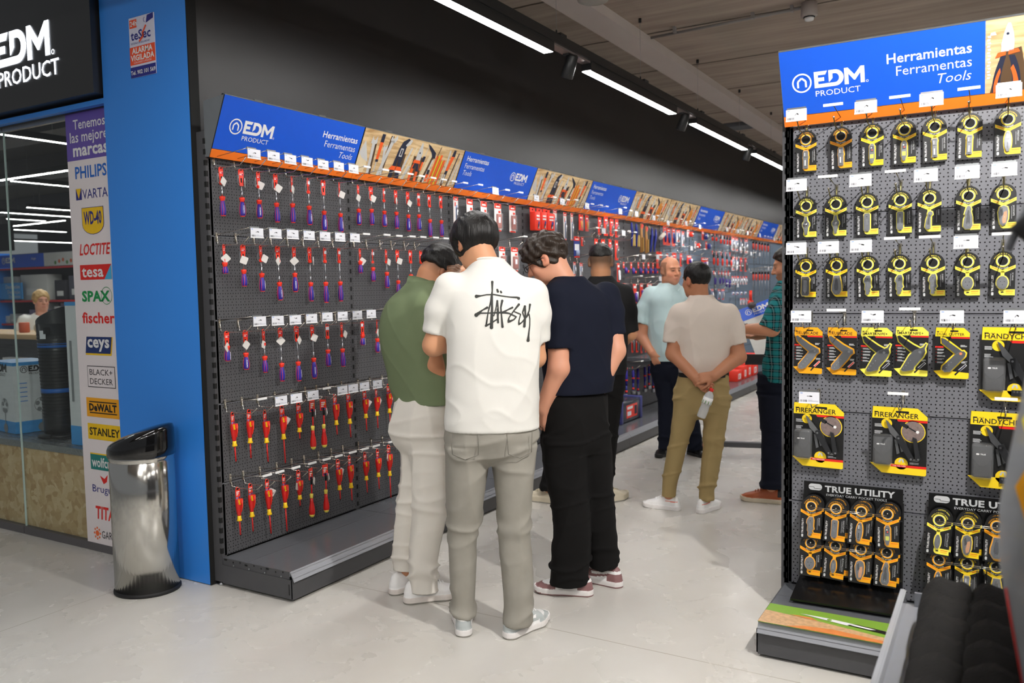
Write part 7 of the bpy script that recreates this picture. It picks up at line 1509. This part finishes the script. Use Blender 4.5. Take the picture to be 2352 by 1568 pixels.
hair(p1, hc, R, s, (.091, .114, .102), lambda x, y, z: np.maximum(.006 - z + .25*np.clip(y, -.12, .1), -(np.sqrt((y - .15)**2 + (z + .035)**2 + (x*.7)**2) - .10)), HAIR_BLACK, amp=.0035, f=190, seed=7, stretch=(1, .5, 1))

# ---------------------------------------------------------------- navy t-shirt, glasses
p3 = person('young man in navy t-shirt, black trousers and glasses leaning over', (-1.66, 3.42), .452)
hc, s = (-.139, .02, 1.534), .93; R = head_R(-1.30, .42)
rows3 = [(.93,-.010,.0,.170,.128),(1.0,-.006,.0,.172,.128),(1.10,-.006,.0,.174,.124),(1.20,-.008,.0,.178,.124),(1.29,-.010,.0,.178,.122),(1.36,-.014,.0,.168,.112),(1.40,-.026,.0,.132,.098),(1.435,-.042,.0,.094,.084),(1.46,-.050,.0,.072,.070)]
F = Field((-.32, -.28, .02), (.26, .26, 1.72), .0052); inner(F, rows3[:7], -.65, [[(-.05, -.04, .85), (-.05, -.05, .45), (-.06, -.05, .08)], [(.06, .05, .85), (.08, .08, .45), (.10, .09, .1)]])
add_head(F, hc, R, s, (-.05, .0, 1.40)); limb(F, [(-.09, -.09, 1.36), (-.092, -.135, 1.055), (-.166, -.10, .875)], [.056, .047, .032]); add_hand(F, (-.166, -.10, .875), (-.15, .35, -.9), (.7, .5, 0), -1, .35)
limb(F, [(.13, .08, 1.36), (.166, .03, 1.115), (.10, -.02, .97)], [.056, .044, .032]); add_hand(F, (.10, -.02, .97), (-.5, -.4, -.7), (-.5, .6, 0), 1, .35)
P, Q = F.mesh(); part('body', body_mesh(smooth(P, Q, 1), Q, (212, 152, 124), (hc, R, s)), p3)
NV = cloth('tee_navy', (17, 21, 36), .85, 700, .1, .04)
tee(p3, rows3, -.65, [((-.088, -.088, 1.365), (-.092, -.108, 1.26), (-.094, -.125, 1.138), .078, .066), ((.125, .085, 1.365), (.146, .075, 1.29), (.160, .055, 1.185), .070, .056)], ((-.055, 0, 1.445), (-.085, .01, 1.51), .060), NV, .93, .0062, ((-.23, -.24, .90), (.25, .22, 1.48)), wr=.0045, seed=31)
trousers(p3, [(.70,-.025,.0,.154,.128),(.74,-.026,.0,.158,.132),(.82,-.025,.0,.162,.128),(.93,-.02,0,.155,.115)], -.65,
  [[(.052,-.066,-.05,.088,.092),(.18,-.054,-.05,.092,.094),(.30,-.042,-.05,.086,.092),(.40,-.048,-.045,.090,.094),(.53,-.066,-.04,.098,.100),(.74,-.07,-.03,.11,.112)],[(.088,.098,.09,.072,.092),(.20,.092,.09,.074,.092),(.34,.078,.08,.078,.092),(.53,.062,.06,.084,.1),(.74,.04,.04,.1,.11)]], cloth('trousers_black', (17, 16, 16), .9, 700, .08, .05), ((-.22, -.18, .03), (.22, .24, .95)), wr=.004, seed=33)
MV = [LEA_W, LEA_M, SW_, LEA_M]; shoe(p3, (-.035, -.05, 0), -1.42, MV, 'dunk', .28); shoe(p3, (.115, .08, 0), -1.05, MV, 'dunk', .27)
hair(p3, hc, R, s, (.098, .122, .104), lambda x, y, z: np.maximum(np.maximum(-.060 - z - .55*np.clip(y + .01, 0, .2)*0, -.9*(z + .0) - .055 + .9*np.clip(y, 0, .2)), np.maximum(-(np.sqrt((y - .128)**2 + (z + .050)**2 + (x*.6)**2) - .098), -(np.sqrt((np.abs(x) - .10)**2 + (y + .0)**2 + (z + .006)**2) - .035))), HAIR_BROWN, amp=.0065, f=150, seed=9, off=(0, .0, .042))
W = lambda p: tuple(np.array(hc) + R @ (np.array(p)*s))
g = MB()
for q in (-1, 1):
    c0 = [W((q*.034 + .024*math.cos(a), .112, .002 + .016*math.sin(a))) for a in [2*PI*k/14 for k in range(15)]]; g.tube(c0, .0018, RUBBER, 6, caps=False)
    g.tube([W((q*.056, .110, .006)), W((q*.076, .09, .008)), W((q*.082, .0, .012)), W((q*.080, -.02, .002))], .002, RUBBER, 6)
g.tube([W((-.012, .116, .006)), W((.012, .116, .006))], .0018, RUBBER, 6); part('glasses', g, p3, label='thin black-framed glasses')

# ---------------------------------------------------------------- black t-shirt, seen from behind
p4 = person('young man in black t-shirt with cropped hair seen from behind', (-2.35, 4.82), .454)
hc, s = (.152, .02, 1.562), .94; R = head_R(.05, .12)
rows4 = [(.84,.14,.0,.165,.12),(1.0,.148,.0,.168,.12),(1.15,.150,.0,.174,.12),(1.27,.152,.0,.186,.12),(1.35,.152,.0,.180,.112),(1.40,.152,.0,.150,.1),(1.44,.153,.005,.098,.082),(1.475,.153,.01,.070,.068)]
F = Field((-.38, -.2, .02), (.44, .24, 1.72), .0058); inner(F, rows4[:7], 0, [[(.04, 0, .85), (-.08, .0, .45), (-.20, .0, .1)], [(.20, 0, .85), (.17, .0, .45), (.16, .02, .1)]])
add_head(F, hc, R, s, (.153, .01, 1.42)); limb(F, [(.30, .0, 1.35), (.335, .02, 1.10), (.24, .14, .98)], [.054, .043, .032]); add_hand(F, (.24, .14, .98), (-.7, .6, .1), (-.3, -.3, 1), 1, .5); limb(F, [(.0, .0, 1.35), (-.05, .02, 1.08), (.04, .16, 1.0)], [.054, .043, .032]); add_hand(F, (.04, .16, 1.0), (.7, .6, .1), (.3, -.3, 1), -1, .5)
def fade4(q, mixc, near): mixc(((q[:, 1] < .04) & near)*np.clip((q[:, 2] + .065)/.06, 0, 1), (70, 60, 50), .8)
P, Q = F.mesh(); part('body', body_mesh(smooth(P, Q, 1), Q, (192, 138, 102), (hc, R, s), extra=fade4), p4)
tee(p4, rows4, 0, [((.295, 0, 1.355), (.318, .005, 1.25), (.333, .015, 1.115), .066, .058), ((.01, 0, 1.355), (-.015, .005, 1.25), (-.035, .015, 1.115), .066, .058)], ((.153, .012, 1.46), (.153, .02, 1.53), .060), cloth('tee_black', (26, 26, 27), .85, 700, .1, .05), .84, .0068, ((-.14, -.18, .81), (.43, .2, 1.50)), seed=41)
trousers(p4, [(.74,.12,.0,.165,.12),(.82,.13,.0,.168,.122),(.92,.14,0,.16,.11)], 0, [[(.09,-.205,.0,.062,.068),(.3,-.15,.0,.066,.074),(.5,-.06,0,.076,.084),(.76,.03,0,.095,.11)],[(.09,.150,.02,.062,.068),(.3,.165,.01,.068,.076),(.5,.178,0,.076,.086),(.76,.2,0,.095,.11)]], MATS['trousers_black'], ((-.3, -.17, .06), (.33, .18, .95)), h=.0075, seed=43)
BG = [SUEDE, SUEDE, SUEDE, SOLE_DK]; shoe(p4, (-.20, .01, 0), -1.1, BG, 'chunky', .28); shoe(p4, (.17, .02, 0), .85, BG, 'chunky', .28)
hair(p4, hc, R, s, (.083, .104, .094), lambda x, y, z: np.maximum(.052 - z + .25*y, -(np.sqrt((y - .16)**2 + (z + .02)**2 + (x*.7)**2) - .11)), HAIR_BLACK, amp=.001, f=240, seed=3)

# ---------------------------------------------------------------- bald man in pale blue polo
p5 = person('bald man in pale mint polo shirt with a hand in his pocket', (-2.26, 6.55), .332)
hc, s = (-.078, -.02, 1.518), .96; R = head_R(2.55, .02)
rows5 = [(.79,-.088,.0,.166,.142),(.88,-.088,-.01,.172,.158),(.98,-.088,-.015,.172,.162),(1.10,-.088,-.01,.172,.150),(1.22,-.088,.0,.182,.136),(1.31,-.09,.0,.176,.122),(1.36,-.092,.0,.140,.105),(1.40,-.094,.0,.092,.085),(1.425,-.094,.0,.075,.075)]
F = Field((-.42, -.26, .02), (.26, .22, 1.68), .0058); inner(F, rows5[:7], 2.55, [[(-.15, 0, .8), (-.125, .0, .45), (-.115, .0, .09)], [(-.03, 0, .8), (.04, .0, .45), (.11, .0, .09)]])
add_head(F, hc, R, s, (-.092, .0, 1.37)); limb(F, [(-.24, .0, 1.32), (-.318, -.01, .985), (-.225, -.13, .86)], [.056, .046, .034]); add_hand(F, (-.225, -.13, .86), (.35, .1, -.9), (.5, .8, 0), 1, .3); limb(F, [(.06, .0, 1.32), (.12, .02, 1.02), (.06, -.1, .86)], [.056, .046, .034]); add_hand(F, (.06, -.1, .86), (-.3, .1, -.9), (-.5, .8, 0), -1, .3)
def bald(q, mixc, near): mixc(((q[:, 1] < .035) & near & (q[:, 2] < .075) & (q[:, 2] > -.045) & (np.abs(q[:, 0]) > .02))*1.0, (104, 82, 66), .6); mixc(((q[:, 1] > .02) & near & (q[:, 2] < -.045))*1.0, (176, 126, 108), .3)
P, Q = F.mesh(); part('body', body_mesh(smooth(P, Q, 1), Q, (214, 150, 118), (hc, R, s), extra=bald), p5)
MT = cloth('polo_mint', (196, 220, 222), .8, 800, .15, .03)
o, P, Q = tee(p5, rows5, 2.55, [((-.235, 0, 1.33), (-.285, -.004, 1.22), (-.315, -.008, 1.095), .072, .064), ((.055, 0, 1.33), (.09, .01, 1.22), (.11, .02, 1.1), .07, .062)], ((-.094, -.004, 1.41), (-.09, -.02, 1.47), .062), MT, .79, .0068, ((-.41, -.22, .77), (.22, .2, 1.45)), name='polo_shirt', seed=51)
b = MB()
for q in (-1, 1): b.add([(-.094 + q*.062, .02, 1.428), (-.07 + q*.012, -.088, 1.385), (-.07 + q*.055, -.095, 1.352), (-.09 + q*.095, -.03, 1.392)], [(0, 1, 2, 3)], MT); 
b.add([(-.078, -.100, 1.385), (-.058, -.100, 1.385), (-.058, -.135, 1.28), (-.078, -.135, 1.28)], [(0, 1, 2, 3)], MT); part('collar', b, o)
trousers(p5, [(.68,-.085,.0,.150,.13),(.75,-.088,.0,.158,.14),(.83,-.088,0,.155,.14)], 0, [[(.05,-.125,.0,.062,.068),(.2,-.12,.0,.064,.07),(.46,-.118,0,.072,.08),(.7,-.145,0,.098,.115)],[(.05,.115,.0,.062,.068),(.2,.10,.0,.064,.07),(.46,.04,0,.072,.08),(.7,-.03,0,.098,.115)]], cloth('trousers_navy', (22, 26, 40), .85, 700, .1, .05), ((-.27, -.17, .03), (.21, .17, .86)), h=.0075, seed=53)
DR = [LEA_B]*4; shoe(p5, (-.125, .02, 0), 3.5, DR, 'dress', .27); shoe(p5, (.11, .02, 0), 2.4, DR, 'dress', .27)

# ---------------------------------------------------------------- beige t-shirt, hands behind his back
p6 = person('short man in beige t-shirt and khaki trousers holding a water bottle behind his back', (-1.70, 4.95), .331)
hc, s = (.088, .02, 1.432), .90; R = head_R(-.72, .03)
rows6 = [(.86,.130,.0,.150,.118),(.90,.130,.0,.156,.122),(1.0,.135,.0,.160,.124),(1.10,.136,.0,.170,.124),(1.18,.134,.0,.182,.122),(1.235,.132,.0,.178,.114),(1.275,.128,.0,.140,.10),(1.31,.120,.002,.096,.084),(1.345,.114,.006,.070,.068)]
F = Field((-.2, -.30, .02), (.46, .24, 1.58), .0052); inner(F, rows6[:7], 0, [[(.05, 0, .8), (-.02, .0, .42), (-.085, .0, .10)], [(.2, 0, .8), (.175, .0, .42), (.145, -.01, .09)]])
add_head(F, hc, R, s, (.114, .006, 1.28)); limb(F, [(-.015, .0, 1.23), (-.052, -.02, .985), (.085, -.155, .845)], [.054, .045, .030]); limb(F, [(.285, .0, 1.22), (.338, -.02, .965), (.185, -.175, .865)], [.054, .045, .030])
add_hand(F, (.085, -.155, .845), (.62, -.18, -.55), (.3, -.9, .2), -1, .75, .9); add_hand(F, (.185, -.175, .865), (-.85, -.10, -.15), (.1, .9, -.4), 1, .55, .9)
P, Q = F.mesh(); part('body', body_mesh(smooth(P, Q, 1), Q, (186, 128, 96), (hc, R, s)), p6)
BT = cloth('tee_beige', (218, 205, 193), .85, 600, .1, .03)
tee(p6, rows6, 0, [((-.01, .0, 1.235), (-.040, -.004, 1.15), (-.058, -.01, 1.05), .066, .058), ((.28, .0, 1.225), (.314, -.004, 1.14), (.332, -.01, 1.04), .066, .058)], ((.115, .008, 1.33), (.11, .016, 1.4), .058), BT, .86, .0062, ((-.15, -.18, .83), (.42, .2, 1.37)), wr=.0055, seed=61)
KH = cloth('chino_khaki', (158, 137, 94), .85, 700, .12, .04)
trousers(p6, [(.66,.12,.0,.152,.118),(.74,.118,.0,.164,.128),(.82,.126,.0,.156,.122),(.875,.13,0,.148,.118)], 0,
  [[(.085,-.090,.0,.044,.056),(.16,-.082,.0,.050,.060),(.28,-.056,.0,.058,.066),(.40,-.030,.0,.062,.072),(.57,.010,0,.074,.088),(.72,.045,0,.094,.112)],[(.08,.143,-.01,.050,.058),(.16,.148,-.01,.053,.060),(.26,.166,-.005,.058,.066),(.375,.182,.0,.062,.072),(.57,.198,0,.074,.088),(.72,.2,0,.094,.112)]], KH, ((-.16, -.17, .06), (.31, .17, .9)), wr=.0045, seed=63)
b = MB(); n = 36; vs = []
for k in range(n): a = 2*PI*k/n; e_ = (abs(math.cos(a))**2.3 + abs(math.sin(a))**2.3)**(-1/2.3); vs += [(.13 + .153*e_*math.cos(a), .121*e_*math.sin(a), .845), (.13 + .153*e_*math.cos(a), .121*e_*math.sin(a), .872)]
b.add(vs, [(2*k, 2*((k+1) % n), 2*((k+1) % n)+1, 2*k+1) for k in range(n)], RUBBER, None, True); part('belt', b, p6)
TR = [LEA_W, TRIM_R, SW_, SW_]; shoe(p6, (-.085, .01, 0), -1.25, TR, 'white_trim', .25); shoe(p6, (.135, -.01, 0), .55, TR, 'white_trim', .25)
hair(p6, hc, R, s, (.083, .106, .096), lambda x, y, z: np.maximum(np.maximum(-.050 - z, -.02 - z + .6*y), np.maximum(-(np.sqrt((y - .15)**2 + (z + .02)**2 + (x*.7)**2) - .112), -(np.sqrt((np.abs(x) - .09)**2 + (y - .005)**2 + (z + .004)**2) - .034))), HAIR_BLACK, amp=.001, f=240, seed=8)
t = thing('water_bottle', 'clear plastic water bottle with red cap held behind the beige t-shirt', 'bottle'); t.matrix_world = Matrix.Translation((-1.70, 4.95, 0)) @ Rz(.331) @ T(.108, -.235, .625) @ Ry(.36)
b = MB(); b.lathe([(.024, 0), (.027, .006), (.028, .05), (.025, .07), (.028, .09), (.0285, .13), (.024, .148), (.012, .162), (.011, .172)], mat('bottle_clear', (226, 230, 234), .08, alpha=.45, var=0, spec=.9), 20); bo = part('bottle', b, t)
b = MB(); b.lathe([(.0292, .088), (.0292, .128)], WHITE, 20); b.lathe([(.0296, .088), (.0296, .108)], mat('label_green', (96, 150, 84), .5), 10); part('label', b, t); b = MB(); b.lathe([(.0125, .166), (.013, .182), (.011, .184)], RED, 14); part('cap', b, t)

# ---------------------------------------------------------------- plaid shirt
p7 = person('man in teal plaid shirt and tan shoes half hidden by the tool stand', (-1.27, 5.45), .229)
hc, s = (.105, .0, 1.520), .96; R = head_R(-1.45, .22)
rows7 = [(.78,.075,.0,.165,.128),(.88,.072,.0,.170,.126),(1.0,.085,.0,.172,.122),(1.12,.095,.0,.176,.122),(1.24,.10,.0,.182,.120),(1.32,.10,.0,.174,.112),(1.37,.105,.0,.135,.098),(1.40,.108,.0,.095,.085),(1.425,.11,.0,.072,.072)]
F = Field((-.40, -.26, .02), (.34, .26, 1.68), .0055); inner(F, rows7[:7], -1.35, [[(.03, -.07, .8), (.0, -.08, .45), (.0, -.08, .1)], [(.08, .07, .8), (.12, .1, .45), (.16, .12, .1)]])
add_head(F, hc, R, s, (.11, 0, 1.37)); limb(F, [(.10, -.15, 1.32), (.0, -.19, 1.125), (-.185, -.12, 1.12)], [.056, .046, .030]); add_hand(F, (-.185, -.12, 1.12), (-.95, .2, -.05), (.1, .3, -.9), 1, .45); limb(F, [(.10, .15, 1.32), (.06, .2, 1.1), (-.10, .16, 1.06)], [.056, .046, .030]); add_hand(F, (-.10, .16, 1.06), (-.9, -.2, .05), (.1, -.3, .9), -1, .45)
def beard(q, mixc, near): mixc(((q[:, 1] > .0) & near & (q[:, 2] < -.04))*1.0, (120, 84, 66), .45)
P, Q = F.mesh(); part('body', body_mesh(smooth(P, Q, 1), Q, (212, 150, 116), (hc, R, s), extra=beard), p7)
PL = cloth('shirt_plaid', (36, 128, 132), .85, 700, .1, .03); N, L, B = nodes(PL); tc = N.new('ShaderNodeTexCoord'); sp = N.new('ShaderNodeSeparateXYZ'); L.new(tc.outputs['Object'], sp.inputs[0])
u = math_n(N, L, 'ADD', sp.outputs['X'], math_n(N, L, 'MULTIPLY', sp.outputs['Y'], .55))
def band(o_, per, lo_, hi_): f_ = math_n(N, L, 'FRACT', math_n(N, L, 'DIVIDE', math_n(N, L, 'ADD', o_, 10), per)); return math_n(N, L, 'MULTIPLY', math_n(N, L, 'GREATER_THAN', f_, lo_), math_n(N, L, 'LESS_THAN', f_, hi_))
dk = math_n(N, L, 'ADD', math_n(N, L, 'MULTIPLY', band(u, .045, .1, .55), .5), math_n(N, L, 'MULTIPLY', band(sp.outputs['Z'], .045, .1, .55), .5)); wl = math_n(N, L, 'MAXIMUM', band(u, .045, .30, .36), band(sp.outputs['Z'], .045, .30, .36))
src = B.inputs['Base Color'].links[0].from_socket; m1 = N.new('ShaderNodeMix'); m1.data_type = 'RGBA'; m1.inputs[7].default_value = RGB(14, 22, 30); L.new(math_n(N, L, 'MULTIPLY', dk, .95), m1.inputs[0]); L.new(src, m1.inputs[6])
m2 = N.new('ShaderNodeMix'); m2.data_type = 'RGBA'; m2.inputs[7].default_value = RGB(150, 170, 170); L.new(math_n(N, L, 'MULTIPLY', wl, .55), m2.inputs[0]); L.new(m1.outputs[2], m2.inputs[6]); L.new(m2.outputs[2], B.inputs['Base Color'])
tee(p7, rows7, -1.35, [((.10, -.145, 1.325), (.03, -.18, 1.22), (-.018, -.192, 1.125), .074, .066), ((.10, .145, 1.325), (.08, .18, 1.22), (.06, .195, 1.12), .074, .064)], ((.108, 0, 1.41), (.10, 0, 1.47), .062), PL, .78, .0065, ((-.12, -.29, .76), (.32, .28, 1.45)), name='plaid_shirt', seed=71, wr=.005)
trousers(p7, [(.68,.055,.0,.140,.14),(.76,.06,.0,.150,.15),(.83,.065,0,.15,.15)], 0, [[(.10,.0,-.08,.070,.072),(.3,.005,-.08,.072,.078),(.45,.008,-.08,.076,.082),(.7,.02,-.06,.105,.105)],[(.09,.17,.12,.066,.07),(.3,.15,.1,.072,.078),(.45,.12,.09,.076,.082),(.7,.09,.06,.105,.105)]], MATS['trousers_navy'], ((-.13, -.22, .07), (.27, .24, .86)), h=.0072, seed=73)
TN = [LEA_T, LEA_B, SOLE_CR, SOLE_CR]; shoe(p7, (-.005, -.08, 0), -1.45, TN, 'tan', .28); shoe(p7, (.18, .12, 0), -1.2, TN, 'tan', .28)
hair(p7, hc, R, s, (.086, .112, .098), lambda x, y, z: np.maximum(np.maximum(-.045 - z, .0 - z + .75*(y - .0)), np.maximum(-(np.sqrt((y - .165)**2 + (z + .03)**2 + (x*.7)**2) - .115), -(np.sqrt((np.abs(x) - .09)**2 + (y - .0)**2 + (z + .004)**2) - .034))), HAIR_BROWN, amp=.002, f=180, seed=12)
b = MB(); d_ = np.array([-.95, .2, -.05]); b.lathe([(.031, -.011), (.034, -.009), (.034, .009), (.031, .011)], STEEL, 18, T(-.165, -.127, 1.12) @ Vector((-.93, .35, 0)).to_track_quat('Z', 'Y').to_matrix().to_4x4()); b.lathe([(.016, 0), (.016, .006)], WHITE, 14, T(-.165, -.127, 1.154)); part('wristwatch', b, p7, label='steel wristwatch')

# ---------------------------------------------------------------- woman behind the counter
p8 = person('blond woman in white blouse seated behind the shop counter', (-9.3, 5.37), 1.047); p8['group'] = 'staff in the shop'
hc, s = (.0, .0, 1.352), .95; R = head_R(2.85, .05)
rows8 = [(.66,-.0,.02,.20,.15),(.80,.0,.02,.20,.15),(.95,-.01,.0,.19,.14),(1.06,-.015,.0,.19,.13),(1.14,-.01,.0,.17,.115),(1.19,-.005,.0,.12,.095),(1.225,.0,.0,.075,.075)]
F = Field((-.34, -.42, .02), (.34, .24, 1.5), .009); inner(F, rows8[:6], 0, [[(-.09, .0, .66), (-.10, -.32, .62), (-.10, -.30, .1)], [(.09, 0, .66), (.10, -.32, .62), (.10, -.3, .1)]])
add_head(F, hc, R, s, (.0, .0, 1.2)); limb(F, [(-.18, .0, 1.12), (-.215, -.06, .90), (-.05, -.24, .95)], [.056, .048, .034]); add_hand(F, (-.05, -.24, .95), (.8, -.4, 0), (0, 0, -1), 1, .3); limb(F, [(.16, .0, 1.12), (.20, -.06, .90), (.05, -.24, .95)], [.056, .048, .034]); add_hand(F, (.05, -.24, .95), (-.8, -.4, 0), (0, 0, -1), -1, .3)
P, Q = F.mesh(); part('body', body_mesh(smooth(P, Q, 1), Q, (226, 168, 146), (hc, R, s)), p8)
tee(p8, rows8, 0, [((-.17, 0, 1.13), (-.205, -.02, 1.04), (-.21, -.04, .96), .075, .072), ((.155, 0, 1.13), (.19, -.02, 1.04), (.195, -.04, .96), .075, .072)], ((.0, -.015, 1.2), (.0, -.05, 1.27), .075), cloth('blouse_white', (232, 230, 226), .85, 300, .2, .04), .66, .01, ((-.32, -.2, .64), (.3, .2, 1.25)), name='blouse', seed=81)
F = Field((-.25, -.48, .05), (.25, .2, .74), .012); limb(F, [(-.1, .02, .66), (-.10, -.34, .62), (-.10, -.32, .12)], [.12, .085, .065], .04); limb(F, [(.1, .02, .66), (.10, -.34, .62), (.10, -.32, .12)], [.12, .085, .065], .04); garment('trousers', p8, F, MATS['trousers_navy'])
shoe(p8, (-.1, -.32, 0), 3.14, DR, 'dress', .24); shoe(p8, (.1, -.32, 0), 3.14, DR, 'dress', .24)
hair(p8, hc, R, s, (.092, .110, .100), lambda x, y, z: np.maximum(-.040 - z, np.maximum(-(np.sqrt((y - .16)**2 + (z + .03)**2 + (x*.7)**2) - .115), -.3 - z)), HAIR_BLOND, amp=.003, f=150, seed=14, h=.008)
t = thing('stool', 'swivel stool under the woman behind the counter', 'stool', (-9.3, 5.37, 0))
b = MB(); b.lathe([(.17, .50), (.18, .51), (.18, .535), (.15, .545)], RUBBER, 20); part('seat', b, t); b = MB(); b.tube([(0, 0, .05), (0, 0, .51)], .025, CHROME, 12); part('column', b, t); b = MB(); b.lathe([(.22, 0), (.22, .012), (.04, .05)], CHROME, 24); part('base', b, t)

# ---------------------------------------------------------------- rolling demonstration stand beside the plaid shirt
t = thing('demonstration_stand', 'rolling stand with a tilted white board and blue heading beside the plaid shirt', 'display stand', (-1.72, 6.7, 0), (0, 0, .25))
b = MB(); b.box((-.40, -.03, .085), (.55, .03, .125), DARK_STEEL); b.box((.44, -.45, .085), (.50, .45, .125), DARK_STEEL); part('base_frame', b, t)
for x, y in ((-.36, 0), (.47, -.40), (.47, .40)):
    b = MB(); b.lathe([(.012, -.014), (.036, -.012), (.036, .012), (.012, .014)], RUBBER, 16, T(x, y, .036) @ Rx(PI/2)); b.box((x - .012, y - .02, .04), (x + .012, y + .02, .09), RUBBER); part('caster', b, t)
b = MB(); b.box((.36, -.03, .12), (.42, .03, 1.02), DARK_STEEL); part('post', b, t)
b = MB(); Mb = T(.19, -.05, 1.04) @ Ry(-.36) @ Rx(-.5); b.box((-.22, -.02, -.22), (.26, .02, .16), mat('board_white', (208, 206, 200), .5), Mb); part('board', b, t)
b = MB(); b.box((-.222, -.022, .16), (.262, .022, .27), SIGN_BLUE, Mb); Mx = Mb @ FR @ T(0, 0, .0228); edm_logo(b, -.12, .20, 0, .045, WHITE, M=Mx); b.text('VENTAS', .034, .10, .205, 0, WHITE, .0, M=Mx); part('heading', b, t)
b = MB(); b.box((-.05, -.25, .80), (.5, .25, .82), RUBBER); b.box((-.05, -.26, .78), (.5, -.24, .86), RUBBER); part('tray', b, t)
t = thing('drill', 'red and grey power drill standing on the demonstration stand', 'drill', (-1.75, 6.78, 1.20), (0, 0, -1.2))
b = MB(); b.tube([(0, 0, 0), (0, 0, .07)], .022, TOOL_RED, 10); b.tube([(0, 0, .06), (.0, .0, .15)], .012, TOOL_RED, 10); part('handle', b, t); b = MB(); b.tube([(.02, .0, .03), (.12, .0, .035)], .026, mat('drill_grey', (92, 84, 80), .5), 12); part('body', b, t); b = MB(); b.tube([(.12, 0, .035), (.32, 0, .05)], .006, STEEL, 8); part('bit', b, t)
